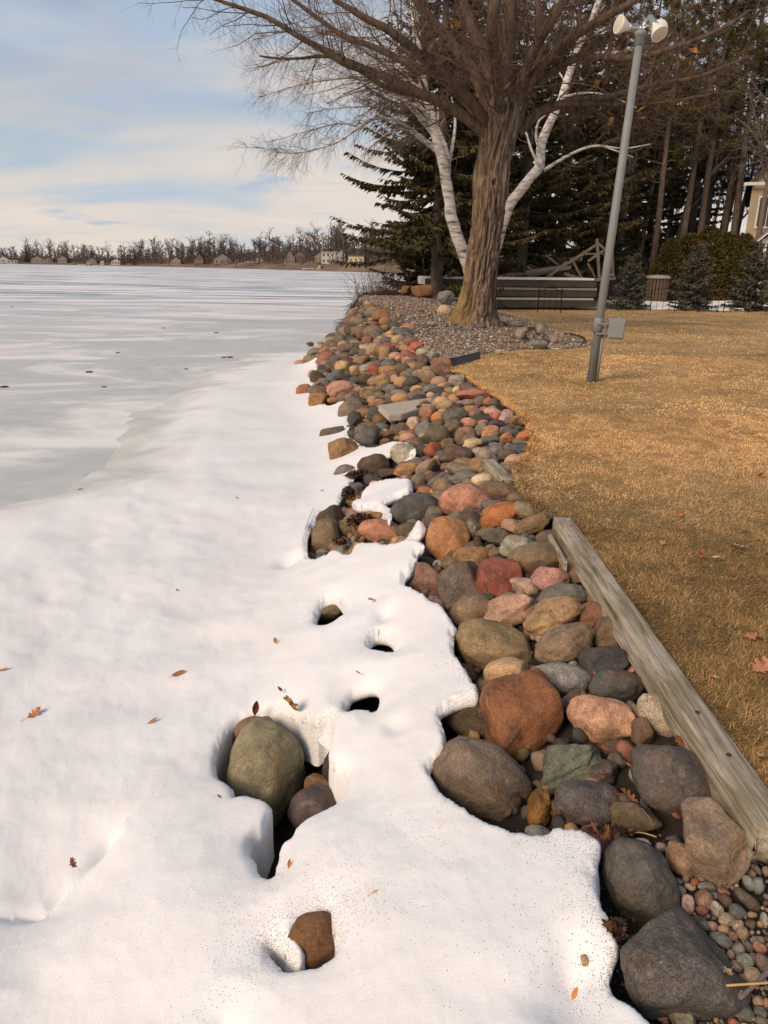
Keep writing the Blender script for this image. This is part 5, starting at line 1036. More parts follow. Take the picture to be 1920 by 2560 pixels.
# ------------------------------------------------------------------ woody growth
class Wood:
    """collects many tapered tubes (polyline + radii) and turns them into one mesh with numpy"""
    def __init__(s): s.g = {}
    def add(s, pts, rad, n):
        s.g.setdefault((len(pts), n), []).append((np.asarray(pts, float), np.asarray(rad, float)))
    def build(s, name, m, parent=None, smooth=True, link=True):
        Vs = []; Fs = []; base = 0
        for (k, n), L_ in s.g.items():
            P = np.stack([q[0] for q in L_]); Rr = np.stack([q[1] for q in L_]); B = len(L_)
            D = np.gradient(P, axis=1); D /= np.maximum(np.linalg.norm(D, axis=2, keepdims=True), 1e-9)
            up = np.where(np.abs(D[:, :, 2:3]) > .9, np.array([1., 0, 0]), np.array([0, 0, 1.]))
            u0 = up[:, :1]*np.ones_like(D); X = np.cross(D, u0); X /= np.maximum(np.linalg.norm(X, axis=2, keepdims=True), 1e-9); Y = np.cross(X, D)
            a = 2*np.pi*np.arange(n)/n
            V = P[:, :, None] + (X[:, :, None]*np.cos(a)[None, None, :, None] + Y[:, :, None]*np.sin(a)[None, None, :, None])*Rr[:, :, None, None]
            Vs.append(V.reshape(-1, 3)); i = np.arange(k-1)[:, None]; j = np.arange(n)[None]
            f = np.stack([i*n+j, i*n+(j+1) % n, (i+1)*n+(j+1) % n, (i+1)*n+j], -1).reshape(-1, 4)
            Fs.append((f[None] + (base + np.arange(B)*k*n)[:, None, None]).reshape(-1, 4)); base += B*k*n
        if not Vs: return None
        return mesh(name, np.concatenate(Vs), np.concatenate(Fs), m, parent, smooth, link=link)
def unit(v): return v/max(np.linalg.norm(v), 1e-9)
def resample(P, n):
    P = np.asarray(P, float); d = np.concatenate([[0], np.cumsum(np.linalg.norm(np.diff(P, axis=0), axis=1))]); t_ = np.linspace(0, d[-1], n)
    return np.stack([np.interp(t_, d, P[:, i]) for i in range(3)], 1), d[-1]
def curve(rg, p, d, ln, k, wander, trop):
    P = [p]; d = unit(d)
    for i in range(k-1):
        d = unit(d + rg.normal(size=3)*wander + np.array([0, 0, trop])); P.append(P[-1] + d*ln/(k-1))
    return np.array(P)
def sprout(rg, parent, r0, lv, spec, W, tips=None):
    """grow side shoots along PARENT; spec = list of (spacing, len_lo, len_hi, spread, wander, trop, npts, sides, rscale)"""
    if lv >= len(spec): return
    sp, lo, hi, spread, wan, trop, k, n, rs = spec[lv]
    P = parent; seg = np.linalg.norm(np.diff(P, axis=0), axis=1); L_ = seg.sum(); cnt = max(1, int(L_/sp*rg.uniform(.8, 1.2)))
    for _ in range(cnt):
        f = rg.uniform(.12, 1.0); q = f*L_; i = min(int(np.searchsorted(np.cumsum(seg), q)), len(seg)-1); t_ = (q - (np.cumsum(seg)[i]-seg[i]))/max(seg[i], 1e-6)
        p = P[i] + (P[i+1]-P[i])*t_; d = unit(P[i+1]-P[i]); s = rg.normal(size=3); s = unit(s - d*(s @ d))
        ln = rg.uniform(lo, hi)*(1.15 - .5*f); Q = curve(rg, p, d*(1-spread) + s*spread, ln, k, wan, trop); rb = r0*rs*(1.1 - .6*f)
        W[min(lv, len(W)-1)].add(Q, np.linspace(rb, rb*.35, k), n)
        if tips is not None and lv == len(spec)-1: tips.append(Q[-1])
        sprout(rg, Q, rb, lv+1, spec, W, tips)
def bark_material(name, c0, c1, c2, vert=.12, scale=9., lichen=None, strength=.9, dist=.05):
    m, t, b, L = mat(name); tc = N(t, 'ShaderNodeTexCoord'); mp = N(t, 'ShaderNodeMapping'); mp.inputs['Scale'].default_value = (1, 1, vert); L(tc.outputs['Object'], mp.inputs[0])
    n = N(t, 'ShaderNodeTexNoise', Scale=scale, Detail=7.0, Roughness=.65, Distortion=.7); L(mp.outputs[0], n.inputs['Vector'])
    r = ramp(t, [(.32, c0), (.5, c1), (.68, c2)]); L(n.outputs['Fac'], r.inputs[0]); out = r.outputs[0]
    if lichen:                                    # lichen on the weather side
        sp = N(t, 'ShaderNodeSeparateXYZ'); L(tc.outputs['Object'], sp.inputs[0]); n3 = N(t, 'ShaderNodeTexNoise', Scale=3.0, Detail=6.0, Roughness=.7); L(mp.outputs[0], n3.inputs['Vector'])
        ml = N(t, 'ShaderNodeMath', _operation='MULTIPLY_ADD'); L(sp.outputs['X'], ml.inputs[0]); ml.inputs[1].default_value = -.9; L(n3.outputs['Fac'], ml.inputs[2])
        zz = N(t, 'ShaderNodeMath', _operation='MULTIPLY_ADD'); L(sp.outputs['Z'], zz.inputs[0]); zz.inputs[1].default_value = -.05; L(ml.outputs[0], zz.inputs[2])
        rl = ramp(t, [(.42, (0,)*3), (.70, (.78,)*3)]); L(zz.outputs[0], rl.inputs[0])
        mx = N(t, 'ShaderNodeMix', _data_type='RGBA'); L(rl.outputs[0], mx.inputs[0]); L(out, mx.inputs[6]); mx.inputs[7].default_value = (*lichen, 1)
        m2 = N(t, 'ShaderNodeMix', _data_type='RGBA', _blend_type='MULTIPLY'); m2.inputs[0].default_value = .6; L(mx.outputs[2], m2.inputs[6])
        rr = ramp(t, [(.3, (.35,)*3), (.6, (1.2,)*3)]); L(n.outputs['Fac'], rr.inputs[0]); L(rr.outputs[0], m2.inputs[7]); out = m2.outputs[2]
    L(out, b.inputs['Base Color']); b.inputs['Roughness'].default_value = .9; b.inputs['Specular IOR Level'].default_value = .15
    bp = N(t, 'ShaderNodeBump', Strength=strength, Distance=dist); L(n.outputs['Fac'], bp.inputs['Height']); L(bp.outputs[0], b.inputs['Normal'])
    return m
MBARK = bark_material('maple_bark', (.045, .031, .022), (.16, .112, .078), (.26, .195, .14), .10, 11, (.25, .16, .055))
LBARK = bark_material('limb_bark', (.045, .030, .021), (.105, .070, .048), (.165, .115, .080), .3, 8)
TWIG = plain('twig_brown', (.135, .085, .062), .9, 0, .25, 3)
TWIG2 = plain('twig_grey_brown', (.15, .112, .088), .9, 0, .25, 3)

# ------------------------------------------------------------------ the big maple
def maple():
    rg = np.random.default_rng(12); base = hit(1178, 806, G); Y0 = base[1]; e = thing('maple_tree', 'big bare maple with furrowed bark and orange lichen on the gravel mound', 'tree', base); B = np.array(base)
    def up(px, py, dy=0): return at_y(px, py, Y0 + .25 + dy) - B
    spine = [(1176,830,150),(1178,808,134),(1182,790,110),(1190,765,98),(1198,710,82),(1207,640,82),(1216,580,78),(1221,535,80),(1225,500,86),(1226,465,95),(1231,420,92),(1238,385,88),(1246,345,94),(1254,310,112),(1260,275,104),(1266,240,70),(1270,215,24)]
    cen = np.array([up(a, b) for a, b, _ in spine]); rad = np.array([c/2*(-((at_y(a, b, Y0 + .25) - CO) @ CZ))/FPX*.94 for a, b, c in spine]); n = 210
    d = np.concatenate([[0], np.cumsum(np.linalg.norm(np.diff(cen, axis=0), axis=1))]); tt = np.linspace(0, d[-1], n); cen = np.stack([np.interp(tt, d, cen[:, i]) for i in range(3)], 1); rad = np.interp(tt, d, rad)
    k = np.ones(9)/9
    cen = np.stack([np.convolve(np.pad(cen[:, i], 4, 'edge'), k, 'valid') for i in range(3)], 1); rad = np.convolve(np.pad(rad, 4, 'edge'), k, 'valid')
    ns = 150; a = np.linspace(0, 2*np.pi, ns, endpoint=False); A, T = np.meshgrid(a, tt)
    q = np.stack([np.cos(A)*2.6, np.sin(A)*2.6, T*.62], -1).reshape(-1, 3); q[:, :2] += .35*fbm(q*np.array([1, 1, 2.2]), 2, 8)[:, None]
    rid = (1 - np.abs(fbm(q*2.1, 3, 3)))**2; rid = rid.reshape(A.shape); flare = np.exp(-T/.38)*(.34*np.cos(A*5 + .8) + .22*np.cos(A*3 + 2) + .32)
    Rr = rad[:, None]*(1 + .0*A) * (1 + flare*.62) + .095*(rid - .62)
    # old pruning scar facing the shore path
    sc_t = np.interp(1, [0, 1], [0, 1]); hk = np.argmin(np.abs(project(cen + B)[:, 1] - 462)); da = (A + np.pi/2 - .05 + np.pi) % (2*np.pi) - np.pi
    g = np.exp(-((da/.42)**2 + ((T - tt[hk])/.26)**2)); Rr = Rr + .05*g - .16*np.exp(-((da/.08)**2 + ((T - tt[hk])/.06)**2))
    V = np.stack([cen[:, 0:1] + Rr*np.cos(A), cen[:, 1:2] + Rr*np.sin(A), cen[:, 2:3] + 0*A], -1).reshape(-1, 3)
    i = np.arange((n-1)*ns); r_, c_ = i//ns, i % ns; F = np.stack([r_*ns+c_, r_*ns+(c_+1) % ns, (r_+1)*ns+(c_+1) % ns, (r_+1)*ns+c_], 1)
    mesh('trunk', V, F, MBARK, e, True)
    c3 = lambda P: [(460 + x/1.765, y/1.765) for x, y in P]; c4 = lambda P: [(1200 + x/2.304, y/2.304) for x, y in P]
    limbs = [
     (c3([(1370,640),(1300,560),(1150,455),(1000,395),(870,325),(760,300),(640,240),(520,170),(400,100),(250,30),(100,-20)]), .17, .03, -1.2), (c3([(1360,600),(1290,470),(1200,390),(1100,300),(1000,200),(900,130),(780,60),(660,0)]), .18, .05, -2.2),
     (c3([(1370,560),(1300,350),(1200,210),(1080,80),(990,-30)]), .19, .09, .4), (c3([(1400,540),(1345,300),(1285,150),(1220,-20)]), .20, .12, 1.2), (c3([(1425,540),(1430,200),(1450,-30)]), .22, .15, -.5),
     (c3([(1450,560),(1500,320),(1600,110),(1690,-10)]), .17, .10, -1.0), (c3([(1470,590),(1560,495),(1659,462)]) + c4([(520,585),(680,572),(880,520),(1050,482),(1300,430),(1550,330)]), .15, .03, .6), (c4([(180,640),(320,430),(500,230),(640,150),(800,60),(920,-20)]), .17, .07, -1.5),
     (c4([(230,560),(420,400),(560,330),(740,335),(900,340),(1100,280),(1350,200),(1550,60)]), .13, .03, -2.0), (c4([(420,600),(560,600),(680,600),(1000,605),(1250,560),(1480,520)]), .08, .02, .6), (c3([(1320,560),(1230,420),(1120,330),(960,270),(820,200),(700,160),(560,60),(430,-30)]), .14, .04, 1.5),
     (c3([(1150,455),(1040,420),(920,400),(800,330),(700,260),(600,250),(480,260),(330,240)]), .09, .02, -.6), (c3([(1400,560),(1380,330),(1360,150),(1370,-30)]), .16, .12, -2.4), (c3([(1460,560),(1540,330),(1580,160),(1560,-30)]), .14, .09, 1.8)]
    WL = Wood(); W1 = Wood(); W2 = Wood(); W3 = Wood()
    for pts, r0, r1, dy in limbs:
        m_ = len(pts); P = np.array([up(px, py, dy*min(1, (k_/(m_-1))*1.3)) for k_, (px, py) in enumerate(pts)]); P = chaikin(P, 2, False); P = P + .05*np.stack([vnoise(P*2 + 7*j, j) for j in range(3)], 1)*np.linspace(0, 1, len(P))[:, None]
        WL.add(P, np.linspace(r0, r1, len(P))*.82*(1 + .10*vnoise(P*3, 9)), 12)
        sprout(rg, P, r0*.75, 0, [(.17, .8, 2.4, .50, .16, .035, 7, 5, .16), (.15, .3, 1.0, .60, .26, .0, 5, 3, .42), (.13, .12, .45, .62, .32, -.03, 4, 3, .55)], [W1, W2, W3])
    WL.build('limbs', LBARK, e)['kind'] = 'stuff'; W1.build('branches', LBARK, e)['kind'] = 'stuff'; W2.build('branchlets', TWIG, e)['kind'] = 'stuff'; W3.build('twigs', TWIG, e)['kind'] = 'stuff'
    # a few leaves that never fell
    for (px, py) in ((1480, 195), (1530, 130), (1558, 120), (1468, 300), (1520, 295), (1595, 285), (1270, 150), (1266, 205), (1190, 245), (1130, 60), (1590, 295), (1737, 130), (1712, 148)):
        V = []; F = []; c = up(px, py, rg.uniform(-.5, .5)); nb = 0
        for _ in range(5):
            p = c + rg.normal(size=3)*.09; U = rg.normal(size=3)*.05; W_ = np.cross(unit(U), rg.normal(size=3))*.03; V += [p-U, p+W_, p+U, p-W_]; F.append((nb, nb+1, nb+2, nb+3)); nb += 4
        o = mesh('dry_leaves', V, F, DRYLEAF, e)
DRYLEAF = plain('dry_orange_leaf', (.42, .20, .06), .8, 0, .3, 9)
maple()

# ------------------------------------------------------------------ white birch clump
def birch_material():
    m, t, b, L = mat('birch_bark'); tc = N(t, 'ShaderNodeTexCoord'); mp = N(t, 'ShaderNodeMapping'); mp.inputs['Scale'].default_value = (3, 3, 13); L(tc.outputs['Object'], mp.inputs[0])
    n = N(t, 'ShaderNodeTexNoise', Scale=1.0, Detail=5.0, Roughness=.6); L(mp.outputs[0], n.inputs['Vector']); r = ramp(t, [(.33, (.05, .04, .035)), (.42, (.34, .29, .25)), (.55, (.60, .56, .51)), (.75, (.66, .62, .57))]); L(n.outputs['Fac'], r.inputs[0])
    L(r.outputs[0], b.inputs['Base Color']); b.inputs['Roughness'].default_value = .7
    bp = N(t, 'ShaderNodeBump', Strength=.4, Distance=.02); L(n.outputs['Fac'], bp.inputs['Height']); L(bp.outputs[0], b.inputs['Normal']); return m
BIRCH = birch_material(); BTWIG = plain('birch_twig', (.20, .15, .12), .85, 0, .25, 4)
def birch(px0, Y, stems, branches, label, seed, weep=True):
    rg = np.random.default_rng(seed); base = np.array([*at_y(px0, 730, Y)[:2], 0]); base[2] = float(G(base[0], base[1])) - .05; e = thing('birch_tree', label, 'tree', base); W1 = Wood(); W2 = Wood(); W3 = Wood()
    for pts, r0, r1, dy in stems:
        P = np.array([base] + [at_y(px, py, Y + dy*k/len(pts)) for k, (px, py) in enumerate(pts)]) - base; P = chaikin(P, 2, False); P += .03*np.stack([vnoise(P*3 + 5*j, j) for j in range(3)], 1); w_ = Wood(); w_.add(P, np.linspace(r0, r1, len(P))*(1 + .1*vnoise(P*5, 4)), 14); w_.build('trunk', BIRCH, e)
        sprout(rg, P[len(P)//2:], r1*1.2, 0, [(.5, .6, 1.7, .55, .15, .03, 7, 5, .4), (.25, .3, .8, .5, .2, -.06, 5, 3, .45)], [W1, W3])
    for pts, r0, r1, dy, tw in branches:
        P = np.array([at_y(px, py, Y + dy*k/len(pts)) for k, (px, py) in enumerate(pts)]) - base; P = chaikin(P, 2, False); W1.add(P, np.linspace(r0, r1, len(P)), 8)
        if tw: sprout(rg, P, .022, 0, [(.065, .35, 1.1, .5, .18, -.05, 6, 4, .42), (.11, .25, .75, .55, .18, -.22, 5, 3, .5), (.15, .12, .32, .5, .2, -.25, 3, 3, .6)], [W2, W3])
        else: sprout(rg, P, r0*.6, 0, [(.4, .4, 1.2, .55, .18, .03, 6, 4, .4), (.22, .2, .6, .55, .2, -.03, 4, 3, .5)], [W2, W3])
    for w_, nm, mt in ((W1, 'limbs', BIRCH), (W2, 'branches', BTWIG), (W3, 'twigs', BTWIG)):
        o = w_.build(nm, mt, e)
        if o is not None: o['kind'] = 'stuff'
c3 = lambda P: [(460 + x/1.765, y/1.765) for x, y in P]; c4 = lambda P: [(1200 + x/2.304, y/2.304) for x, y in P]
birch(1200, 22.5, [([(1172,660),(1150,610),(1132,560),(1122,500),(1112,430),(1098,370),(1085,320),(1072,270),(1055,200),(1042,100),(1032,-20)], .19, .09, -.5), (c4([(120,1290),(160,1190),(230,1100),(300,1010),(350,960),(345,850),(390,720),(460,600),(500,470),(540,350),(600,200),(660,80),(700,-20)]), .17, .07, .8)],
      [(c3([(1165,800),(1170,700),(1140,600),(1080,500),(1000,450),(900,420)]), .07, .02, -1.0, False), (c3([(1160,760),(1190,620),(1200,520),(1180,430)]), .06, .02, .3, False), (c3([(1130,680),(1040,610),(970,560),(900,585),(830,640),(780,690)]), .05, .012, -1.0, True),
       (c3([(1120,660),(1030,590),(940,530),(850,515),(770,560),(680,630),(560,665),(450,680),(340,650),(270,650)]), .055, .008, -1.6, True), (c3([(1100,600),(1000,470),(880,380),(760,340),(640,350),(520,370),(420,400),(330,430)]), .05, .008, -1.8, True), (c3([(1090,560),(960,420),(820,300),(700,250),(560,250),(420,270),(310,300)]), .05, .008, -1.2, True), (c3([(1080,520),(940,330),(800,220),(660,150),(520,130),(380,150),(300,180)]), .05, .008, -.6, True),
       (c3([(770,560),(700,540),(610,560),(500,590),(400,620)]), .03, .006, -.5, True), (c3([(1000,470),(900,470),(780,470),(650,480),(540,500)]), .03, .006, -.8, True),
       (c4([(370,980),(480,910),(600,850),(690,835),(760,860),(880,905)]), .05, .014, -.3, False), (c4([(340,950),(300,880),(265,760)]), .05, .02, .2, False), (c4([(345,860),(320,800),(330,700),(380,660)]), .05, .02, -.2, False), (c4([(470,560),(600,530),(740,545),(900,620)]), .035, .01, .2, False), (c4([(700,840),(830,860),(980,830)]), .03, .008, -.2, False)],
      'two-stemmed white birch behind the maple with weeping twigs over the ice', 31)
birch(1357, 40, [([(1357,650),(1356,620),(1352,590),(1345,560)], .10, .05, 0), ([(1358,650),(1362,610),(1372,580),(1385,555)], .09, .04, 0)], [], 'small white birch far behind the lumber pile', 32)

# ------------------------------------------------------------------ conifers
NEEDLE = vmat('spruce_needles', .85, 0, 0, .2); SBARK = bark_material('spruce_bark', (.06, .045, .035), (.12, .09, .07), (.17, .13, .10), .4, 7)
def sprays(C_, D_, ln, wd, col, droop, rg):
    """diamond sprays: two crossed blades each. arrays of centre, direction"""
    n = len(C_); up = rg.normal(size=(n, 3))*.35 + np.array([0, 0, 1.]); S_ = np.cross(D_, up); S_ /= np.maximum(np.linalg.norm(S_, axis=1, keepdims=True), 1e-9); Nn = np.cross(S_, D_)
    D2 = D_ + np.array([0, 0, -1.])*droop[:, None]; D2 /= np.linalg.norm(D2, axis=1, keepdims=True)
    A_ = C_; M = C_ + D2*(ln*.45)[:, None]; T = C_ + (D2*.9 + np.array([0, 0, -.15]))*(ln*1.0)[:, None]
    w_ = wd[:, None]
    V = np.stack([A_, M + S_*w_, T, M - S_*w_, A_, M + Nn*w_*.7, T, M - Nn*w_*.7], 1).reshape(-1, 3); i = np.arange(n)*8
    F = np.concatenate([np.stack([i, i+1, i+2, i+3], 1), np.stack([i+4, i+5, i+6, i+7], 1)]); return V, F, np.repeat(col, 8, 0)
def spruce_mesh(H, Rb, z0, seed, cols, per=9, step=.34, dens=1.0, shape=.85):
    rg = np.random.default_rng(seed); W_ = Wood(); CC = []; DD = []; LL = []; RR = []; KK = []; dr = []
    W_.add(np.array([[0, 0, -.2], [0, 0, H*.4], [0, 0, H*.75], [0, 0, H]]), np.array([H*.019, H*.013, H*.007, .015]), 12)
    z = z0
    while z < H - .2:
        f = (z - z0)/(H - z0); rad = Rb*(1 - f)**shape*rg.uniform(.85, 1.1) + .12
        for b in range(per):
            az = rg.uniform(0, 6.28); L_ = rad*rg.uniform(.65, 1.12); hz = z + rg.uniform(-.2, .2); tilt = np.interp(f, [0, 1], [-.20, .45]) + rg.normal()*.08; k = 7; s = np.linspace(0, 1, k)
            P = np.stack([np.cos(az)*L_*s, np.sin(az)*L_*s, hz + L_*(tilt*s + .22*s**3 - .10*s)], 1); W_.add(P, np.linspace(.02 + .006*L_, .005, k), 4)
            m_ = max(7, int(L_*27*dens)); t_ = rg.uniform(.10, 1.0, m_)**.8; i = np.minimum((t_*(k-1)).astype(int), k-2); fr = (t_*(k-1) - i)[:, None]; p = P[i]*(1-fr) + P[i+1]*fr
            d = unit(P[-1]-P[0]); sd_ = np.array([-np.sin(az), np.cos(az), 0]); sg = rg.choice([-1, 1], m_); ang = rg.uniform(.35, 1.15, m_)
            dv = d[None]*np.cos(ang)[:, None] + sd_[None]*(np.sin(ang)*sg)[:, None] + rg.normal(size=(m_, 3))*.12
            CC.append(p); DD.append(dv/np.linalg.norm(dv, axis=1, keepdims=True)); l_ = (.16 + .30*(1-t_)*min(1, L_/2) + .06)*rg.uniform(.55, 1.1, m_)*min(1.1, .35 + L_*.5); LL.append(l_); RR.append(l_*rg.uniform(.13, .22, m_)); dr.append(rg.uniform(.05, .75, m_))
            sh = .55 + .6*t_; KK.append(np.array(cols)[rg.integers(len(cols), size=m_)]*(rg.uniform(.7, 1.25, m_))[:, None])
        z += step*rg.uniform(.8, 1.2)
    V, F, K = sprays(np.concatenate(CC), np.concatenate(DD), np.concatenate(LL), np.concatenate(RR), np.concatenate(KK), np.concatenate(dr), rg)
    fol = mesh('foliage', V, F, NEEDLE, link=False); vcol(fol, K); wood = W_.build('trunk', SBARK, link=False); return wood, fol
def put_tree(name, label, cat, loc, meshes, scale, rz, group, names=('trunk', 'foliage')):
    e = thing(name, label, cat, loc, group, rz); e.scale = (scale,)*3 if not isinstance(scale, tuple) else scale
    for me, nm in zip(meshes, names):
        if me is not None:
            o = obj(nm, me, e)
            if nm in ('foliage', 'twigs', 'crown', 'branches'): o['kind'] = 'stuff'
    return e
def ground(x, y): return float(G(x, y)) if y < 34.3 else float(np.interp(y, [34, 60, 160], [-.025, .25, 1.2]))
def gx(px, Y): return at_y(px, 700, Y)[0]
DG = [lin(86, 82, 50), lin(66, 66, 40), lin(104, 94, 58), lin(92, 76, 50)]
spA = spruce_mesh(14.5, 3.9, 2.6, 41, DG, 9, .36, 1.0); spB = spruce_mesh(16, 3.5, 1.8, 42, DG, 8, .40, .9)
GP = 'tall dark spruces behind the maple'
for px, Y, me, s, rz, lab in [(1092, 30.5, spA, 1.0, .3, 'dark spruce nearest the lake with boughs reaching over the ice'), (1132, 32.5, spB, .95, 1.9, 'dark spruce with bare lower trunk just right of the lakeside spruce'), (1300, 37, spB, 1.0, 3.1, 'dark spruce right behind the maple trunk'),
                              (1395, 40, spA, 1.1, 4.4, 'dark spruce behind the birch branch, left of the lamp pole'), (1210, 39, spA, 1.15, 5.2, 'dark spruce half hidden behind the maple trunk'), (1470, 43, spB, 1.05, .9, 'dark spruce directly behind the lamp pole'), (1575, 52, spA, 1.1, 2.2, 'dark spruce far behind the first young spruce'), (1700, 58, spB, 1.2, 2.9, 'dark spruce far behind the cedar hedge'), (1530, 47, spB, 1.0, 4.0, 'dark spruce right of the lamp pole behind the lumber frame')]:
    x = gx(px, Y); put_tree('spruce_tree', lab, 'tree', (x, Y, ground(x, Y)), me, s, rz, GP)
ysA = spruce_mesh(2.6, .95, .06, 51, [lin(98, 100, 86), lin(80, 84, 74), lin(116, 112, 96)], 9, .105, 1.9, .75)
for px, Y, s, rz, lab in [(1578, 32.9, .86, .2, 'young spruce behind the fence right of the dock stack'), (1738, 33.0, 1.05, 1.4, 'young spruce behind the fence in front of the cedar hedge'), (1884, 33.0, 1.08, 2.9, 'young spruce behind the fence at the right picture edge')]:
    x = gx(px, Y); put_tree('young_spruce', lab, 'tree', (x, Y, ground(x, Y)), ysA, s, rz, 'young spruces along the fence')
bush = spruce_mesh(3.0, 1.5, .05, 52, [lin(86, 76, 44), lin(66, 62, 36), lin(100, 82, 50)], 9, .12, 1.6, .5)
x = gx(1010, 33.5); put_tree('dwarf_pine', 'low bushy evergreen at the lake corner left of the dock', 'shrub', (x + .5, 33.5, -.2), bush, 1.0, .5, None)
def pine_mesh(H, seed):
    rg = np.random.default_rng(seed); W_ = Wood(); lean = rg.normal(size=2)*.25; P = np.stack([np.linspace(0, lean[0], 8), np.linspace(0, lean[1], 8), np.linspace(-.2, H, 8)], 1); P[:, :2] += rg.normal(size=(8, 2))*.06*np.linspace(0, 1, 8)[:, None]; W_.add(P, np.linspace(.23, .04, 8), 10)
    Vs = []; Fs = []; Ks = []; nb = 0
    for _ in range(60):
        f = rg.uniform(.30, 1)**.8; z = H*f; az = rg.uniform(0, 6.28); L_ = np.interp(f, [.3, .6, 1], [2.3, 2.9, .8])*rg.uniform(.5, 1.1); s = np.linspace(0, 1, 6); b0 = np.array([np.interp(z, P[:, 2], P[:, 0]), np.interp(z, P[:, 2], P[:, 1]), z])
        Q = b0 + np.stack([np.cos(az)*L_*s, np.sin(az)*L_*s, L_*(.10*s + .18*s**2)], 1) + rg.normal(size=(6, 3))*.05; W_.add(Q, np.linspace(.04, .012, 6), 4)
        if rg.random() < .22: continue
        for t_ in rg.uniform(.4, 1.05, int(5 + L_*5)):
            i = min(int(t_*5), 4); c = Q[i] + (Q[i+1]-Q[i])*(t_*5-i) + rg.normal(size=3)*.16; m_ = 26; d = rg.normal(size=(m_, 3)) + np.array([0, 0, .35]); d /= np.linalg.norm(d, axis=1, keepdims=True); l_ = rg.uniform(.14, .27, (m_, 1)); S_ = np.cross(d, rg.normal(size=(m_, 3))); S_ /= np.linalg.norm(S_, axis=1, keepdims=True)
            V = np.stack([c + S_*.016, c - S_*.016, c + d*l_ - S_*.012, c + d*l_ + S_*.012], 1).reshape(-1, 3); i_ = np.arange(m_)*4 + nb; Vs.append(V); Fs.append(np.stack([i_, i_+1, i_+2, i_+3], 1)); nb += m_*4
            Ks.append(np.tile(np.array([lin(84, 76, 44), lin(66, 64, 36), lin(104, 84, 50)][rg.integers(3)])*rg.uniform(.75, 1.2), (m_*4, 1)))
    fol = mesh('foliage', np.concatenate(Vs), np.concatenate(Fs), NEEDLE, link=False); vcol(fol, np.concatenate(Ks)); return W_.build('trunk', SBARK, link=False), fol
pn = [pine_mesh(17, 61), pine_mesh(19, 62), pine_mesh(16, 63)]
PINES = [(1628, 43, 0, 'pine with a thick bare trunk behind the barrel-like bin'), (1690, 45, 1, 'slim pine just left of the cedar hedge'), (1752, 50, 2, 'pine rising behind the middle of the cedar hedge'), (1795, 47, 0, 'pine rising behind the right half of the cedar hedge'), (1822, 46, 1, 'tall pine beside the beige house'), (1905, 60, 2, 'pine behind the beige house roof'),
         (1560, 51, 1, 'pine behind the lamp pole, right side'), (1505, 48, 2, 'pine behind the lamp pole above the lumber frame'), (1660, 56, 0, 'far pine between the two front pines'), (1440, 54, 1, 'far pine behind the dark spruces')]
for i, (px, Y, v, lab) in enumerate(PINES):
    x = gx(px, Y); put_tree('pine_tree', lab, 'tree', (x, Y, ground(x, Y)), pn[v], .9 + .05*(i % 5), i*1.3, 'tall thin pines behind the lawn')
# bare broadleaf trees
BARE_SPEC = [(.55, 2.0, 4.5, .5, .10, .05, 7, 5, .45), (.42, .9, 2.2, .55, .16, .03, 5, 4, .45), (.34, .4, 1.1, .55, .2, .02, 4, 3, .5)]
def bare_mesh(H, seed, spec=BARE_SPEC, r0=.20):
    rg = np.random.default_rng(seed); W0 = Wood(); W1 = Wood(); P = curve(rg, np.array([0, 0, -.2]), np.array([rg.normal()*.05, rg.normal()*.05, 1]), H*.8, 9, .05, .05); W0.add(P, np.linspace(r0, r0*.25, 9), 9)
    sprout(rg, P[3:], r0*.8, 0, spec, [W0, W1, W1]); return W0.build('trunk', TWIG2, link=False), W1.build('twigs', TWIG2, link=False)
bare = [bare_mesh(14, 71), bare_mesh(16, 72), bare_mesh(12, 73, r0=.15)]
rg = np.random.default_rng(14)
BT = [(1880, 42), (1530, 44), (1665, 48), (1735, 46), (1815, 52), (1890, 48), (1560, 58), (1600, 62), (1640, 66), (1700, 60), (1730, 64), (1780, 58), (1820, 66), (1500, 64), (1450, 60), (1880, 62), (1915, 68), (1350, 58), (1400, 66), (1270, 62), (1545, 72), (1670, 74), (1755, 72), (1850, 76), (1610, 54), (1480, 74), (1320, 72), (1715, 53), (1585, 47), (1770, 55)]
for i, (px, Y) in enumerate(BT):
    x = gx(px, Y); row = 'near' if Y < 60 else 'middle' if Y < 68 else 'back'; same = sorted(p for p, q in BT if ('near' if q < 60 else 'middle' if q < 68 else 'back') == row)
    od = ['leftmost', 'second', 'third', 'fourth', 'fifth', 'sixth', 'seventh', 'eighth', 'ninth', 'tenth', 'eleventh', 'twelfth', 'thirteenth', 'fourteenth'][same.index(px)]
    put_tree('bare_tree', f"leafless brown tree, {od} from the left in the {row} row behind the fence", 'tree', (x, Y, ground(x, Y)), bare[i % 3], .95 + .1*(i % 4), i*2.1, 'leafless trees behind the lawn', ('trunk', 'twigs'))
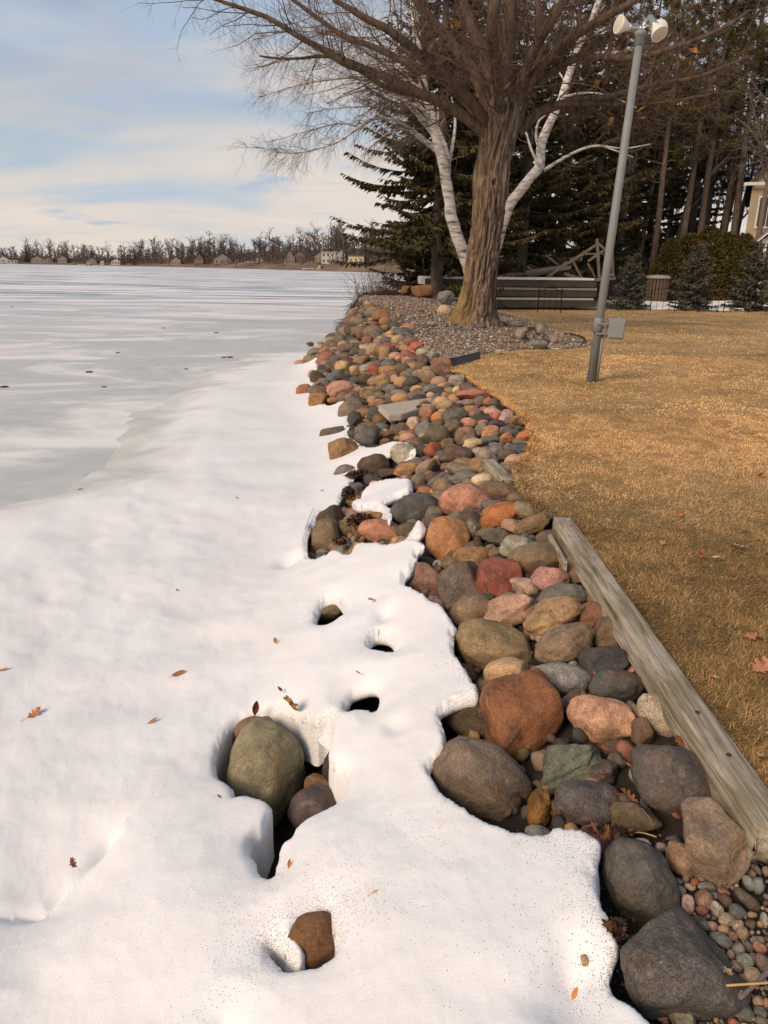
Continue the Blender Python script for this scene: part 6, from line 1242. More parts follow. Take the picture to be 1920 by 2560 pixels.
# undergrowth thicket behind the fence
def thicket(name, x0, x1, y0, y1, n, h, m, label, seed, r_=.012, spread=.5):
    rg = np.random.default_rng(seed); W_ = Wood()
    for _ in range(n):
        x, y = rg.uniform(x0, x1), rg.uniform(y0, y1); p = np.array([x, y, ground(x, y) if x > -.3 or y > 36 else LAKE + .3]); Q = curve(rg, p, np.array([rg.normal()*spread, rg.normal()*spread, 1]), rg.uniform(.5, 1)*h, 6, .12, .02); W_.add(Q, np.linspace(r_, r_*.3, 6), 3)
        for _ in range(4):
            i = rg.integers(1, 5); W_.add(curve(rg, Q[i], np.array([rg.normal(), rg.normal(), .7]), h*rg.uniform(.15, .4), 4, .15, .05), np.linspace(r_*.5, r_*.2, 4), 3)
    o = W_.build(name, m, smooth=False); tag(o, label, 'brush', kind='stuff')
thicket('undergrowth', 8, 34, 44, 66, 1500, 4.0, TWIG2, 'leafless undergrowth between the trunks behind the fence', 81, .02)
thicket('undergrowth', 4, 14, 40, 52, 300, 2.5, TWIG2, 'leafless undergrowth behind the dock stack', 84, .015)
RED = plain('red_twig', (.24, .12, .075), .85, 0, .3, 6)
thicket('shore_brush', -1.1, -.1, 31.0, 33.5, 130, 2.2, TWIG2, 'bare reddish brush at the lake corner left of the dock', 82, .011, .25)
thicket('dry_reeds', -.9, .9, 30.2, 32.5, 520, .95, RED, 'low russet reeds and grass at the lake corner', 83, .006, .3)
# cedar hedge
def cedar_mesh(H, Rr, seed):
    rg = np.random.default_rng(seed); n = 5200; z = H*rg.uniform(.02, 1, n); f = z/H; prof = Rr*np.sqrt(np.clip(1 - (f**2.2), 0.02, 1))*(.75 + .25*np.sin(f*9 + seed)*.3 + .25); az = rg.uniform(0, 6.28, n); r_ = prof*rg.uniform(.55, 1.08, n)**.5*(1 + .16*fbm(np.stack([np.cos(az)*2, np.sin(az)*2, z*1.4], 1), 2, seed))
    p = np.stack([np.cos(az)*r_, np.sin(az)*r_, z], 1); d = np.stack([np.cos(az)*.6, np.sin(az)*.6, np.full(n, .75)], 1) + rg.normal(size=(n, 3))*.4; d /= np.linalg.norm(d, axis=1, keepdims=True); l_ = rg.uniform(.12, .26, n)
    V, F, K = sprays(p, d, l_, l_*.28, np.array([lin(88, 82, 42), lin(70, 70, 38), lin(110, 94, 48), lin(98, 76, 40)])[rg.integers(4, size=n)]*rg.uniform(.7, 1.2, (n, 1)), np.zeros(n), rg)
    fol = mesh('foliage', V, F, NEEDLE, link=False); vcol(fol, K); w_ = Wood(); w_.add(np.array([[0, 0, -.1], [0, 0, H*.5], [0, 0, H*.9]]), np.array([.08, .05, .02]), 7); return w_.build('trunk', SBARK, link=False), fol
cd = [cedar_mesh(3.5, 1.0, 91), cedar_mesh(3.3, 1.05, 92)]
for i, (px, s) in enumerate([(1668, .86), (1712, 1.0), (1758, 1.05), (1803, 1.02), (1846, .95)]):
    Y = 41.5 + .4*(i % 2); x = gx(px, Y); put_tree('cedar_shrub', f"{['first','second','third','fourth','fifth','sixth'][i]} dense cedar of the hedge counting from the wooden bin", 'shrub', (x, Y, ground(x, Y)), cd[i % 2], s, i*1.1, 'cedars of the clipped hedge')
# ------------------------------------------------------------------ boulders and log on the mound
for i, (px, py, wd, ht, ang, col, kind, lab) in enumerate([(1115, 745, 46, 38, -10, (126,122,114), 'e', 'grey boulder on the mound left of the maple'), (1111, 778, 40, 32, 8, (196,160,128), 'e', 'tan boulder at the left foot of the maple'), (1232, 752, 18, 26, 0, (190,140,108), 'e', 'pinkish boulder showing behind the maple foot'),
      (1345, 862, 52, 28, 0, (128,122,112), 'e', 'grey boulder under the bleached stump'), (1285, 812, 50, 20, 6, (124,112,100), 'e', 'low grey stone right of the maple roots'), (1200, 817, 36, 14, 0, (92,90,88), 'f', 'dark flat stone at the maple roots'), (1080, 810, 26, 14, 0, (150,138,122), 'e', 'pale stone left of the maple roots'), (1246, 880, 20, 14, 0, (170,150,138), 'e', 'pale pebble where gravel meets lawn'), (1290, 842, 26, 12, 0, (86,86,86), 'f', 'dark flat stone in the gravel bed')]):
    o, p, _ = place_rock((px, py, wd, ht, ang, col, kind, .2), G, .5, None, 'boulder', lab, 'boulders on the gravel mound')
RUSTB = plain('rusty_sandstone', (.22, .105, .045), .9, 0, .4, 3, .5, 14)
def ledge():
    for i, (px0, px1, py0, py1, Y, lab) in enumerate([(1003, 1030, 716, 738, 27.3, 'tan sandstone block at the far end of the gravel mound'), (1028, 1088, 714, 744, 27.0, 'dark rusty sandstone block at the far end of the gravel mound')]):
        a, b = at_y(px0, py1, Y), at_y(px1, py0, Y); V, F = rock_shape('f', 4, 500 + i); V[:, 2] = np.sign(V[:, 2])*np.abs(V[:, 2])**.6
        o = mesh('sandstone_block', V*np.array([(b[0]-a[0])/2*1.05, .4, (b[2]-a[2])/2*1.15]), F, RUSTB, smooth=True); o.location = ((a[0]+b[0])/2, Y + .3, (a[2]+b[2])/2); tag(o, lab, 'stone block', 'sandstone blocks of the mound end')
ledge()
DRIFT = bark_material('driftwood', (.08, .06, .048), (.22, .17, .135), (.36, .29, .235), .5, 7)
def stump():
    rg = np.random.default_rng(4); p = hit(1338, 852, G); e = thing('bleached_stump', 'bleached hollow driftwood stump on the gravel bed edge', 'stump', p)
    W_ = Wood()
    pts = np.array([[-.38, .1, .02], [-.25, .05, .22], [0, 0, .30], [.2, -.05, .20], [.42, -.1, .0]]); P, _ = resample(pts, 16); mb = MB(); mb.tube(P, [.10 + .05*math.sin(i*.9) for i in range(16)], 12); o = mb.build('body', DRIFT, e, True)
    for k in range(6):
        a = rg.uniform(0, 6.28); q = np.array([rg.uniform(-.2, .3), -.05, rg.uniform(.1, .28)]); Q = curve(rg, q, np.array([rg.normal()*.6, -.5, rg.normal()*.5]), rg.uniform(.15, .32), 6, .25, -.1); mb = MB(); mb.tube(Q, np.linspace(.055, .018, 6), 8); mb.build('root', DRIFT, e, True)
stump()
def root_mat():                               # the fibrous lip of the bank beside the snow
    rg = np.random.default_rng(6); path = [(990, 737, .62, 27.2), (945, 740, .62, 26.6), (915, 748, .55, 25.6), (902, 762, .35, 25.0), (890, 790, -.05, 24.6), (878, 815, -.4, 24.0), (866, 838, -.72, 23.0)]
    P = np.array([at_y(px, py, Y) for px, py, z, Y in path]); P, _ = resample(chaikin(P, 2, False), 50)
    M_ = plain('matted_root', (.055, .042, .024), .95, 0, .5, 6, .8, 30); W_ = Wood(); W_.add(P, .17 + .03*vnoise(P*3, 2), 10)
    for _ in range(2600):
        i = rg.integers(0, 49); p = P[i] + rg.normal(size=3)*.10; W_.add(curve(rg, p, np.array([-.55, -.3, -.5]) + rg.normal(size=3)*.4, rg.uniform(.15, .45), 4, .12, -.18), np.array([.010, .008, .006, .003]), 3)
    tag(W_.build('root_mat', M_, smooth=False), 'dark matted root and sod lip of the bank beside the ice', 'sod', kind='stuff')
root_mat()

# ------------------------------------------------------------------ stacked dock sections
DECK = plain('deck_white', (.66, .64, .60), .7, 0, .15, 4, .2, 20); BEAM = plain('dock_beam', (.06, .048, .036), .85, 0, .35, 2.5, .4, 18)
def dock():
    L0 = at_y(1062, 705, 30.6); Rr = at_y(1490, 715, 31.6); ln = float(np.hypot(Rr[0]-L0[0], Rr[1]-L0[1])); rz = math.atan2(Rr[1]-L0[1], Rr[0]-L0[0]); wd = 1.5; zt = [.44, .83, 1.22]
    pms = [bevel_box('plank', .128, wd + .06, .085, .006, m_, link=False, seg=1) for m_ in (plain('deck_stained', (.40, .38, .34), .8, 0, .35, 5), plain('deck_dirty', (.24, .22, .19), .85, 0, .5, 7), DECK)]
    for lv, z in enumerate(zt):
        dx = (.05, .16, 0)[lv]
        e = thing('dock_section', ['bottom', 'middle', 'top'][lv] + ' section of the stacked dock behind the maple', 'dock', (L0[0] + dx*math.cos(rz), L0[1] + dx*math.sin(rz), 0), 'stacked dock sections', rz)
        l_ = ln - (.0, .10, .0)[lv]
        for yy in (.04, wd - .04): MB().box(l_/2, yy, z - .19, l_, .07, .27).build('beam', BEAM, e)
        for xx in (.04, l_/2, l_-.04): MB().box(xx, wd/2, z - .17, .07, wd - .16, .20).build('cross_beam', BEAM, e)
        n = int(l_/.14)
        for k in range(n): o = obj('plank', pms[lv], e, (.07 + k*.14, wd/2, z - .027))
        if lv == 2:                            # the left end hangs open: end plate and brackets
            MB().box(-.01, wd/2, z - .16, .03, wd, .26).build('end_plate', DECK, e)
    for k in range(5):
        for yy in (.25,):
            o = MB().box(0, 0, 0, .12, .22, .10).build('spacer_block', BEAM); o.location = (L0[0] + math.cos(rz)*(.6 + k*ln/5) - math.sin(rz)*yy, L0[1] + math.sin(rz)*(.6 + k*ln/5) + math.cos(rz)*yy, .05)
            tag(o, f'{ORD[k]} dark support block from the left under the dock front', 'block', 'support blocks under the dock')
dock()
POST = plain('galvanised', (.32, .34, .34), .5, .4, .1, 8)
def thin_post():
    b = at_y(1062, 690, 33.2); t_ = at_y(1049, 575, 33.2); mb = MB(); mb.tube([(b[0], b[1], .0), b, t_], .03, 8); tag(mb.build('thin_pole', POST, None, True), 'thin grey metal pole standing behind the dock near the lake', 'pole')
thin_post()
LUM = plain('old_lumber', (.20, .155, .115), .85, 0, .3, 3, .3, 20)
c2 = lambda P: [(960 + x/1.728, 500 + y/1.728) for x, y in P]
def lumber():
    G_ = 'loose old boards behind the dock'
    for i, (a, b, dy, wd, lab) in enumerate([((612,312),(760,290),0,.14,'long board on the pile nearest the maple'), ((620,328),(808,290),.3,.14,'second long board of the pile behind the dock'), ((715,328),(790,268),-.2,.10,'short board tilted up in the pile'), ((780,318),(860,345),.2,.13,'board sloping down right behind the dock'), ((700,240),(752,280),.4,.07,'thin stick leaning in the pile'), ((530,322),(640,318),.1,.12,'board lying left of the pile'), ((860,350),(1000,338),.1,.12,'board along the foot of the lumber frame')]):
        (x0, y0), (x1, y1) = c2([a, b]); p, q = at_y(x0, y0, 33.2 + dy), at_y(x1, y1, 33.6 + dy); o = MB().bar(p, q, .05, wd).build('board', LUM); tag(o, lab, 'board', G_)
    e = thing('lumber_frame', 'upright frame of old boards leaning behind the dock', 'frame', at_y(1500, 740, 34))
    B0 = np.array(e.location)
    for a, b, w_ in [((920,168),(930,345),.12), ((700,335),(925,188),.10), ((922,185),(990,245),.09), ((985,205),(992,342),.10), ((880,265),(975,200),.09), ((818,270),(858,345),.10), ((880,275),(912,335),.08), ((866,232),(950,233),.07), ((990,320),(905,350),.08)]:
        (x0, y0), (x1, y1) = c2([a, b]); p, q = at_y(x0, y0, 34) - B0, at_y(x1, y1, 34.2) - B0; MB().bar(p, q, .06, w_).build('frame_board', LUM, e)
lumber()
IRON = plain('black_iron', (.016, .014, .013), .5, .5, .2, 8)
def fence(name, xs, Y, label, arch=True):
    e = thing(name, label, 'fence', (xs[0], Y, 0)); x0 = xs[0]; zb = ground((xs[0]+xs[-1])/2, Y)
    for i, x in enumerate(xs):
        mb = MB(); mb.tube([(x-x0, 0, zb - .05), (x-x0, 0, zb + .88)], .02, 7); mb.build('post', IRON, e)
    for a, b in zip(xs[:-1], xs[1:]):
        mb = MB(); m_ = 10; mb.tube([(a-x0 + (b-a)*k/m_, 0, zb + .74 + .16*math.sin(math.pi*k/m_)) for k in range(m_+1)], .012, 6); mb.build('arch', IRON, e)
        for z in (.12, .68): mb = MB(); mb.tube([(a-x0, 0, zb + z), (b-x0, 0, zb + z)], .010, 6); mb.build('rail', IRON, e)
        n = 4
        for k in range(1, n):
            f = k/n; mb = MB(); mb.tube([(a-x0 + (b-a)*f, 0, zb + .02), (a-x0 + (b-a)*f, 0, zb + .74 + .16*math.sin(math.pi*f))], .008, 5); mb.build('picket', IRON, e)
xf = np.linspace(gx(1510, 31.6), gx(1945, 31.6), 8); fence('iron_fence', list(xf), 31.6, 'low black iron fence with arched tops along the lawn end')
fence('iron_fence', [gx(1350, 29.6), gx(1408, 29.6)], 29.6, 'single black iron fence panel in front of the dock stack')
fence('iron_fence', [gx(983, 28.6), gx(1022, 28.6)], 28.6, 'single rusty fence panel at the lake corner left of the dock')
# snow left behind the fence
def snow_patch(cx, cy, rx, ry, label):
    rg = np.random.default_rng(int(cx*10)); n = 44; V = []; F = []; rings = 6
    for k in range(rings):
        f = k/(rings-1)
        for i in range(n):
            a = 2*math.pi*i/n; r_ = (1 + .22*float(fbm(np.array([[math.cos(a)*1.6 + cx, math.sin(a)*1.6, 3.1]]), 3, 5)[0])); x, y = cx + math.cos(a)*rx*r_*(1-f), cy + math.sin(a)*ry*r_*(1-f); V.append((x, y, ground(x, y) + .10*(1 - (1-f)**3) - .005 + .02*float(vnoise(np.array([[x*2, y*2, 0]]))[0])))
    for k in range(rings-1):
        for i in range(n): F.append((k*n+i, k*n+(i+1) % n, (k+1)*n+(i+1) % n, (k+1)*n+i))
    F.append(tuple((rings-1)*n + i for i in range(n))); o = mesh('snow_patch', V, F, SNOWM, smooth=True); a = o.data.attributes.new('dirt', 'FLOAT', 'POINT'); a = o.data.attributes.new('thin', 'FLOAT', 'POINT'); tag(o, label, 'snow patch', 'snow patches behind the fence')
snow_patch(gx(1660, 35.8), 37.6, 1.6, 3.8, 'snow patch behind the fence between the first two young spruces'); snow_patch(gx(1825, 35.8), 37.6, 1.8, 3.9, 'snow patch behind the fence between the last two young spruces'); snow_patch(gx(1930, 36), 37.8, 1.7, 4.0, 'snow patch behind the fence at the right picture edge'); snow_patch(gx(1850, 32.7), 32.9, 2.2, .22, 'thin snow strip along the fence foot'); snow_patch(gx(1658, 33), 33.1, .8, .22, 'small snow scrap along the fence foot')
# slatted wooden bin with a pale lid
def bin_():
    Y = 39; x = gx(1645, Y); e = thing('wooden_bin', 'round slatted wooden bin with a pale lid left of the cedar hedge', 'bin', (x, Y, ground(x, Y))); W_ = plain('bin_slat', (.12, .08, .05), .85, 0, .3, 3)
    sl_ = bevel_box('slat', .12, .03, 1.15, .006, W_, link=False, seg=1)
    for k in range(20):
        a = 2*math.pi*k/20; o = obj('slat', sl_, e, (.52*math.cos(a), .52*math.sin(a), .58)); o.rotation_euler = (0, 0, a + math.pi/2)
    V, F = lathe([(0, 1.34), (.5, 1.30), (.60, 1.24), (.60, 1.16), (.5, 1.15)], 24); mesh('lid', V, F, plain('bin_lid', (.30, .28, .25), .7), e, True)
bin_()
# play ball, far red car and sign
V, F = ICO[3]; o = mesh('ball', V*.06, F, plain('green_rubber', (.06, .30, .17), .5), smooth=True); p = at_z(1787, 777, .06); o.location = p; tag(o, 'small green ball on the far lawn by the fence', 'ball')
def far_car():
    p = at_y(1268, 700, 58); e = thing('parked_car', 'red car far off between maple and spruce trunks', 'car', (p[0], 58, ground(p[0], 58))); RED_ = plain('red_paint', (.40, .05, .035), .3); GL_ = plain('car_glass', (.03, .03, .035), .1)
    prof = [(-2.1, .35), (-2.1, .8), (-1.3, .95), (-.7, 1.42), (.8, 1.45), (1.5, 1.0), (2.1, .9), (2.15, .35)]; V = [(x, y, z) for y in (-.85, .85) for x, z in prof]; n = len(prof)
    mesh('body', V, [tuple(range(n)), tuple(range(2*n-1, n-1, -1))] + [(i, i+n, (i+1) % n + n, (i+1) % n) for i in range(n)], RED_, e)
    MB().box(.05, -.86, 1.18, 1.5, .02, .32).build('window', GL_, e)
    for x in (-1.35, 1.35):
        for y in (-.8, .8): V, F = lathe([(0, -.1), (.32, -.1), (.34, 0), (.32, .1), (0, .1)], 16); o = mesh('wheel', V, F, EDG, e, True); o.location = (x, y, .34); o.rotation_euler = (R(90), 0, 0)
far_car()

# ------------------------------------------------------------------ beige house at the right edge
def siding_material(name, col, pitch=.16):
    m, t, b, L = mat(name); tc = N(t, 'ShaderNodeTexCoord'); wv = N(t, 'ShaderNodeTexWave', Scale=1/pitch/6.283*3.14159*2/2, Distortion=0.0, _bands_direction='Z', _wave_profile='SAW'); L(tc.outputs['Object'], wv.inputs['Vector'])
    n = N(t, 'ShaderNodeTexNoise', Scale=1.2, Detail=4.0); L(tc.outputs['Object'], n.inputs['Vector']); r = ramp(t, [(.3, tuple(c*.88 for c in col)), (.7, tuple(c*1.05 for c in col))]); L(n.outputs['Fac'], r.inputs[0]); L(r.outputs[0], b.inputs['Base Color'])
    bp = N(t, 'ShaderNodeBump', Strength=.8, Distance=.03); L(wv.outputs['Fac'], bp.inputs['Height']); L(bp.outputs[0], b.inputs['Normal']); b.inputs['Roughness'].default_value = .7; return m
SID = siding_material('beige_siding', (.50, .40, .28)); ROOF = plain('brown_shingle', (.11, .075, .055), .9, 0, .3, 6, .5, 25); TRIM = plain('white_trim', (.70, .67, .62), .6); GLASS = plain('window_glass', (.05, .055, .06), .08, 0, .1); SID2 = siding_material('white_siding', (.60, .57, .52))
def gable(mb, x0, x1, y0, y1, z0, z1, zr, axis='y'):    # walls with gable ends facing -y
    xm = (x0+x1)/2; V = [(x0,y0,z0),(x1,y0,z0),(x1,y0,z1),(xm,y0,zr),(x0,y0,z1),(x0,y1,z0),(x1,y1,z0),(x1,y1,z1),(xm,y1,zr),(x0,y1,z1)]
    mb.add(V, [(0,1,2,3,4),(9,8,7,6,5),(0,4,9,5),(1,6,7,2)]); return mb
def roof_slabs(e, x0, x1, y0, y1, z1, zr, m, ov=.35, th=.14, name='roof'):
    xm = (x0+x1)/2; k = (zr - z1)/(xm - x0); mb = MB()
    for s, xo in ((-1, x0), (1, x1)):
        xa = xo + s*ov; za = z1 - k*ov; V = []
        for y in (y0 - ov, y1 + ov): V += [(xm, y, zr + .02), (xa, y, za + .02), (xa, y, za + th), (xm, y, zr + th + .03)]
        mb.add(V, [(0,1,2,3),(7,6,5,4),(0,4,5,1),(1,5,6,2),(2,6,7,3),(3,7,4,0)])
    return mb.build(name, m, e)
def window(e, x, y, z, w_, h_, face='y', m=TRIM, sh=False, bars=True):
    f = MB(); t_ = .09
    def rect(a0, a1, b0, b1, d0, d1):
        if face == 'y': f.box((a0+a1)/2, y - (d0+d1)/2, (b0+b1)/2, a1-a0, d1-d0, b1-b0)
        else: f.box(x - (d0+d1)/2, (a0+a1)/2, (b0+b1)/2, d1-d0, a1-a0, b1-b0)
    c = x if face == 'y' else y
    rect(c-w_/2-t_, c+w_/2+t_, z+h_/2, z+h_/2+t_, 0, .06); rect(c-w_/2-t_, c+w_/2+t_, z-h_/2-t_, z-h_/2, 0, .08); rect(c-w_/2-t_, c-w_/2, z-h_/2, z+h_/2, 0, .06); rect(c+w_/2, c+w_/2+t_, z-h_/2, z+h_/2, 0, .06)
    if bars: rect(c-.02, c+.02, z-h_/2, z+h_/2, 0, .04)
    o = f.build('window', m, e); g = MB(); f2 = f; f = g; rect(c-w_/2, c+w_/2, z-h_/2, z+h_/2, -.02, .015); g.build('pane', GLASS, o); return o
def beige_house():
    Y = 47; x0 = gx(1846, Y); zg = ground(x0, Y); e = thing('beige_house', 'beige two-storey house with brown roof at the right edge', 'house', (x0, Y, zg), None, R(-25))
    MB().box(7, 5, 2.9, 14, 10, 5.8).build('wall', SID, e)
    # gable wing seen nearest
    gable(MB(), 0, 3.6, -2.5, 0.01, 0, 6.2, 8.0).build('gable_wall', SID, e); roof_slabs(e, 0, 3.6, -2.5, 5, 6.2, 8.0, ROOF)
    V = [(-.4, -.4, 5.75), (14.4, -.4, 5.75), (14.4, 10.4, 5.75), (-.4, 10.4, 5.75), (4.5, 5, 8.9), (9.5, 5, 8.9)]; mesh('main_roof', V, [(0,1,5,4),(1,2,5),(2,3,4,5),(3,0,4),(0,3,2,1)], ROOF, e)
    window(e, .95, -2.5, 4.6, .9, 1.5); window(e, 2.6, -2.5, 4.6, .9, 1.5); window(e, 1.7, -2.5, 1.6, 1.4, 1.4)
    for x in (5.5, 8.5, 11.5): window(e, x, 0, 4.3, 1.1, 1.4); window(e, x, 0, 1.6, 1.1, 1.4)
    MB().box(1.8, -2.86, 6.05, 4.4, .06, .16).build('fascia', TRIM, e)
beige_house()
def porch():
    Y = 41; xa = gx(1868, Y); wd = 3.6; z1 = 3.05; zr = 4.75; zg = ground(xa, Y); e = thing('white_gazebo', 'white gabled porch roof beside the beige house', 'porch', (xa + .3, Y, zg), None, R(-18))
    gable(MB(), .2, wd-.2, .15, .3, z1, z1+.02, zr-.15).build('gable_wall', SID2, e); roof_slabs(e, 0, wd, 0, 4, z1, zr, plain('grey_shingle', (.30, .27, .24), .9, 0, .2, 6), .18, .10)
    for s in (-1, 1):
        mb = MB(); mb.bar((wd/2, -.2, zr + .06), (wd/2 + s*(wd/2 + .2), -.2, z1 - .12), .05, .24, (0, -1, 0)); mb.build('barge_board', TRIM, e)
    for x in (.35, wd-.35):
        for y in (.2, 3.8): MB().box(x, y, z1/2, .14, .14, z1).build('post', TRIM, e)
    MB().box(wd/2, .2, z1 - .02, wd - .3, .16, .2).build('beam', TRIM, e)
porch()
# ------------------------------------------------------------------ far shore
def dirx(px): d = ray(px, 665); return d[0]/d[1]
PXS = np.array([-250, 0, 150, 300, 450, 600, 700, 800, 900, 1000, 1150, 1400]); SD = np.array([680, 630, 590, 550, 490, 425, 380, 340, 305, 285, 265, 250.])
def shore(px, back=0.0, z=0.0):
    Y = np.interp(px, PXS, SD) + back; return np.array([dirx(px)*Y, Y, z])
HILL = pl([0, 4, 20, 45, 90, 200], [-.1, .5, 2.2, 4.8, 8, 12]); HK = pl([-250, 200, 400, 650, 900, 1400], [.45, .5, .55, .95, 1.1, 1.1])
def far_ground(px, back): return LAKE + float(HILL(back)*HK(px))
def far_terrain():
    px = np.linspace(-250, 1400, 70); bk_ = np.array([-2, 0, 4, 10, 20, 32, 45, 65, 90, 140, 200]); V = []
    for b in bk_:
        for p in px: q = shore(p, b); V.append((q[0], q[1], LAKE - .2 if b < 0 else far_ground(p, b) + .25*float(vnoise(np.array([[q[0]*.06, q[1]*.06, 1]]))[0])*min(1, b/10)))
    n = len(px); F = [(i*n+j, i*n+j+1, (i+1)*n+j+1, (i+1)*n+j) for i in range(len(bk_)-1) for j in range(n-1)]
    m, t, b, L = mat('far_slope'); tc = N(t, 'ShaderNodeTexCoord'); a = N(t, 'ShaderNodeTexNoise', Scale=.05, Detail=6.0, Roughness=.65); L(tc.outputs['Object'], a.inputs['Vector']); r = ramp(t, [(.35, (.11, .075, .05)), (.55, (.20, .125, .08)), (.72, (.27, .19, .12))]); L(a.outputs['Fac'], r.inputs[0]); L(r.outputs[0], b.inputs['Base Color']); b.inputs['Roughness'].default_value = .95
    tag(mesh('far_shore', V, F, m, smooth=True), 'brown sloping far shore of the lake', kind='structure')
far_terrain()
FARW = plain('far_wood', (.115, .09, .078), .95, 0, .25, .05)
FSPEC = [(.75, 3.0, 6.5, .52, .10, .05, 6, 3, .5), (.6, 1.5, 3.2, .55, .14, .03, 4, 3, .6), (.6, .8, 1.8, .55, .18, .02, 3, 3, .8)]
def far_mesh(H, seed, r0=.32, spec=FSPEC, thick=1.0):
    rg = np.random.default_rng(seed); W0 = Wood(); W1 = Wood(); P = curve(rg, np.array([0, 0, -.5]), np.array([rg.normal()*.05, rg.normal()*.05, 1]), H*.72, 8, .05, .05); W0.add(P, np.linspace(r0, r0*.3, 8), 6)
    sprout(rg, P[2:], r0*thick, 0, spec, [W0, W1, W1]); return W0.build('trunk', FARW, link=False), W1.build('crown', FARW, link=False)
fm = [far_mesh(15, 101), far_mesh(17, 102), far_mesh(14, 103), far_mesh(16, 104)]
FAR = [(125, 30, 1.15, 1, 'tall bare tree standing above the left far shore'), (345, 25, 1.0, 0, 'bare tree with a fan crown on the far shore, left of the white shed'), (272, 28, .98, 3, 'round-topped bare tree on the far shore left of centre'), (232, 34, .85, 2, 'small bare tree on the far shore between two taller ones'), (423, 12, 1.05, 1, 'large round-crowned bare tree close to the far water edge'), (590, 10, 1.0, 0, 'broad bare tree by the far water edge before the boathouse'),
       (648, 30, 1.05, 3, 'thin upright tree on the far shore behind the long house'), (706, 14, .82, 2, 'bare tree at the far shore left of the gabled cottage'), (760, 50, 1.0, 1, 'bare tree behind the gabled cottage'), (790, 55, 1.1, 3, 'tallest bare tree behind the white far house'), (845, 60, 1.0, 0, 'bare tree behind the yellow far house'), (80, 40, .8, 2, 'low bare tree at the far left shore'), (460, 30, .9, 0, 'bare tree on the far shore behind the grey cottage'), (515, 30, 1.0, 2, 'bare tree on the far shore before the dark wood'), (555, 40, 1.05, 1, 'bare tree rising over the far dark wood'), (672, 18, .7, 3, 'leaning bare tree on the far brown slope'), (625, 12, .72, 2, 'slender bare tree on the far brown slope')]
for i, (px, b, s, v, lab) in enumerate(FAR):
    q = shore(px, b); put_tree('far_tree', lab, 'tree', (q[0], q[1], far_ground(px, b)), fm[v], s*1.18, i*1.7, 'single trees on the far shore', ('trunk', 'crown'))
def far_wood():                                # the wood behind them reads as one mass
    rg = np.random.default_rng(55); W_ = Wood()
    for i in range(500):
        px = rg.uniform(-120, 1120); b = rg.uniform(26, 110); q = shore(px, b); q[2] = far_ground(px, b); H = rg.choice([rg.uniform(4, 9), rg.uniform(8, 14.5)])*(1 + .3*float(vnoise(np.array([[px*.025, 0, 0]]))[0])); P = curve(rg, q, np.array([0, 0, 1.]), H, 5, .04, .05); W_.add(P, np.linspace(.28, .12, 5), 3)
        for _ in range(18):
            f = rg.uniform(.06, .95); k = min(int(f*4), 3); p = P[k] + (P[k+1]-P[k])*(f*4-k); Q = curve(rg, p, np.array([rg.normal()*1.1, rg.normal()*1.1, .8]), H*rg.uniform(.18, .42)*(1.2-f*.6), 4, .12, .04); W_.add(Q, np.linspace(.17, .09, 4), 3)
            for _ in range(2):
                j = rg.integers(1, 4); W_.add(curve(rg, Q[j], np.array([rg.normal(), rg.normal(), .6]), H*rg.uniform(.05, .13), 3, .15, .03), np.array([.12, .10, .08]), 3)
    for i in range(600):
        px = rg.uniform(-120, 1120); b = rg.uniform(22, 70); q = shore(px, b); q[2] = far_ground(px, b)
        if rg.random() < .45*(HK(px) > .8): continue
        for _ in range(6): W_.add(curve(rg, q + rg.normal(size=3)*np.array([1.2, 1.2, 0]), np.array([rg.normal()*.5, rg.normal()*.5, 1]), rg.uniform(2, 6.5), 4, .15, .03), np.array([.16, .15, .12, .09]), 3)
    tag(W_.build('far_wood', FARW, smooth=False), 'leafless brown wood along the far shore behind the houses', 'wood', kind='stuff')
far_wood()
fe = spruce_mesh(12, 2.6, .6, 141, [lin(44, 48, 40), lin(36, 40, 34)], 7, .5, .5)
for i, (px, b, s, lab) in enumerate([(70, 26, .95, 'dark pointed conifer on the far left shore'), (338, 14, .72, 'dark bushy conifer by the far water edge'), (310, 16, .45, 'small dark conifer beside the far white shed'), (500, 34, .9, 'dark conifer on the far shore at the wood edge'), (852, 45, 1.15, 'dark conifer behind the yellow far house'), (515, 50, .95, 'dark conifer inside the far wood')]):
    q = shore(px, b); put_tree('far_conifer', lab, 'tree', (q[0], q[1], far_ground(px, b)), fe, (s*1.5, s*1.5, s*1.35), i, 'dark conifers on the far shore')
FW = plain('far_white_wall', (.50, .475, .44), .8); FT = plain('far_tan_wall', (.28, .225, .16), .8); FG = plain('far_grey_wall', (.24, .20, .17), .8); FY = plain('far_yellow_wall', (.46, .36, .19), .8); FB = plain('far_brown_wall', (.15, .10, .07), .85); FR = plain('far_dark_roof', (.075, .06, .055), .9)
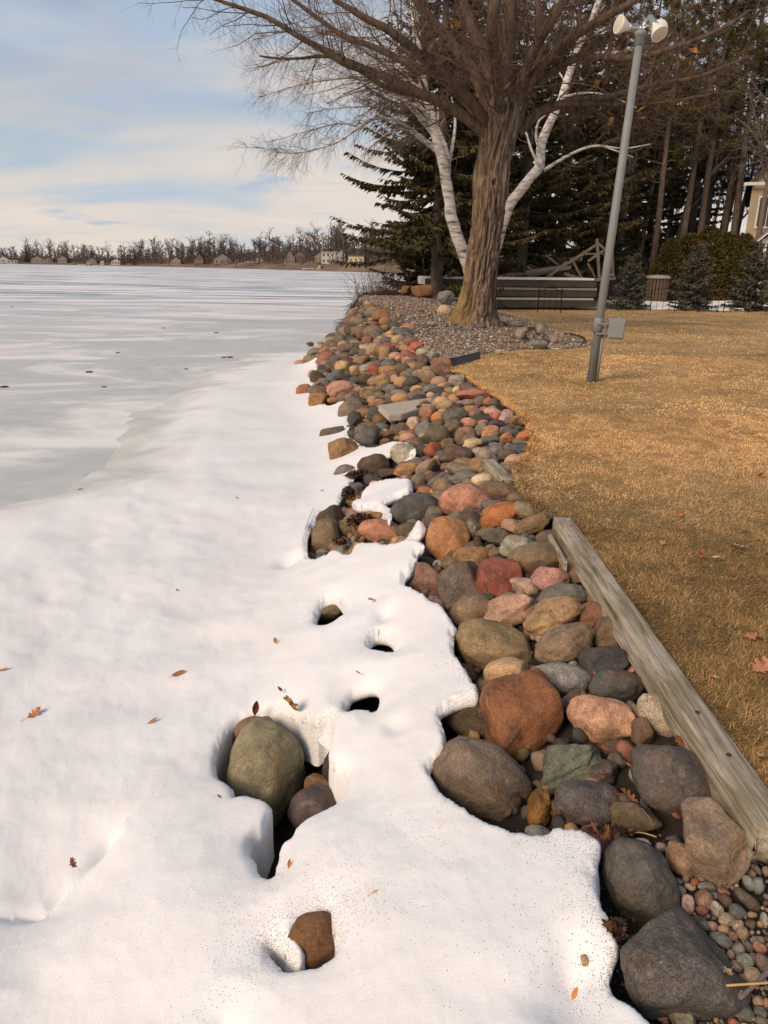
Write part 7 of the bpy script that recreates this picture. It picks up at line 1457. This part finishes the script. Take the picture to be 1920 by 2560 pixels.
def far_house(px, b, wd, hh, hr, m, label, name='far_house', flat=False, deck=False, wins=3, storeys=1):
    q = shore(px, b); e = thing(name, label, 'house', (q[0], q[1], far_ground(px, b) - .2), None, -math.atan(dirx(px))*.6)
    if flat: MB().box(0, 3, hh/2, wd, 6, hh).build('wall', m, e); MB().box(0, 3, hh + .15, wd + .8, 6.8, .3).build('roof', FR if m is not FW else FW, e)
    else: gable(MB(), -wd/2, wd/2, 0, 7, 0, hh, hh + hr).build('wall', m, e); roof_slabs(e, -wd/2, wd/2, 0, 7, hh, hh + hr, FR, .4, .25)
    for s in range(storeys):
        for k in range(wins):
            x = (k + .5)/wins*wd - wd/2; z = hh*(s + .55)/storeys; window(e, x, 0, z, min(1.3, wd/wins*.45), min(1.3, hh/storeys*.45), 'y', TRIM, bars=False)
    if deck:
        MB().box(0, -1.3, hh*.5, wd, 2.6, .2).build('deck', TRIM, e)
        for x in np.linspace(-wd/2 + .1, wd/2 - .1, 4): MB().box(x, -2.5, hh*.25, .2, .2, hh*.5).build('deck_post', TRIM, e)
        MB().box(0, -2.55, hh*.5 + .95, wd, .1, .12).build('deck_rail', TRIM, e)
for a in [(10, 14, 9, 3.0, 2.6, FW, 'pale gabled house at the far left shore'), (95, 16, 9, 3.6, 2.4, FT, 'pale tan house on the far left shore'), (32, 8, 8, 2.4, .4, FW, 'low pale building by the far left water edge', 'far_house', True), (122, 20, 7, 3, 2, FG, 'grey house on the far shore right of the tan one'), (157, 18, 6.5, 4.2, 2, FT, 'tan two-storey house on the far shore'), (196, 6, 9, 2.2, .6, FB, 'low brown boathouse by the far water edge', 'far_boathouse', True),
          (256, 6, 2.8, 2.6, 1.3, FW, 'tiny white shed by the far water edge'), (290, 10, 6, 3.0, 1.8, FW, 'small white cottage by the far water edge'), (230, 14, 7, 3, 2, FG, 'grey gabled cottage on the far shore'), (440, 16, 6.5, 3.2, 2.4, FT, 'pale cottage half hidden by the round-crowned tree'), (498, 18, 5.5, 4.2, 3.2, FB, 'brown steep-gabled cottage on the far slope'), (556, 24, 10, 3.4, 3.0, FG, 'wide grey house on the far slope'),
          (650, 38, 7, 2.4, .3, FT, 'long low tan house with a pale terrace on the far slope', 'far_house', True), (724, 24, 5.4, 3.0, 4.4, FG, 'steep gabled cottage on the far slope'), (748, 36, 5.5, 3.4, 2.0, FG, 'grey house behind the steep gabled cottage'), (826, 28, 8, 5.0, .4, FW, 'white flat-roofed two-storey house on the far slope', 'far_house', True, False, 4, 2), (800, 33, 5, 3.4, 1.6, FT, 'tan wing left of the white far house'), (852, 34, 4, 3.6, 2.4, FW, 'white gabled wing right of the white far house'),
          (890, 20, 6.5, 4.2, .5, FY, 'yellow house with a raised deck on the far slope', 'far_house', True, True, 3, 1), (797, 4, 1.9, 1.7, 1.0, FY, 'tiny yellow shed by the far water edge')]:
    far_house(*a)
def far_bits():
    for i, (px, b, ln, lab) in enumerate([(775, 3, 7, 'white boat lift frame on the far beach'), (212, 1, 10, 'white dock lying on the far shore ice edge'), (636, 30, 9, 'white terrace wall on the far slope')]):
        q = shore(px, b); o = MB().box(0, 0, .5, ln, 1.4, .25).box(-ln*.4, 0, .2, .2, 1.2, .6).box(ln*.4, 0, .2, .2, 1.2, .6).build('far_dock', FW); o.location = (q[0], q[1], far_ground(px, b)); tag(o, lab, 'dock')
    q = shore(220, -60); e = thing('ice_shelter', 'small tan fishing shelter standing on the far ice', 'shelter', (q[0], q[1], LAKE)); gable(MB(), -1.4, 1.4, 0, 2.2, 0, 1.5, 2.0).build('wall', FT, e); roof_slabs(e, -1.4, 1.4, 0, 2.2, 1.5, 2.0, FW, .1, .08); MB().box(-.4, -.02, .75, .6, .04, 1.3).build('door', FB, e)
far_bits()
